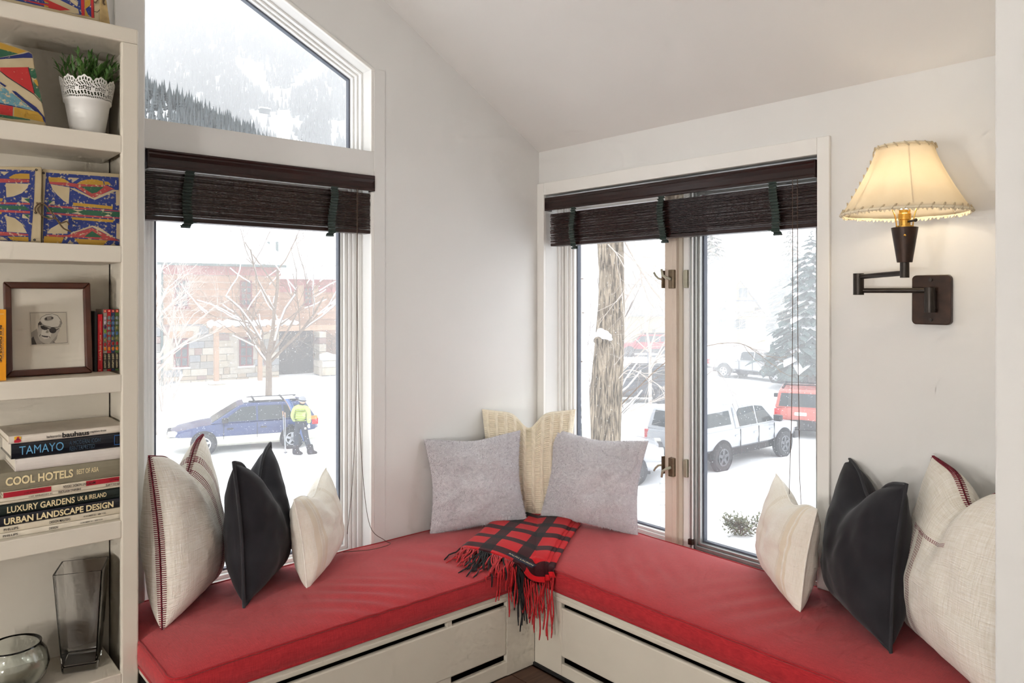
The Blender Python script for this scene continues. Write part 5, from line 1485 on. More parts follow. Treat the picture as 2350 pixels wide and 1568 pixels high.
# ------------------------------------------------------------------ bare trees
def grow(bm, p, d, ln, r, depth, rng, spread=0.6, snow=None, gnarl=0.18, kids=3, up=0.12, tips=None):
    pts, rr = [p.copy()], [r]
    q, dd = p.copy(), d.copy()
    seg = 4
    for i in range(seg):
        dd = (dd + Vector((rng.uniform(-gnarl, gnarl), rng.uniform(-gnarl, gnarl), rng.uniform(-gnarl, gnarl) + up * 0.3))).normalized()
        q = q + dd * (ln / seg)
        pts.append(q.copy()); rr.append(r * (1 - 0.42 * (i + 1) / seg))
    bm.tube(pts, rr, 5 if r > 0.02 else 3, cap=False)
    if snow is not None and depth >= 1 and r > 0.012 and abs(dd.z) < 0.85 and rng.random() < 0.75:
        n0 = rng.randint(0, 2)
        sp_ = [pt + Vector((0, 0, rr[k + n0] * 0.9)) for k, pt in enumerate(pts[n0:])]
        if len(sp_) > 1: snow.tube(sp_, [0.35 * x + 0.02 for x in rr[n0:]], 5)
    if depth <= 0: return
    for k in range(kids + (1 if rng.random() < 0.4 else 0)):
        f = rng.uniform(0.35, 1.0)
        i = min(seg, max(1, int(f * seg + 0.5)))
        az = rng.uniform(0, 2 * PI)
        side = Vector((math.cos(az), math.sin(az), rng.uniform(-0.2, 0.5)))
        nd = (dd * (1 - spread * 0.5) + side * spread).normalized()
        grow(bm, pts[i], nd, ln * rng.uniform(0.55, 0.82), rr[i] * rng.uniform(0.5, 0.7), depth - 1, rng, spread, snow, gnarl, kids, up)

bark = mat('grey_brown_bark', srgb(112, 100, 92), 0.9, var=0.25, scale=6, bump=0.6, bscale=14, bdist=0.03)
palebark = mat('frosted_twigs', srgb(196, 186, 178), 0.9, var=0.12, scale=6)
brownbark = mat('brown_twigs', srgb(120, 104, 90), 0.9, var=0.2, scale=6)
birchbark = mat('birch_bark', srgb(228, 222, 212), 0.85, var=0.1, scale=5, col2=srgb(196, 184, 172))
def bare_tree(name, label, base, h, r, depth, seed, m, spread=0.6, kids=3, group=None, with_snow=True, lean=(0, 0), trunk_f=0.4):
    root = tag(empty(name, base), label, 'tree', group)
    rng = random.Random(seed)
    tb = MB(); br = MB(); sn = MB()
    pts = [Vector((0, 0, -0.3)), Vector((lean[0] * .3, lean[1] * .3, h * trunk_f * 0.5)), Vector((lean[0], lean[1], h * trunk_f))]
    tb.tube(pts, [r * 1.15, r, r * 0.85], 9)
    for k in range(4 + kids):
        az = rng.uniform(0, 2 * PI)
        f = rng.uniform(0.45, 1.0)
        p = pts[1].lerp(pts[2], f)
        d = Vector((math.cos(az) * 0.75, math.sin(az) * 0.75, rng.uniform(0.2, 1.1))).normalized()
        grow(br, p, d, h * (1 - trunk_f) * rng.uniform(0.45, 0.75), r * rng.uniform(0.35, 0.6), depth, rng, spread, sn if with_snow else None, kids=kids)
    grow(br, pts[2], Vector((0.05, 0, 1)), h * (1 - trunk_f) * 0.7, r * 0.75, depth, rng, spread, sn if with_snow else None, kids=kids)
    tb.build('trunk', m, root, smooth=True)
    br.build('branches', m, root, fix=False)['kind'] = 'stuff'
    if with_snow and sn.v: sn.build('snow', M['snow'], root, smooth=True, fix=False)['kind'] = 'stuff'
    return root

# ------------------------------------------------------------------ left house
HA = R(-7)
P0 = at_depth(372, 890, 36.0); P0.z = -2.9
HX = Vector((math.cos(HA), math.sin(HA), 0)); HN = Vector((math.sin(HA), -math.cos(HA), 0))
def hs(u, v, back=0.0):
    p = on_plane(u, v, P0 - HN * back, HN)
    return (p - P0).dot(HX), p.z - P0.z
house = tag(empty('house', P0, (0, 0, HA)), 'two storey house with tan siding over pale stone and red trim behind the blue wagon', 'house')
sid = [mat('tan_siding', srgb(164, 130, 106), 0.8, var=0.1, scale=1.5, stretch=(1, 1, 6)), mat('tan_siding_b', srgb(156, 122, 98), 0.8, var=0.1, scale=1.5, stretch=(1, 1, 6))]
redw = mat('barn_red_trim', srgb(156, 96, 90), 0.8, var=0.1, scale=2); orange = mat('cedar_beam', srgb(168, 138, 114), 0.8, var=0.12, scale=3)
chink = mat('chinking', srgb(232, 218, 204), 0.9); wred = mat('window_red', srgb(120, 52, 52), 0.7); wgl = mat('house_glass', srgb(78, 84, 86), 0.15, var=0.15, scale=1.0)
gutter = mat('gutter_green', srgb(84, 100, 98), 0.6); entry = mat('entry_dark', srgb(70, 60, 54), 0.9)
stones_m = [mat('stone_%s' % n, c, 0.9, var=0.08, scale=5, bump=0.3, bscale=12, bdist=0.01) for n, c in (('cream', srgb(178, 168, 150)), ('buff', srgb(168, 152, 132)), ('grey', srgb(150, 146, 140)), ('pale', srgb(188, 180, 166)), ('rose', srgb(150, 126, 118)), ('blue', srgb(140, 141, 143)))]
mortar = mat('mortar', srgb(190, 182, 168), 0.95)
def hb(name, s0, s1, z0, z1, y0, y1, m, par=None, bevel=0.0):
    bm = MB(); bm.box(s0, s1, y0, y1, z0, z1); return bm.build(name, m, par or house, bevel=bevel)
sL, zE = hs(372, 609); sR, _ = hs(640, 612)
_, z_mid = hs(480, 744); _, z_s0 = hs(480, 632)
s_end, _ = hs(800, 650)
hb('upper_wall', sL, sR, z_mid, zE, 0.0, 8.0, chink)
nb = 7
bh = (z_s0 - z_mid) / nb
wins_up = [hs(399, 641) + hs(432, 705), hs(550, 644) + hs(577, 702)]
for i in range(nb):        # each siding board
    hb('siding_board', sL - 0.02, sR + 0.02, z_mid + i * bh + 0.02, z_mid + (i + 1) * bh - 0.02, -0.05, 0.0, sid[i % 2])
hb('frieze_board', sL - 0.05, sR + 0.05, z_s0 + 0.02, zE + 0.02, -0.14, 0.0, redw)
hb('gutter', sL - 0.3, sR + 0.2, zE, zE + 0.12, -0.62, -0.46, gutter)
def hwin(s0, zt, s1, zb, y=-0.08, rows=3):
    w = hb('window', s0, s1, zb, zt, y, y + 0.1, wred)
    fr = 0.07
    cols = 2
    pw, ph = (s1 - s0 - fr * (cols + 1)) / cols, (zt - zb - fr * (rows + 1)) / rows
    for c in range(cols):
        for r in range(rows):
            hb('pane', s0 + fr + c * (pw + fr), s0 + fr + c * (pw + fr) + pw, zb + fr + r * (ph + fr), zb + fr + r * (ph + fr) + ph, y - 0.015, y + 0.02, wgl, w)
    hb('sill', s0 - 0.08, s1 + 0.08, zb - 0.08, zb, y - 0.06, y + 0.05, M['snow'] if rows == 3 else wred, w)
for (a, zt, c, zb) in wins_up: hwin(a, zt, c, zb, -0.12, 4)
s_w1 = hs(399, 778) + hs(432, 842); s_w2 = hs(549, 775) + hs(580, 839)
hb('lower_wall', sL, sR, -0.6, z_mid, 0.02, 8.0, mortar)
for w in (s_w1, s_w2):
    hwin(*w, -0.06, 3)
    hb('lintel', w[0] - 0.22, w[2] + 0.22, w[1] + 0.03, w[1] + 0.36, -0.10, 0.05, orange, bevel=0.02)
rs_ = random.Random(5)
def stone_fill(s0, s1, z0, z1, holes, y0=-0.06, par=None):
    z = z0
    while z < z1 - 0.05:
        h = min(rs_.choice((0.2, 0.26, 0.34, 0.42)), z1 - z)
        s = s0
        while s < s1 - 0.05:
            w = min(rs_.uniform(0.28, 0.8), s1 - s)
            if s1 - (s + w) < 0.15: w = s1 - s
            if not any(s < hh[1] and s + w > hh[0] and z < hh[3] and z + h > hh[2] for hh in holes):
                o = hb('stone', s + 0.012, s + w - 0.012, z + 0.012, z + h - 0.012, y0 + rs_.uniform(-.02, .02), 0.03, rs_.choice(stones_m), par)
            s += w
        z += h
holes = [(w[0] - 0.02, w[2] + 0.02, w[3] - 0.05, w[1] + 0.36) for w in (s_w1, s_w2)]
stone_fill(sL, sR, 0.0, z_mid, holes)
# corner downspout and left return bay
ds, _ = hs(371, 700); bm = MB(); bm.tube([(ds, -0.12, zE), (ds, -0.12, -0.2)], 0.05, 8); bm.build('downspout', gutter, house)
hb('bay_wall', sL - 2.2, sL, -0.6, zE - 0.5, 1.5, 8, mortar); hb('bay_siding', sL - 2.2, sL, z_mid, zE - 0.4, 1.45, 1.5, sid[1])
stone_fill(sL - 1.6, sL - 0.05, 0.2, z_mid - 0.1, [], 1.4)
hwin(sL - 0.8, 2.6, sL - 0.35, 0.9, 1.30, 3)
# roofs with deep snow
def roof(name, s0, s1, ze, yb_, zr, th, m, y_e=-0.6):
    bm = MB(); bm.prism([(y_e, ze), (yb_, zr), (yb_, zr + th), (y_e + 0.05, ze + th), (y_e - 0.06, ze + th * 0.5)], s0, s1, 'x'); return bm.build(name, m, house, smooth=False, bevel=0.08, seg=3)
roof('roof_snow', sL - 0.4, sR + 0.25, zE + 0.12, 7.5, zE + 2.6, 0.35, M['snow'])
# right wing
z_e2 = hs(700, 640)[1]
hb('wing_wall', sR, s_end + 4, -0.6, z_e2, 1.2, 8, sid[1]); 
for i in range(5):
    z0 = hs(700, 735)[1]; z1 = z_e2 - 0.35
    hb('siding_board', sR, s_end + 4, z0 + (z1 - z0) * i / 5 + 0.015, z0 + (z1 - z0) * (i + 1) / 5 - 0.015, 1.14, 1.2, [redw, sid[0]][i % 2 if i > 3 else 1])
hb('frieze_board', sR, s_end + 4, z_e2 - 0.33, z_e2, 1.05, 1.2, redw)
roof('wing_snow', sR - 0.1, s_end + 4, z_e2, 7.5, z_e2 + 2.2, 0.3, M['snow'], 0.6)
ww = hs(697, 659, 1.1) + hs(716, 698, 1.1); hwin(ww[0], ww[1], ww[2], ww[3], 1.06, 4)
hb('window_trim', ww[0] - 0.35, ww[0], ww[3] - 0.1, ww[1] + 0.1, 1.08, 1.2, orange); hb('window_trim', ww[2], ww[2] + 0.35, ww[3] - 0.1, ww[1] + 0.1, 1.08, 1.2, orange)
# entry: dark recess, stone pillar, beam with snow
e0 = hs(645, 762); e1 = hs(733, 880)
hb('entry_recess', e0[0], e1[0], 0.15, e0[1] + 0.1, 1.0, 1.25, entry)
p0_ = hs(733, 762); p1_ = hs(746, 826); 
stone_fill(p0_[0], p0_[0] + 0.4, 0.2, p0_[1], [], 0.9)
bm0 = hs(479, 742, -1.3); bm1 = hs(656, 760, -1.3)
hb('porch_beam', bm0[0] + 0.2, s_end + 3, bm1[1] - 0.0, bm1[1] + 0.26, -1.5, -1.2, orange, bevel=0.02)
for k in range(9):
    sx_ = bm0[0] + 0.15 + k * 0.42
    hb('rafter_tail', sx_, sx_ + 0.12, bm1[1] + 0.22, bm1[1] + 0.34, -1.7, 0, orange)
bm = MB(); pts = []
rr2 = []
for k in range(40):
    f = k / 39
    pts.append((bm0[0] + (bm1[0] + 0.6 - bm0[0]) * f, -1.35 + 0.05 * math.sin(k * 1.3), bm1[1] + 0.42 + 0.03 * math.sin(k * 2.1))); rr2.append(0.17 + 0.03 * math.sin(k * 1.9) - 0.06 * (f > 0.9))
bm.tube(pts, rr2, 8); bm.build('beam_snow', M['snow'], house, smooth=True)
cu = hs(491, 760, -1.4)[0]; cu1 = hs(502, 760, -1.4)[0]
hb('porch_post', cu, cu1, 0.35, bm1[1] + 0.05, -1.5, -1.26, orange, bevel=0.02)
cu2 = hs(592, 850, -1.4)[0]
hb('porch_post', cu2, cu2 + 0.2, -0.3, bm1[1] + 0.05, -1.5, -1.3, orange, bevel=0.02)
stone_fill(cu - 0.25, cu1 + 0.25, -0.4, 0.25, [], -1.72)
hb('pedestal_core', cu - 0.25, cu1 + 0.25, -0.5, 0.24, -1.7, -1.2, mortar); hb('pedestal_snow', cu - 0.28, cu1 + 0.28, 0.25, 0.37, -1.75, -1.1, M['snow'], bevel=0.05)
stone_fill(cu1 + 0.3, cu2, -0.4, 0.12, [], -1.5); hb('low_wall_core', cu1 + 0.25, cu2, -0.5, 0.1, -1.45, -1.2, mortar); hb('wall_cap', cu1 + 0.25, cu2, 0.12, 0.22, -1.55, -1.1, stones_m[2]); hb('wall_snow', cu1 + 0.25, cu2, 0.22, 0.3, -1.5, -1.15, M['snow'], bevel=0.04)
# steps
for k, (va, vb, ua, ub) in enumerate(((878, 884, 652, 758), (889, 896, 644, 764), (902, 910, 632, 768))):
    y = 0.2 - 0.9 * k
    a, zt = hs(ua, va, y); c, zb = hs(ub, vb, y)
    hb('step', a, c, zb - 0.1, zt - 0.06, y, y + 1.2, stones_m[2], bevel=0.03)
    hb('step_snow', a + 0.2 + 0.15 * k, c - 0.15, zt - 0.07, zt + 0.04, y + 0.12, y + 1.2, M['snow'], bevel=0.05)
    for q in range(5):
        s0 = a + (c - a) * q / 5
        hb('step_stone', s0 + 0.02, s0 + (c - a) / 5 - 0.02, zb - 0.55, zb - 0.12, y + 0.05, y + 0.4, stones_m[(q + k) % 4])
# right hand garden wall with snow
gw0 = hs(735, 826, -1.0)[0]
hb('garden_wall_core', gw0, gw0 + 3.5, -0.6, hs(740, 826, -1)[1], -1.2, -0.8, mortar); stone_fill(gw0, gw0 + 3.0, -0.5, hs(740, 826, -1)[1], [], -1.3)
bm = MB(); bm.tube([(gw0 + 0.35 * k, -1.05, hs(740, 822, -1)[1] + 0.05 * math.sin(k * 2)) for k in range(10)], [0.22 + 0.04 * math.sin(k * 1.7) for k in range(10)], 8); bm.build('garden_wall_snow', M['snow'], house, smooth=True)
# roof vents
for u in (622, 642):
    a, z = hs(u, 560, 3.5); bm = MB(); bm.tube([(a, 4.0, z - 0.5), (a, 4.0, z + 0.15)], 0.08, 8); bm.build('roof_vent', gutter, house)
# vines over the entry
bm = MB(); rv = random.Random(9)
vy0 = hs(650, 770, 0.3)
for k in range(26):
    s = vy0[0] + rv.uniform(0, 3.2)
    grow(bm, Vector((s, 0.6, vy0[1] + rv.uniform(-.3, .3))), Vector((rv.uniform(-1, 1), -0.3, -0.8)).normalized(), rv.uniform(0.8, 1.6), 0.02, 2, rv, 0.8, None, 0.35, 2)
bm.build('vine', brownbark, house, fix=False)['kind'] = 'stuff'

def gp_(u, v, z=ZG):
    p = at_z(u, v, z); p.z = ground_at(p); return p
tb_ = at_depth(617, 905, 31.5); tb_.z = ground_at(tb_)
bare_tree('bare_tree', 'bare tree with snow on its limbs in front of the stone house', tb_, 7.2, 0.13, 4, 12, brownbark, 0.62, 3, trunk_f=0.27)
tb_ = at_depth(352, 900, 26); tb_.z = ground_at(tb_)
bare_tree('bare_tree', 'pale bare tree at the left edge of the gable window', tb_, 6.0, 0.13, 4, 31, palebark, 0.6, 3, with_snow=False, trunk_f=0.45)
# twiggy shrub
sb_ = at_depth(376, 935, 28.5); sb_.z = ground_at(sb_)
shb = tag(empty('bare_shrub', sb_), 'snowy multi stemmed bare shrub left of the blue wagon', 'shrub')
bm = MB(); sn = MB(); rg = random.Random(4)
for k in range(11):
    az = rg.uniform(0, 2 * PI)
    grow(bm, Vector((0.12 * math.cos(az), 0.12 * math.sin(az), -0.2)), Vector((math.cos(az) * 0.3, math.sin(az) * 0.3, 1)).normalized(), rg.uniform(0.9, 1.5), 0.03, 2, rg, 0.45, sn, 0.15, 3)
bm.build('stems', palebark, shb, fix=False)['kind'] = 'stuff'; sn.build('snow', M['snow'], shb, fix=False)['kind'] = 'stuff'

# ------------------------------------------------------------------ vehicles
tyre = mat('tyre_rubber', srgb(58, 58, 60), 0.85, var=0.2, scale=10); rimm = mat('alloy_rim', srgb(190, 192, 196), 0.35, 0.5, var=0.05); rimd = mat('dark_rim', srgb(92, 94, 98), 0.4, 0.4)
carglass = mat('car_glass', srgb(52, 60, 64), 0.12, var=0.2, scale=2); plastic = mat('black_plastic', srgb(48, 48, 52), 0.7); lens_r = mat('red_lens', srgb(190, 40, 44), 0.3); lens_w = mat('clear_lens', srgb(216, 216, 206), 0.25); lens_o = mat('amber_lens', srgb(226, 140, 60), 0.3); under = mat('underbody', srgb(40, 40, 44), 0.9)
def vehicle(name, label, pos, heading, sp_, cat='car', group=None):
    """local frame: +x forward, origin on the ground under the middle of the wheelbase"""
    root = tag(empty(name, pos, (0, 0, heading)), label, cat, group)
    paint_ = sp_['paint']; hw = sp_['W'] / 2
    def sect(x, zb, zt, w):
        half = [(w * 0.82, zb), (w * 0.96, zb + 0.08), (w, zb + (zt - zb) * 0.5), (w * 0.985, zt - 0.10), (w * 0.90, zt - 0.02)]
        return [(x, y, z) for y, z in half] + [(x, 0, zt + 0.02)] + [(x, -y, z) for y, z in half[::-1]] + [(x, 0, zb - 0.01)]
    def loft_part(nm, st, m, par=None):
        bm = MB(); bm.loft([sect(*s) for s in st]); return bm.build(nm, m, par or root, smooth=True, angle=38)
    body = loft_part('body', sp_['body'], paint_)
    if 'clad' in sp_: loft_part('lower_cladding', sp_['clad'], sp_['clad_m'])
    zb0, zr = sp_['belt'], sp_['roof']
    def hwz(z): return hw * 0.93 + (sp_.get('roof_w', 0.72) * hw - hw * 0.93) * max(0, (z - zb0) / (zr - zb0))
    for gi, pr_ in enumerate(sp_['cabin']):
        n = len(pr_)
        bm = MB()
        v = [(x, hwz(z), z) for x, z in pr_] + [(x, -hwz(z), z) for x, z in pr_]
        bm.add(v, [tuple(range(n)), tuple(range(2 * n - 1, n - 1, -1))] + [(i, (i + 1) % n, n + (i + 1) % n, n + i) for i in range(n)])
        bm.build('cabin' if gi == 0 else 'cargo_cap', paint_, root, bevel=0.05, seg=3)
    for wpoly in sp_['side_win']:
        for s in (1, -1):
            bm = MB(); n = len(wpoly)
            v = [(x, s * (hwz(z) + 0.012), z) for x, z in wpoly] + [(x, s * (hwz(z) - 0.03), z) for x, z in wpoly]
            bm.add(v, [tuple(range(n)), tuple(range(2 * n - 1, n - 1, -1))] + [(i, (i + 1) % n, n + (i + 1) % n, n + i) for i in range(n)])
            bm.build('side_window', carglass, root)
    for (x0, z0, x1, z1, wf) in sp_['cross_win']:      # windscreen and rear window
        dx, dz = x1 - x0, z1 - z0
        nn = Vector((dz, 0, -dx)).normalized()
        if nn.x * (1 if x0 > sp_.get('mid', 0) else -1) < 0: nn = -nn
        o = nn * 0.015
        w0, w1 = hwz(z0) * wf, hwz(z1) * wf
        v = [Vector((x0, w0, z0)) + o, Vector((x0, -w0, z0)) + o, Vector((x1, -w1, z1)) + o, Vector((x1, w1, z1)) + o]
        v += [p - o * 3 for p in v]
        bm = MB(); bm.add(v, [(0, 1, 2, 3), (7, 6, 5, 4), (0, 4, 5, 1), (1, 5, 6, 2), (2, 6, 7, 3), (3, 7, 4, 0)]); bm.build('windscreen' if x0 > 0 else 'rear_window', carglass, root)
    rw = sp_['wheel_r']
    for x in (sp_['wb'] / 2, -sp_['wb'] / 2):
        for s in (1, -1):
            y = s * (hw - 0.09)
            bm = MB(); bm.lathe([(rw * 1.16, -0.10), (rw * 1.18, 0.0), (rw * 1.16, s * 0.104)], 28, (x, y, rw + 0.02), axis='y', cap=True); bm.build('wheel_arch', under, root)
            wroot = MB(); ty = [(rw * 0.60, -0.10), (rw * 0.93, -0.11), (rw, -0.075), (rw, 0.075), (rw * 0.93, 0.115), (rw * 0.60, 0.11)]
            wroot.lathe(ty, 30, (x, y + s * 0.012, rw), axis='y'); wh = wroot.build('wheel', tyre, root, smooth=True, angle=50)
            rm = sp_.get('rim', rimm)
            bm = MB(); bm.lathe([(rw * 0.60, s * 0.10), (rw * 0.56, s * 0.07), (rw * 0.15, s * 0.05), (0.001, s * 0.05)], 24, (x, y + s * 0.012, rw), axis='y'); bm.build('rim_dish', plastic, wh)
            bm = MB(); bm.lathe([(rw * 0.58, s * 0.09), (rw * 0.62, s * 0.118), (rw * 0.52, s * 0.115)], 24, (x, y + s * 0.012, rw), axis='y')
            for k in range(5):
                a = 2 * PI * k / 5 + 0.3
                ca, sa = math.cos(a), math.sin(a); w_ = rw * 0.10
                v = []
                for rr3, ww_ in ((0.0, w_ * 1.3), (rw * 0.58, w_)):
                    for q in (-1, 1):
                        for yy in (0.085, 0.115):
                            v.append((x + ca * rr3 - sa * ww_ * q, y + s * (yy + 0.012), rw + sa * rr3 + ca * ww_ * q))
                bm.add(v, [(0, 1, 3, 2), (4, 6, 7, 5), (0, 4, 5, 1), (2, 3, 7, 6), (1, 5, 7, 3), (0, 2, 6, 4)])
            bm.build('rim', rm, wh)
    for (nm, b6, mm) in sp_.get('boxes', []):
        for s in ((1, -1) if b6[2] * b6[3] > 0 else (1,)):
            y0, y1 = sorted((b6[2] * s, b6[3] * s))
            bm = MB(); bm.box(b6[0], b6[1], y0, y1, b6[4], b6[5]); bm.build(nm, mm, root, bevel=min(0.02, (b6[5] - b6[4]) * .3))
    for x in sp_.get('doors', []):
        for s in (1, -1):
            bm = MB(); bm.box(x - 0.008, x + 0.008, min(s * hw * 0.98, s * (hw + 0.006)), max(s * hw * 0.98, s * (hw + 0.006)), 0.38, zb0 - 0.02); bm.build('door_gap', plastic, root)
            bm = MB(); y0, y1 = sorted((s * (hw * 0.99), s * (hw + 0.03))); bm.box(x - 0.28, x - 0.10, y0, y1, zb0 - 0.20, zb0 - 0.16); bm.build('door_handle', plastic if sp_.get('dark_handle') else paint_, root)
    return root

def cpaint(n, c, r=0.25): return mat(n, c, r, 0.1, var=0.04, scale=2, coat=0.3)
blue = cpaint('blue_car_paint', srgb(54, 68, 110)); creamp = cpaint('cream_cladding', srgb(206, 204, 190), 0.5)
wag = dict(paint=blue, W=1.74, wb=2.65, wheel_r=0.335, belt=0.95, roof=1.52, roof_w=0.74, clad_m=creamp, mid=0.0,
  body=[(-2.15, 0.50, 0.80, 0.70), (-2.05, 0.45, 0.98, 0.82), (-1.6, 0.45, 0.97, 0.865), (0.9, 0.45, 0.95, 0.865), (1.4, 0.45, 0.90, 0.86), (2.05, 0.48, 0.78, 0.80), (2.30, 0.52, 0.70, 0.68)],
  clad=[(-2.22, 0.30, 0.60, 0.72), (-2.12, 0.24, 0.64, 0.85), (-1.7, 0.22, 0.60, 0.882), (1.6, 0.22, 0.60, 0.882), (2.15, 0.24, 0.60, 0.83), (2.42, 0.32, 0.56, 0.62)],
  cabin=[[(1.15, 0.92), (0.28, 1.46), (0.0, 1.52), (-1.55, 1.50), (-1.75, 1.46), (-2.08, 0.97)]],
  side_win=[[(0.82, 0.98), (0.22, 1.40), (-0.22, 1.43), (-0.22, 0.98)], [(-0.28, 0.98), (-0.28, 1.43), (-1.0, 1.42), (-1.05, 0.98)], [(-1.1, 1.0), (-1.06, 1.41), (-1.6, 1.39), (-1.82, 1.02)]],
  cross_win=[(1.08, 0.96, 0.34, 1.42, 0.88), (-2.04, 1.02, -1.78, 1.42, 0.86)], dark_handle=1,
  doors=[0.75, -0.25, -1.08],
  boxes=[('headlamp', (2.08, 2.36, 0.45, 0.76, 0.60, 0.74), lens_w), ('grille', (2.2, 2.385, -0.36, 0.36, 0.60, 0.72), plastic), ('fog_lamp', (2.28, 2.40, 0.42, 0.66, 0.34, 0.48), lens_w), ('tail_lamp', (-2.16, -1.95, 0.70, 0.84, 0.74, 0.95), lens_r), ('turn_lamp', (-2.13, -1.93, 0.70, 0.845, 0.90, 1.02), lens_o), ('mirror', (0.62, 0.80, 0.86, 1.06, 0.98, 1.12), plastic), ('roof_rail', (-1.6, 0.0, 0.52, 0.57, 1.53, 1.58), plastic), ('roof_snow', (-1.5, 0.15, -0.48, 0.48, 1.51, 1.56), M['snow']), ('crossbar', (-0.2, -0.14, -0.56, 0.56, 1.57, 1.60), plastic), ('crossbar', (-1.1, -1.04, -0.56, 0.56, 1.57, 1.60), plastic)])
def place_vehicle(uv1, uv2, wb):
    """front and rear wheel contact pixels -> middle, heading and honest wheelbase"""
    a, c = at_z(*uv1, ZG), at_z(*uv2, ZG)
    h = math.atan2(a.y - c.y, a.x - c.x)
    return (a + c) / 2, h
mid, h = place_vehicle((470, 1044), (668, 1029), 2.65)
nside = Vector((-math.sin(h), math.cos(h), 0)); nside = nside if nside.dot(FWD) > 0 else -nside
mid = mid + nside * 0.8; mid.z = ZG
vehicle('station_wagon', 'blue and cream station wagon parked in the snow before the stone house', mid, h, wag, 'car')

silver = cpaint('silver_car_paint', srgb(172, 176, 182)); whitep = cpaint('white_car_paint', srgb(178, 180, 184)); redp = cpaint('red_car_paint', srgb(186, 96, 86)); darkp = cpaint('dark_grey_car_paint', srgb(66, 72, 82)); crimson = cpaint('crimson_car_paint', srgb(170, 48, 58))
def pickup(paint_, cap, rim, wr=0.40, wb=3.2, W=1.9):
    k = wb / 3.2
    s = dict(paint=paint_, W=W, wb=wb, wheel_r=wr, belt=1.12, roof=1.78, roof_w=0.74, rim=rim, mid=0.2,
      body=[(-2.75 * k, 0.62, 1.10, 0.82), (-2.68 * k, 0.58, 1.14, 0.93), (-2.0, 0.55, 1.14, 0.95), (0.9, 0.52, 1.13, 0.95), (1.2, 0.55, 1.12, 0.95), (2.1 * k, 0.55, 1.06, 0.93), (2.45 * k, 0.52, 0.98, 0.82), (2.55 * k, 0.55, 0.80, 0.70)],
      cabin=[[(1.45, 1.10), (0.72, 1.70), (0.45, 1.78), (-0.62, 1.78), (-0.78, 1.70), (-0.85, 1.10)]],
      side_win=[[(1.12, 1.16), (0.66, 1.62), (0.28, 1.67), (0.28, 1.16)], [(0.20, 1.16), (0.20, 1.67), (-0.52, 1.66), (-0.66, 1.56), (-0.66, 1.16)]],
      cross_win=[(1.38, 1.14, 0.76, 1.66, 0.88)], doors=[1.05, 0.22, -0.72],
      boxes=[('tail_lamp', (-2.74 * k, -2.60 * k, 0.80, 0.952, 0.78, 1.08), lens_r), ('reverse_lamp', (-2.742 * k, -2.62 * k, 0.80, 0.953, 0.66, 0.78), lens_w), ('rear_bumper', (-2.90 * k, -2.70 * k, -0.88, 0.88, 0.50, 0.66), plastic), ('front_bumper', (2.38 * k, 2.60 * k, -0.86, 0.86, 0.46, 0.66), plastic), ('grille', (2.42 * k, 2.575 * k, -0.55, 0.55, 0.68, 0.92), plastic), ('headlamp', (2.25 * k, 2.52 * k, 0.58, 0.86, 0.80, 0.96), lens_w), ('mirror', (0.98, 1.14, 0.95, 1.18, 1.16, 1.34), plastic), ('underbody', (-2.5 * k, 2.3 * k, -0.75, 0.75, 0.32, 0.6), under)])
    if cap:
        s['cabin'].append([(-0.86, 1.10), (-0.86, 1.76), (-1.2, 1.80), (-2.45, 1.77), (-2.62, 1.70), (-2.72 * k, 1.10)])
        s['side_win'].append([(-1.05, 1.26), (-1.05, 1.64), (-2.25, 1.62), (-2.40, 1.50), (-2.40, 1.26)])
        s['cross_win'].append((-2.71 * k, 1.22, -2.635, 1.66, 0.80))
    else:
        s['boxes'] += [('bed_side', (-2.68 * k, -0.86, 0.84, 0.94, 1.08, 1.20), paint_), ('tailgate', (-2.74 * k, -2.66 * k, -0.84, 0.84, 0.70, 1.20), paint_), ('bed_snow', (-2.64 * k, -0.9, -0.82, 0.82, 1.1, 1.24), M['snow'])]
        s['cross_win'].append((-0.86, 1.18, -0.80, 1.64, 0.8))
    return s
mid, h = place_vehicle((1793, 1046), (1652, 1081), 3.2)
nside = Vector((-math.sin(h), math.cos(h), 0)); nside = nside if nside.dot(FWD) > 0 else -nside
mid = mid + nside * 0.85; mid.z = ZG
vehicle('pickup_truck', 'silver pickup with a cargo cap parked nearest the casement window', mid, h, pickup(silver, True, rimd), 'truck')
mid, h = place_vehicle((1787, 880), (1660, 867), 3.2)
nside = Vector((-math.sin(h), math.cos(h), 0)); nside = nside if nside.dot(FWD) > 0 else -nside
mid = mid + nside * 0.9; mid.z = ZG
vehicle('pickup_truck', 'white open bed pickup parked before the A frame house', mid, h, pickup(whitep, False, rimm, 0.42, 3.6, 2.0), 'truck')
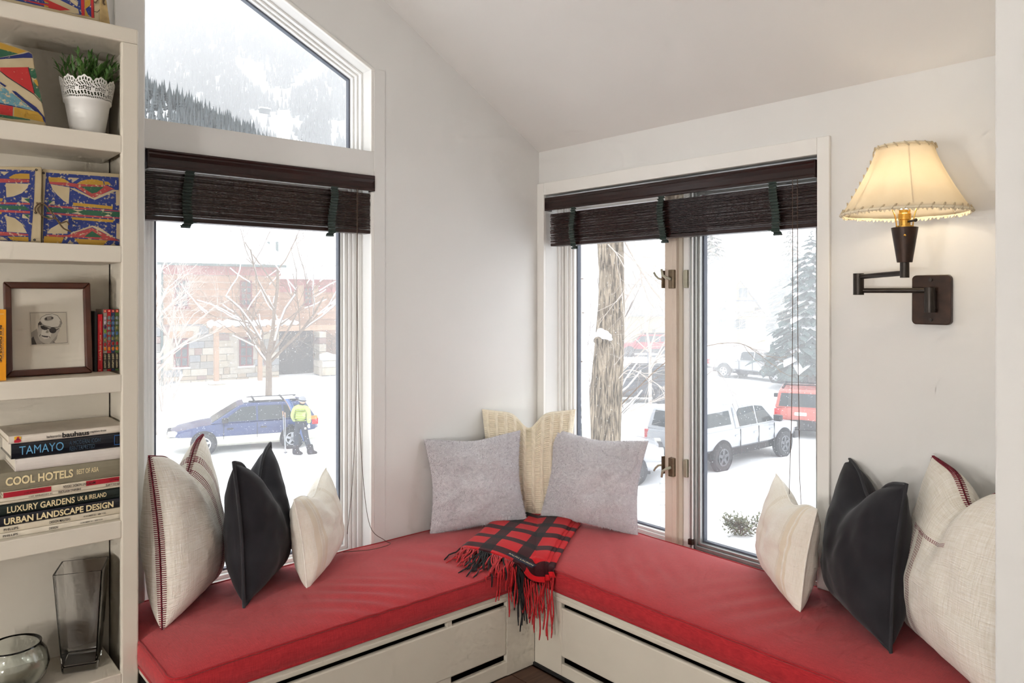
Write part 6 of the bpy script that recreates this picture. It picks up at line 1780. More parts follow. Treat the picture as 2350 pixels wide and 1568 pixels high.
def suv(paint_, trim=None):
    return dict(paint=paint_, W=1.82, wb=2.6, wheel_r=0.36, belt=1.05, roof=1.66, roof_w=0.80, rim=rimd, mid=0.0,
      body=[(-2.02, 0.60, 0.95, 0.80), (-1.95, 0.55, 1.05, 0.89), (0.9, 0.5, 1.05, 0.91), (1.3, 0.5, 1.02, 0.90), (1.95, 0.52, 0.96, 0.84), (2.15, 0.56, 0.80, 0.72)],
      clad=[(-2.08, 0.38, 0.62, 0.78), (-1.98, 0.34, 0.66, 0.90), (1.9, 0.34, 0.62, 0.90), (2.2, 0.40, 0.60, 0.74)], clad_m=trim or plastic,
      cabin=[[(1.05, 1.03), (0.45, 1.58), (0.2, 1.66), (-1.6, 1.66), (-1.78, 1.58), (-1.98, 1.04)]],
      side_win=[[(0.78, 1.10), (0.40, 1.53), (-0.10, 1.56), (-0.10, 1.10)], [(-0.16, 1.10), (-0.16, 1.56), (-0.95, 1.55), (-0.95, 1.10)], [(-1.02, 1.12), (-1.02, 1.54), (-1.55, 1.52), (-1.65, 1.14)]],
      cross_win=[(1.0, 1.08, 0.49, 1.54, 0.88), (-1.965, 1.10, -1.80, 1.54, 0.86)], doors=[0.75, -0.13, -0.98],
      boxes=[('tail_lamp', (-2.04, -1.9, 0.66, 0.86, 0.82, 1.02), lens_r), ('licence_plate', (-2.07, -2.0, -0.2, 0.2, 0.80, 0.92), lens_w), ('rear_bumper', (-2.14, -1.98, -0.8, 0.8, 0.42, 0.62), plastic), ('headlamp', (1.95, 2.14, 0.55, 0.80, 0.78, 0.94), lens_w), ('grille', (2.0, 2.17, -0.5, 0.5, 0.72, 0.9), plastic), ('mirror', (0.62, 0.78, 0.90, 1.10, 1.08, 1.22), plastic), ('roof_rail', (-1.5, 0.2, 0.60, 0.65, 1.67, 1.73), plastic), ('crossbar', (-0.9, -0.84, -0.64, 0.64, 1.72, 1.76), plastic), ('crossbar', (0.0, 0.06, -0.64, 0.64, 1.72, 1.76), plastic), ('underbody', (-1.8, 1.8, -0.7, 0.7, 0.25, 0.5), under)])
# red sport utility seen from behind
rp0 = at_z(1838, 1006, ZG); hj = h_s = math.atan2(FWD.y, FWD.x) + R(-24)
jm = rp0 + Vector((math.cos(hj), math.sin(hj), 0)) * 1.85; jm.z = ZG
vehicle('sport_utility', 'bright red sport utility parked beyond the silver pickup', jm, hj, suv(redp), 'car')
dm = at_z(1440, 930, ZG); hd = math.atan2(-RGT.y, -RGT.x) + R(160)
dm = at_depth(1452, 800, 35.5); dm.z = ZG
vehicle('sport_utility', 'dark grey sport utility half hidden behind the big tree trunk', dm, math.atan2(RGT.y, RGT.x) + R(172), suv(darkp, darkp), 'car')
cm = at_depth(1482, 800, 57); cm.z = ground_at(cm)
vehicle('parked_car', 'crimson car far off by the yellow house, right of the tree trunk', cm, math.atan2(RGT.y, RGT.x) + R(175), suv(crimson), 'car')
wm = at_depth(1338, 1000, 20.6); wm.z = ZG
wsu = suv(whitep, whitep); wsu['rim'] = rimm
vehicle('sport_utility', 'white sport utility mostly hidden behind the grey plush pillow', wm, math.atan2(RGT.y, RGT.x) + R(-8), wsu, 'car')

# ------------------------------------------------------------------ A frame house beyond the street
HB = math.atan2(RGT.y, RGT.x) + R(6)
Q0 = at_depth(1440, 800, 66); Q0.z = -3.0
BXv = Vector((math.cos(HB), math.sin(HB), 0)); BN = Vector((math.sin(HB), -math.cos(HB), 0))
def bs(u, v, back=0.0):
    p = on_plane(u, v, Q0 - BN * back, BN); return (p - Q0).dot(BXv), p.z - Q0.z
h2 = tag(empty('house', Q0, (0, 0, HB)), 'pale yellow house with a snowy A frame dormer across the street', 'house')
yel = mat('pale_yellow_siding', srgb(166, 154, 124), 0.8, var=0.03, scale=0.8); ygr = mat('grey_metal_roof', srgb(128, 125, 118), 0.5, 0.2, var=0.05, scale=0.6); ydk = mat('gable_siding', srgb(136, 126, 104), 0.8, var=0.05, scale=1)
def b2(name, s0, s1, z0, z1, y0, y1, m, par=None, bevel=0): bm = MB(); bm.box(s0, s1, y0, y1, z0, z1); return bm.build(name, m, par or h2, bevel=bevel)
s1_, zr_ = bs(1757, 640, 4); _, ze_ = bs(1700, 722)
sE = bs(1757, 722)[0]
b2('wall', 0, sE, -1.0, ze_, 0, 7, yel)
bm = MB(); bm.prism([(-0.5, ze_), (4.0, zr_), (8.5, ze_), (8.4, ze_ - 0.15), (4.0, zr_ - 0.2), (-0.45, ze_ - 0.15)], -0.4, sE + 0.3, 'x'); bm.build('roof', ygr, h2)
for k in range(26):
    s = sE * (k + 0.5) / 26
    bm = MB(); bm.prism([(-0.5, ze_ + 0.0), (4.0, zr_), (4.0, zr_ + 0.06), (-0.5, ze_ + 0.06)], s - 0.03, s + 0.03, 'x'); bm.build('roof_seam', ygr, h2)
bm = MB(); bm.prism([(3.2, zr_ - 0.55), (4.0, zr_ + 0.05), (5.5, zr_ - 0.9), (5.5, zr_ - 0.5), (4.0, zr_ + 0.45), (3.1, zr_ - 0.1)], -0.4, sE + 0.3, 'x'); bm.build('ridge_snow', M['snow'], h2, bevel=0.1)
bm = MB(); bm.prism([(0, ze_), (7, ze_), (4.0, zr_ - 0.2)], sE - 0.1, sE, 'x'); bm.build('gable_end', ydk, h2)
da, dz0 = bs(1658, 706, -0.3); db, _ = bs(1743, 706, -0.3); dcx, dzt = bs(1698, 642, -0.3)
bm = MB(); bm.prism([(da, dz0), (db, dz0), (dcx, dzt)], -0.2, 3.5, 'y'); bm.build('dormer', yel, h2)
b2('dormer_front', da + 0.4, db - 0.4, ze_ - 0.1, dz0, -0.15, 0.3, yel)
b2('dormer_shelf', da + 0.3, db - 0.3, dz0 + 0.55, dz0 + 0.65, -0.5, -0.2, M['gasket'])
for (xa, xb) in ((da - 0.5, dcx), (db + 0.5, dcx)):
    sg = 1 if xb > xa else -1
    bm = MB(); bm.prism([(xa, dz0 - 0.25), (xb, dzt + 0.1), (xb, dzt + 0.65), (xa - sg * 0.15, dz0 + 0.25)], -0.7, 3.4, 'y'); bm.build('dormer_snow', M['snow'], h2, bevel=0.12, seg=3)
def win2(u0, v0, u1, v1, y):
    a, zt = bs(u0, v0, y); c, zb = bs(u1, v1, y)
    w = b2('window', a - 0.06, c + 0.06, zb - 0.06, zt + 0.06, y - 0.06, y + 0.1, yel)
    mid_ = (a + c) / 2
    for (x0, x1) in ((a, mid_ - 0.03), (mid_ + 0.03, c)): b2('pane', x0, x1, zb, zt, y - 0.09, y, wgl, w)
win2(1695, 661, 1714, 683, -0.25)
for q in ((1612, 733, 1630, 751), (1649, 733, 1668, 756), (1683, 733, 1710, 756), (1470, 756, 1476, 773), (1497, 756, 1503, 773), (1560, 733, 1575, 752), (1684, 804, 1698, 816)): win2(*q, 0.0)
b2('foundation_snow', -1, sE + 2, -1.2, 0.25, -1.2, 0.2, M['snow'], bevel=0.2)

# ------------------------------------------------------------------ cottonwood trunk, birch, twigs
m, nt, p = base_mat('furrowed_bark'); M['furrow'] = m
N, L = nt.nodes.new, nt.links.new
tc = N('ShaderNodeTexCoord'); mp = N('ShaderNodeMapping'); mp.inputs['Scale'].default_value = (24, 24, 3.4); L(tc.outputs['Object'], mp.inputs[0])
nz = N('ShaderNodeTexNoise'); nz.inputs['Scale'].default_value = 1.0; nz.inputs['Detail'].default_value = 6; nz.inputs['Distortion'].default_value = 0.8; L(mp.outputs[0], nz.inputs[0])
cr = N('ShaderNodeValToRGB'); cr.color_ramp.elements[0].position = 0.36; cr.color_ramp.elements[0].color = srgb(70, 62, 54); cr.color_ramp.elements[1].position = 0.62; cr.color_ramp.elements[1].color = srgb(166, 152, 134)
L(nz.outputs['Fac'], cr.inputs[0]); L(cr.outputs[0], p.inputs['Base Color']); p.inputs['Roughness'].default_value = 0.95
bp = N('ShaderNodeBump'); bp.inputs['Strength'].default_value = 1.0; bp.inputs['Distance'].default_value = 0.05; L(nz.outputs['Fac'], bp.inputs['Height']); L(bp.outputs[0], p.inputs['Normal'])
DT = 13.5
cw0 = at_depth(1392, 1030, DT); cwg = ground_at(cw0)
cot = tag(empty('cottonwood_tree', (cw0.x, cw0.y, cwg)), 'thick furrowed tree trunk with a clump of snow outside the left casement', 'tree')
axis = [(1388, 1300), (1386, 1180), (1387, 1020), (1390, 940), (1394, 860), (1399, 780), (1403, 700), (1404, 620), (1401, 540), (1396, 430), (1400, 300)]
wid = [96, 84, 76, 72, 70, 66, 62, 58, 60, 58, 54]
rings = []
NR = 40
for i, ((u, v), w) in enumerate(zip(axis, wid)):
    c = at_depth(u, v, DT) - cot.location; r = w / 2 / F_PX * DT
    rings.append((c, r))
rr4 = []
for i in range(len(rings) - 1):
    for k in range(6):
        f = k / 6
        c = rings[i][0].lerp(rings[i + 1][0], f); r = rings[i][1] * (1 - f) + rings[i + 1][1] * f
        rr4.append([tuple(c + Vector((math.cos(2 * PI * q / NR), math.sin(2 * PI * q / NR), 0)) * r * (1 + 0.07 * noise.noise((math.cos(2 * PI * q / NR) * 2.5, math.sin(2 * PI * q / NR) * 2.5, c.z * 1.2)) + 0.05 * noise.noise((q * 1.7, c.z * 0.8, 1)))) for q in range(NR)])
bm = MB(); bm.loft(rr4); bm.build('trunk', M['furrow'], cot, smooth=True)
st_ = at_depth(1372, 772, DT - 0.34) - cot.location
bm = MB()
for (dx, dz, r) in ((0, 0, .10), (.10, .03, .11), (.17, .0, .08), (-.12, -.04, .07), (.05, .09, .07), (.22, -.05, .04), (-0.2, -0.06, 0.04)): bm.ball((st_.x + dx * RX, st_.y + dx * RY, st_.z + dz), (r, r, r * 0.75), 10, 7)
bm.build('snow_clump', M['snow'], cot, smooth=True)
bm = MB(); bm.tube([st_ + Vector((0.1, 0.1, -0.05)), st_ + Vector((-0.16, -0.16, -0.08))], [0.09, 0.06], 8); bm.build('stub', M['furrow'], cot, smooth=True)
# long limbs that cross the panes
rb_ = random.Random(17)
def limb(path, depth_, r0, m=palebark, parent=cot, twigs=5, name='branch'):
    pts = [at_depth(u, v, d) - parent.location for (u, v, d) in path]
    pts = smooth_path(pts, 5)
    bm = MB(); n = len(pts)
    bm.tube(pts, [0.6 * r0 * (1 - 0.75 * i / n) for i in range(n)], 5)
    for k in range(twigs):
        i = rb_.randrange(2, n - 1)
        d = (pts[i + 1 if i + 1 < n else i] - pts[i - 1]).normalized()
        grow(bm, pts[i], (d + Vector((rb_.uniform(-.8, .8), rb_.uniform(-.8, .8), rb_.uniform(-.9, .5)))).normalized(), rb_.uniform(0.4, 0.9), r0 * 0.3, 2, rb_, 0.6, None, 0.3, 2)
    return bm.build(name, m, parent, fix=False)
limb([(1404, 500, 13.5), (1520, 690, 14.2), (1600, 672, 14.6), (1690, 640, 15), (1760, 605, 15.3), (1830, 560, 15.6)], 0, 0.035)
limb([(1600, 585, 14), (1680, 555, 14.4), (1750, 530, 14.8)], 0, 0.022)
limb([(1420, 860, 13.6), (1520, 770, 14), (1610, 757, 14.2), (1690, 730, 14.5), (1745, 710, 14.7)], 0, 0.022, palebark)
limb([(1425, 930, 13.6), (1530, 830, 13.8), (1620, 795, 14), (1695, 788, 14.2), (1740, 812, 14.4), (1772, 838, 14.5)], 0, 0.022, brownbark, twigs=7)
limb([(1430, 700, 13.6), (1470, 640, 13.8), (1535, 600, 14)], 0, 0.03, twigs=9)
limb([(1410, 560, 13.5), (1445, 590, 13.6), (1500, 640, 14), (1540, 655, 14)], 0, 0.03, twigs=8)
limb([(1400, 900, 13.4), (1440, 850, 13.2), (1490, 870, 13.1), (1535, 905, 13)], 0, 0.02, palebark, twigs=9)
limb([(1395, 560, 13.3), (1420, 590, 13.0), (1440, 640, 13.0), (1420, 690, 13.1)], 0, 0.018, palebark, twigs=7)
limb([(1590, 900, 16), (1640, 850, 16), (1680, 905, 16), (1680, 930, 16)], 0, 0.012, brownbark, twigs=7)
# birch in front of twiggy bushes at the left pane edge
bb = at_depth(1338, 900, 12.6); bb.z = ground_at(bb)
bir = tag(empty('birch_tree', bb), 'slim white birch stem left of the thick trunk', 'tree')
bm = MB(); bm.tube([at_depth(u, v, 12.6) - bb for (u, v) in ((1349, 1300), (1346, 1000), (1340, 800), (1334, 600), (1330, 400))], [0.085, 0.075, 0.06, 0.05, 0.035], 14); bm.build('trunk', birchbark, bir, smooth=True)
for (u, v) in ((1338, 718), (1334, 830), (1343, 852), (1341, 920), (1336, 640), (1345, 985)):
    bm = MB(); bm.ball(at_depth(u, v, 12.56) - bb, (0.026, 0.026, 0.012), 8, 5); bm.build('bark_scar', bark, bir)
for k, (u, d, s_) in enumerate(((1350, 22, 3), (1330, 25, 6))):
    q = at_depth(u, 900, d); q.z = ground_at(q)
    bare_tree('bare_tree', ['grey twiggy tree just left of the thick trunk', 'frosted twiggy tree at the left edge of the casement'][k], q, 5.6, 0.07, 4, 50 + s_, [bark, palebark][k], 0.5, 3, trunk_f=0.12)
q = at_depth(1492, 900, 30); q.z = ground_at(q)
bare_tree('bare_tree', 'thin frosted tree between the thick trunk and the window post', q, 9, 0.07, 4, 77, palebark, 0.6, 3, with_snow=False, trunk_f=0.3)
q = at_depth(1735, 700, 84); q.z = ground_at(q)
bare_tree('bare_tree', 'hazy bare tree rising behind the A frame house', q, 15, 0.2, 4, 88, palebark, 0.55, 3, with_snow=False, trunk_f=0.25)

# ------------------------------------------------------------------ conifers
needle = mat('spruce_needles', srgb(78, 96, 92), 0.9, var=0.3, scale=4, col2=srgb(54, 72, 74)); needle2 = mat('fir_needles', srgb(92, 100, 90), 0.9, var=0.3, scale=4)
def spruce(name, label, base, h, rad, seed, m, tiers=26, snowy=0.7, z0=0.05):
    root = tag(empty(name, base), label, 'tree')
    rg = random.Random(seed)
    bm = MB(); bm.tube([(0, 0, -0.3), (0, 0, h * 0.95)], [rad * 0.07, 0.02], 7); bm.build('trunk', bark, root)
    fo, sn = MB(), MB()
    def paddle(mb, p, d, L_, W_, T_, droop):
        x = Vector((-d.y, d.x, 0))
        pts = []
        for f, w in ((0, .25), (.35, 1), (.7, .8), (1, .05)):
            c = p + d * L_ * f + Vector((0, 0, -droop * f * f * L_))
            pts += [c - x * W_ * w, c + Vector((0, 0, T_ * (1 - f * .6))), c + x * W_ * w, c - Vector((0, 0, T_ * (1 - f * .6)))]
        f_ = []
        for i in range(3):
            for k in range(4): f_.append((i * 4 + k, i * 4 + (k + 1) % 4, (i + 1) * 4 + (k + 1) % 4, (i + 1) * 4 + k))
        mb.add(pts, f_)
    for t in range(tiers):
        f = t / (tiers - 1)
        z = h * (z0 + (0.97 - z0) * f)
        r = rad * (1 - f) ** 0.85 + 0.06
        n = max(5, int(13 * (1 - f) + 4))
        for k in range(n):
            az = 2 * PI * (k + rg.random() * 0.7) / n + t
            d = Vector((math.cos(az), math.sin(az), 0))
            L_ = r * rg.uniform(0.75, 1.12)
            p = Vector((0, 0, z + rg.uniform(-.15, .15)))
            paddle(fo, p, d, L_, L_ * 0.22 + 0.05, L_ * 0.09 + 0.03, rg.uniform(.15, .4))
            for j in range(3):
                ff_ = rg.uniform(.4, .9); d2 = Vector((math.cos(az + rg.choice((-.8, .8))), math.sin(az + rg.choice((-.8, .8))), 0))
                paddle(fo, p + d * L_ * ff_ - Vector((0, 0, .25 * ff_ * ff_ * L_)), d2, L_ * .35, L_ * .1 + .03, .05, .5)
            if rg.random() < snowy:
                paddle(sn, p + d * L_ * .25 + Vector((0, 0, L_ * 0.06 + .03)), d, L_ * rg.uniform(.45, .7), L_ * 0.18 + 0.04, L_ * 0.05 + .03, rg.uniform(.3, .45))
    fo.build('foliage', m, root, fix=False)['kind'] = 'stuff'; sn.build('snow', M['snow'], root, fix=False)['kind'] = 'stuff'
    return root
q = at_depth(1862, 850, 40); q.z = ground_at(q)
spruce('spruce_tree', 'tall blue green spruce laden with snow right of the A frame house', q, 8.6, 2.4, 3, needle, 30, .75, z0=0.16)
q = at_depth(1925, 850, 44); q.z = ground_at(q)
spruce('spruce_tree', 'second snowy spruce cut off by the right casing', q, 10.5, 2.4, 8, needle, 28, .75)
q = at_depth(1632, 700, 82); q.z = ground_at(q)
spruce('spruce_tree', 'pale snowy spruce above the roof at the window post', q, 14.0, 3.6, 5, needle2, 28, .6)
q = at_depth(1815, 700, 90); q.z = ground_at(q)
spruce('spruce_tree', 'faint spruce in the haze between the dormer and the tall spruce', q, 13.5, 3.4, 15, needle2, 24, .6)
# juniper poking out of the snow
jp = at_z(1700, 1212, ZG + 0.2); jp.z = ground_at(jp) - 0.03
jun = tag(empty('juniper_shrub', jp), 'low grey green juniper poking out of the snow below the silver pickup', 'shrub')
bm = MB(); bb2 = MB(); rg = random.Random(8)
for k in range(9):
    az = rg.uniform(0, 2 * PI)
    d = (RGT * math.cos(az) * 0.8 + FWD * math.sin(az) * 0.4 + Vector((0, 0, rg.uniform(.5, 1.2)))).normalized()
    L_ = rg.uniform(.3, .55)
    bb2.tube([(0, 0, 0), tuple(d * L_)], [0.012, 0.005], 5)
    for j in range(70):
        c = d * L_ * rg.uniform(.35, 1.0) + Vector((rg.gauss(0, .07), rg.gauss(0, .07), rg.gauss(0, .06)))
        e = Vector((rg.uniform(-1, 1), rg.uniform(-1, 1), rg.uniform(-.2, 1))).normalized()
        s_ = Vector((-e.y, e.x, 0.3)).normalized()
        bm.add([c, c + e * .05 + s_ * .022, c + e * .11, c + e * .05 - s_ * .022], [(0, 1, 2, 3)])
bm.build('foliage', mat('juniper_green', srgb(96, 104, 80), 0.9, var=0.25, scale=9), jun, fix=False)['kind'] = 'stuff'; bb2.build('stems', bark, jun)
# yard sign and street pole
ys = at_depth(1524, 1100, 15.5); ys.z = ground_at(ys)
sg_ = tag(empty('yard_sign', ys, (0, 0, math.atan2(RGT.y, RGT.x))), 'small white framed sign board in the snowy yard left of the window post', 'sign')
for b6 in ((-.09, -.075, -.01, .01, 0, 1.02), (.075, .09, -.01, .01, .55, 1.02), (-.09, .09, -.01, .01, 1.0, 1.02), (-.09, .09, -.01, .01, .55, .57), (-.09, .09, -.01, .01, .82, .835)):
    bm = MB(); bm.box(*b6); bm.build('frame_bar', M['alu'], sg_)
sp3 = at_depth(1487, 845, 48); sp3.z = ground_at(sp3)
pl_ = tag(empty('street_pole', sp3), 'thin dark pole standing before the crimson car', 'pole')
bm = MB(); bm.tube([(0, 0, -0.2), (0, 0, 2.7)], 0.03, 8); bm.build('pole', M['gasket'], pl_); bm = MB(); bm.ball((0, 0, 2.7), 0.05, 8, 6); bm.build('finial', M['gasket'], pl_)

# ------------------------------------------------------------------ skier
pp = at_depth(690, 1031, 23.4); pp.z = ZG
per = tag(empty('person', pp, (0, 0, math.atan2(RGT.y, RGT.x))), 'person in a lime padded jacket, dark trousers and a helmet walking past the wagon', 'person')
# local: +x to the right of the picture, -y towards the viewer (back is shown)
def skinned(name, verts, edges, radii, m, par, sub=2, root_i=0):
    me = bpy.data.meshes.new(name); me.from_pydata(verts, edges, [])
    o = link(name, me, par)
    md = o.modifiers.new('skin', 'SKIN'); md.use_smooth_shade = True
    sl = me.skin_vertices[0].data if me.skin_vertices else None
    if sl is None:
        bpy.context.view_layer.objects.active = o
        me.skin_vertices.new(name='Skin') if hasattr(me.skin_vertices, 'new') else None
        sl = me.skin_vertices[0].data
    for i, r in enumerate(radii): sl[i].radius = r if isinstance(r, tuple) else (r, r)
    sl[root_i].use_root = True
    sb2 = o.modifiers.new('sub', 'SUBSURF'); sb2.levels = sub; sb2.render_levels = sub
    me.materials.append(m)
    return o
pants = mat('dark_ski_trousers', srgb(58, 60, 70), 0.8, var=0.15, scale=8); lime = mat('lime_padded_jacket', srgb(174, 184, 122), 0.75, var=0.08, scale=6); skin = mat('skin', srgb(206, 164, 140), 0.6); helm = mat('grey_helmet', srgb(150, 152, 158), 0.4); boot = mat('boot_black', srgb(40, 40, 44), 0.7)
V = [(0, 0, 0.98), (-0.10, 0, 0.90), (-0.13, -0.04, 0.50), (-0.15, 0.0, 0.10), (-0.17, -0.10, 0.05), (0.10, 0, 0.90), (0.17, 0.0, 0.50), (0.27, 0.04, 0.12), (0.36, -0.06, 0.06), (0, 0.01, 1.22), (0.01, 0.02, 1.45), (0.03, 0.01, 1.56), (0.05, 0.0, 1.64)]
Ed = [(0, 1), (1, 2), (2, 3), (3, 4), (0, 5), (5, 6), (6, 7), (7, 8), (0, 9), (9, 10), (10, 11), (11, 12)]
Rd = [(.15, .12), (.115, .11), (.092, .09), (.085, .08), (.06, .05), (.115, .11), (.092, .09), (.085, .08), (.06, .05), (.14, .10), (.14, .09), (.055, .055), (.06, .06)]
try:
    skinned('body', V, Ed, Rd, pants, per)
except Exception as ex:
    print('skin fallback', ex)
    bm = MB()
    for a, c in Ed: bm.tube([V[a], V[c]], [Rd[a][0], Rd[c][0]], 12)
    bm.build('body', pants, per, smooth=True)
Vj = [(0, 0, 1.02), (0, 0.005, 1.18), (0.01, 0.01, 1.36), (0.02, 0.01, 1.49), (-0.19, 0.01, 1.42), (-0.27, 0.02, 1.18), (-0.20, 0.12, 1.00), (0.22, 0.0, 1.42), (0.27, -0.03, 1.16), (0.27, -0.05, 0.96), (0.03, 0.01, 1.55)]
Ej = [(0, 1), (1, 2), (2, 3), (3, 4), (4, 5), (5, 6), (3, 7), (7, 8), (8, 9), (3, 10)]
Rj = [(.185, .14), (.18, .14), (.19, .14), (.12, .10), (.088, .088), (.075, .075), (.06, .06), (.088, .088), (.078, .078), (.062, .062), (.075, .075)]
try:
    jk = skinned('jacket', Vj, Ej, Rj, lime, per)
except Exception as ex:
    bm = MB()
    for a, c in Ej: bm.tube([Vj[a], Vj[c]], [Rj[a][0], Rj[c][0]], 12)
    jk = bm.build('jacket', lime, per, smooth=True)
for k in range(6):          # quilting seams around the trunk
    z = 1.06 + 0.07 * k
    rx, ry = 0.185 - 0.002 * k, 0.138
    bm = MB(); bm.tube([(0.005 + rx * math.cos(2 * PI * q / 24), 0.005 + ry * math.sin(2 * PI * q / 24), z) for q in range(24)], 0.011, 5, closed=True); bm.build('quilting', mat('lime_seam', srgb(160, 180, 70), 0.8), jk, smooth=True)
bm = MB(); bm.ball((0.055, 0.0, 1.655), (0.082, 0.098, 0.115), 16, 12); hd_ = bm.build('head', skin, per, smooth=True)
bm = MB(); bm.ball((0.13, 0.03, 1.64), (0.022, 0.016, 0.02), 8, 6); bm.build('nose', skin, hd_, smooth=True)
bm = MB(); bm.lathe([(0.118, 0.0), (0.122, 0.05), (0.112, 0.10), (0.085, 0.14), (0.045, 0.162), (0.001, 0.168)], 20, (0.05, 0.0, 1.645)); bm.build('helmet', helm, per, smooth=True)
bm = MB(); bm.tube([(0.05 + 0.118 * math.cos(2 * PI * q / 20), 0.118 * math.sin(2 * PI * q / 20), 1.685 - 0.02 * math.cos(2 * PI * q / 20)) for q in range(20)], 0.016, 6, closed=True); bm.build('goggle_strap', boot, per, smooth=True)
bm = MB(); bm.tube([(0.035, 0.0, 1.55), (0.04, 0, 1.6)], [0.085, 0.08], 12); bm.build('neck_warmer', boot, per, smooth=True)
for (x, y, z, s) in ((0.27, -0.05, 0.90, 1), (-0.18, 0.17, 0.96, -1)):      # gloved hands, fingers curled
    hnd = MB(); hnd.ball((x, y, z), (0.042, 0.032, 0.055), 12, 8); ho = hnd.build('glove', lens_w if s > 0 else boot, per, smooth=True)
    for k, (dx, l) in enumerate(((-0.03, .055), (-0.01, .065), (0.01, .06), (0.028, .05))):
        bm = MB(); bm.tube([(x + dx, y, z - 0.03), (x + dx, y + 0.012, z - 0.03 - l * .6), (x + dx, y + 0.035, z - 0.03 - l)], [0.011, 0.010, 0.008], 7); bm.build('finger', lens_w if s > 0 else boot, ho, smooth=True)
    bm = MB(); bm.tube([(x - 0.035 * s, y, z + 0.005), (x - 0.052 * s, y + 0.015, z - 0.02), (x - 0.045 * s, y + 0.03, z - 0.045)], [0.012, 0.011, 0.009], 7); bm.build('thumb', lens_w if s > 0 else boot, ho, smooth=True)
for (x, y, a) in ((-0.15, -0.03, -0.2), (0.29, 0.0, 0.5)):
    bm = MB(); c_, s_ = math.cos(a), math.sin(a)
    prof = [(-0.07, 0.0), (0.22, 0.0), (0.23, 0.05), (0.12, 0.11), (0.08, 0.30), (-0.08, 0.30), (-0.09, 0.06)]
    bm.prism(prof, -0.055, 0.055, 'y'); o = bm.build('ski_boot', boot, per, bevel=0.02); o.location = (x, y, 0); o.rotation_euler = (0, 0, a)
bm = MB(); bm.box(0.16, 0.22, -0.16, -0.145, 0.80, 0.86); bm.build('lift_tag', lens_w, per)
skim = mat('ski_top', srgb(96, 118, 168), 0.4); 
for k in range(2):
    a = at_z(688, 1032, ZG); tip = at_depth(659 + 4 * k, 917, 23.85 + 0.06 * k); tail = at_depth(700 + 5 * k, 1012, 23.85 + 0.06 * k)
    sk = tag(empty('ski', tail), ['ski carried under the arm, its tip nearest the wagon', 'second ski of the pair carried under the arm'][k], 'ski', 'skis under the arm')
    pts = smooth_path([Vector((0, 0, 0)), (tip - tail) * 0.5, (tip - tail) * 0.88, tip - tail + Vector((-.06, 0, .02))], 5)
    n = len(pts); bm = MB(); sd_ = Vector((RX, RY, 0.3)).normalized(); th_ = FWD * 0.012
    bm.loft([[p - sd_ * .05 - th_, p + sd_ * .05 - th_, p + sd_ * .05 + th_, p - sd_ * .05 + th_] for p in pts]); bm.build('ski_body', skim, sk)
    bm = MB(); t0 = pts[n - 3]; bm.loft([[p - sd_ * .052 - th_ * 1.2, p - sd_ * .03 - th_ * 1.2, p - sd_ * .03 + th_ * 1.2, p - sd_ * .052 + th_ * 1.2] for p in pts[n // 2:]]); bm.build('edge_stripe', orange, sk)
for k, (u0, u1) in enumerate(((649, 655), (654, 656))):
    top, foot = at_depth(u0, 944 + 3 * k, 23.5), at_depth(u1, 1031, 23.5)
    foot.z = ground_at(foot) + 0.0
    po = tag(empty('ski_pole', foot), ['ski pole stood in the snow, left of its pair', 'ski pole stood in the snow nearest the person'][k], 'ski pole', 'ski poles')
    bm = MB(); bm.tube([(0, 0, -0.05), tuple(top - foot)], 0.011, 7); bm.build('shaft', rimm, po)
    bm = MB(); d = (top - foot).normalized(); bm.tube([(top - foot) - d * 0.16, top - foot], [0.018, 0.022], 8); bm.build('grip', orange, po)
    bm = MB(); bm.lathe([(0.001, 0.06), (0.05, 0.05), (0.05, 0.06)], 10); bm.build('basket', plastic, po)
# ================================================================== mountain with ski runs and forest
conif = [mat('far_conifer_a', srgb(82, 88, 90), 0.95, var=0.2, scale=0.3), mat('far_conifer_b', srgb(100, 104, 106), 0.95, var=0.2, scale=0.3)]
def in_poly(u, v, pl):
    c = False; n = len(pl); j = n - 1
    for i in range(n):
        if (pl[i][1] > v) != (pl[j][1] > v) and u < (pl[j][0] - pl[i][0]) * (v - pl[i][1]) / (pl[j][1] - pl[i][1]) + pl[i][0]: c = not c
        j = i
    return c
def surf_pt(u, d, vfun):
    v = vfun(u, d); return at_depth(u, v, d)
def slope_mesh(name, vfun, d0, d1, u0, u1, nu, nd):
    bm = MB(); v, f = [], []
    for j in range(nd + 1):
        d = d0 + (d1 - d0) * j / nd
        for i in range(nu + 1):
            v.append(surf_pt(u0 + (u1 - u0) * i / nu, d, vfun))
    for j in range(nd):
        for i in range(nu):
            a = j * (nu + 1) + i; f.append((a, a + 1, a + nu + 2, a + nu + 1))
    bm.add(v, f); return struct(bm.build(name, M['snow'], smooth=True))
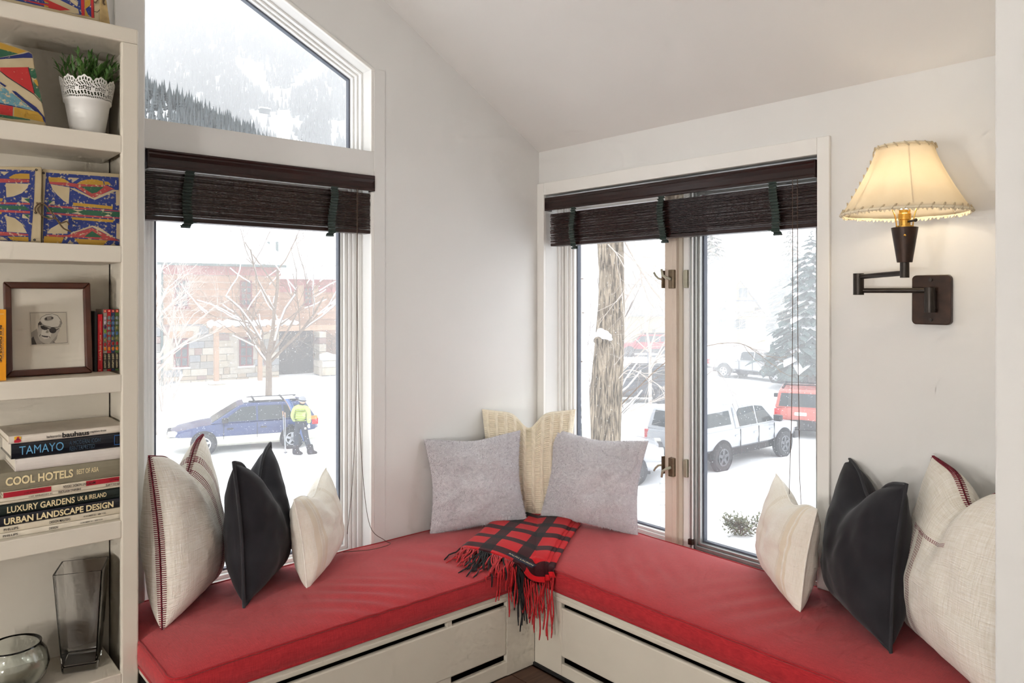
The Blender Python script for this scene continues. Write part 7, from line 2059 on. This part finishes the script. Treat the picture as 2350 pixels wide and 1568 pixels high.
# the far face: climbs from the valley floor, higher on the left
def v_far(u, d):
    f = (d - 560) / 460
    return 470 - 520 * f - 30 * f * math.exp(-((u - 430) / 140) ** 2) + 14 * noise.noise((u * 0.008, d * 0.01, 0)) + 20 * math.exp(-((u - 640) / 60) ** 2) * f
def v_near(u, d):      # wooded shoulder that falls to the right
    f = (d - 400) / 130
    ridge = 205 + 0.46 * (u - 333) + 10 * noise.noise((u * 0.02, 0, 3))
    return 560 + (ridge - 560) * (1 - (1 - f) ** 1.5) if f < 1 else ridge + (d - 530) * 1.2
slope_mesh('mountain_far', v_far, 560, 1100, -300, 1500, 70, 40)
slope_mesh('mountain_shoulder', v_near, 400, 600, -250, 900, 60, 20)
RUNS = [[(545, 130), (562, 165), (600, 205), (630, 245), (655, 262), (660, 300), (690, 335), (640, 330), (600, 300), (560, 255), (640, 258), (610, 225), (580, 200), (548, 165), (535, 140)],
        [(600, 262), (668, 250), (672, 300), (700, 340), (640, 335), (610, 300), (585, 280)],
        [(540, 128), (606, 152), (608, 180), (622, 205), (665, 205), (672, 178), (740, 160), (668, 215), (660, 250), (640, 250), (610, 215), (575, 190)],
        [(720, 140), (800, 150), (740, 175), (690, 205), (672, 215), (690, 180)], [(762, 280), (800, 278), (800, 330), (755, 330)]]
rm_ = random.Random(33)
def tree_geo(bm, p, h, r, mi):
    n = 5; b0 = len(bm.v)
    a0 = rm_.uniform(0, 6)
    for (z0, z1, rr) in ((0.05, 0.6, 1.0), (0.35, 1.0, 0.62)):
        v = [p + Vector((math.cos(a0 + 2 * PI * k / n) * r * rr, math.sin(a0 + 2 * PI * k / n) * r * rr, h * z0)) for k in range(n)] + [p + Vector((0, 0, h * z1))]
        bm.add(v, [(k, (k + 1) % n, n) for k in range(n)], mi)
# the shoulder: the trees that show largest, one by one
shapes = []
for k in range(4):
    bm = MB(); rm2 = random.Random(k)
    n = 7
    for t in range(6):
        f = t / 6
        a0 = rm2.uniform(0, 6)
        rr = (1 - f) ** 0.9 * rm2.uniform(0.85, 1.1)
        v = [Vector((math.cos(a0 + 2 * PI * q / n) * rr * rm2.uniform(.75, 1.1), math.sin(a0 + 2 * PI * q / n) * rr * rm2.uniform(.75, 1.1), 6 * (0.04 + 0.82 * f))) for q in range(n)] + [Vector((0, 0, 6 * min(1, 0.30 + 0.82 * f)))]
        bm.add(v, [(q, (q + 1) % n, n) for q in range(n)], 0)
    bm.box(-.08, .08, -.08, .08, -0.4, 0.5)
    shapes.append(bm.mesh('conifer', conif[0]))
count = 0
cands = []
for k in range(4000):
    u = rm_.uniform(325, 690); f = rm_.uniform(0.62, 1.0)
    d = 400 + 130 * f
    p = surf_pt(u, d, v_near); uu, vv_, _ = project(p)
    if vv_ > 345 + 0: continue
    if in_poly(uu, vv_, [(333, 230), (365, 225), (420, 262), (440, 290), (333, 290)]) and rm_.random() < 0.72: continue
    if uu > 560 and rm_.random() < (uu - 560) / 160: continue
    cands.append((f, p, uu))
cands.sort(key=lambda c: rm_.random())
for f, p, uu in cands[:300]:
    o = link('conifer_tree', shapes[count % 4]); s = rm_.uniform(1.3, 2.7) * (1 - 0.25 * max(0, (uu - 480) / 200))
    o.location = p; o.scale = (s * 0.95, s * 0.95, s); o.rotation_euler = (0, 0, rm_.uniform(0, 6))
    tag(o, 'dark conifer on the wooded shoulder in the upper gable window', 'tree', 'conifers on the near shoulder')
    count += 1
bm = MB()
for f, p, uu in cands[300:750]:
    tree_geo(bm, p, rm_.uniform(5, 11), rm_.uniform(1.2, 2.0), 0)
n_far = 0
while n_far < 12000:
    u = rm_.uniform(300, 830); d = rm_.uniform(575, 1020)
    p = surf_pt(u, d, v_far); uu, vv_, _ = project(p)
    if vv_ < -20 or vv_ > 360: n_far += 0.2; continue
    n_far += 1
    if any(in_poly(uu, vv_, r) for r in RUNS) and rm_.random() < 0.975: continue
    if noise.noise((uu * 0.03, vv_ * 0.03, 4)) < -0.45: continue
    h = rm_.uniform(6, 10.5)
    tree_geo(bm, p, h, h * rm_.uniform(0.17, 0.24), 1)
fo = bm.build('mountain_forest', conif, fix=False); tag(fo, 'hazy conifer forest covering the mountain above the town', 'forest', None, 'stuff')
# lift hut on the run
hp_ = at_depth(607, 250, 690); hp_ = surf_pt(607, 760, v_far)
lh = tag(empty('lift_hut', at_depth(607, 252, 640)), 'small snow roofed hut at the edge of the ski run', 'hut')
bm = MB(); bm.box(-4, 4, -2, 2, -3, 0.6); bm.build('walls', conif[1], lh); bm = MB(); bm.box(-4.6, 4.6, -2.6, 2.6, 0.6, 1.6); bm.build('roof_snow', M['snow'], lh, bevel=0.3)

# ------------------------------------------------------------------ weather: blowing snow in the street, cloud on the mountain
def haze(name, label, d0, d1, lat, z0, z1, dens):
    bm = MB(); b8 = []
    for z in (z0, z1):
        for d, l in ((d0, -lat), (d0, lat), (d1, lat), (d1, -lat)):
            p = cam_xy(d, l); b8.append((p.x, p.y, z))
    bm.add(b8, [(3, 2, 1, 0), (4, 5, 6, 7), (0, 1, 5, 4), (1, 2, 6, 5), (2, 3, 7, 6), (3, 0, 4, 7)])
    o = bm.build(name, volume_mat(name, dens)); tag(o, label, 'haze', None, 'stuff'); return o
haze('street_haze', 'veil of blowing snow hanging over the street', 8.0, 130, 110, ZG - 2, 5.0, HAZE_STREET)
haze('mountain_haze', 'snow cloud lying against the mountain', 545, 1150, 900, -5, 520, HAZE_MOUNT)
fl = MB(); rq = random.Random(77)
for k in range(15000):
    d = 7.5 + 17 * rq.random() ** 1.3; u = rq.choice((rq.uniform(300, 900), rq.uniform(1250, 1950))); v = rq.uniform(480, 1300)
    p = at_depth(u, v, d)
    if p.z < ZG + 0.3: continue
    s = rq.uniform(0.0022, 0.005)
    e = Vector((rq.uniform(-1, 1), rq.uniform(-1, 1), rq.uniform(-1, 1))).normalized() * s
    f2 = e.cross(Vector((0.3, 0.8, 0.5))).normalized() * s; g2 = e.cross(f2).normalized() * s
    fl.add([p + e, p + f2 - e * .3, p + g2 - e * .3, p - f2 - g2 - e * .3], [(0, 1, 2), (0, 2, 3), (0, 3, 1), (1, 3, 2)])
fo = fl.build('falling_snow', M['snow'], fix=False); tag(fo, 'falling snowflakes drifting past the windows', 'snow', None, 'stuff')
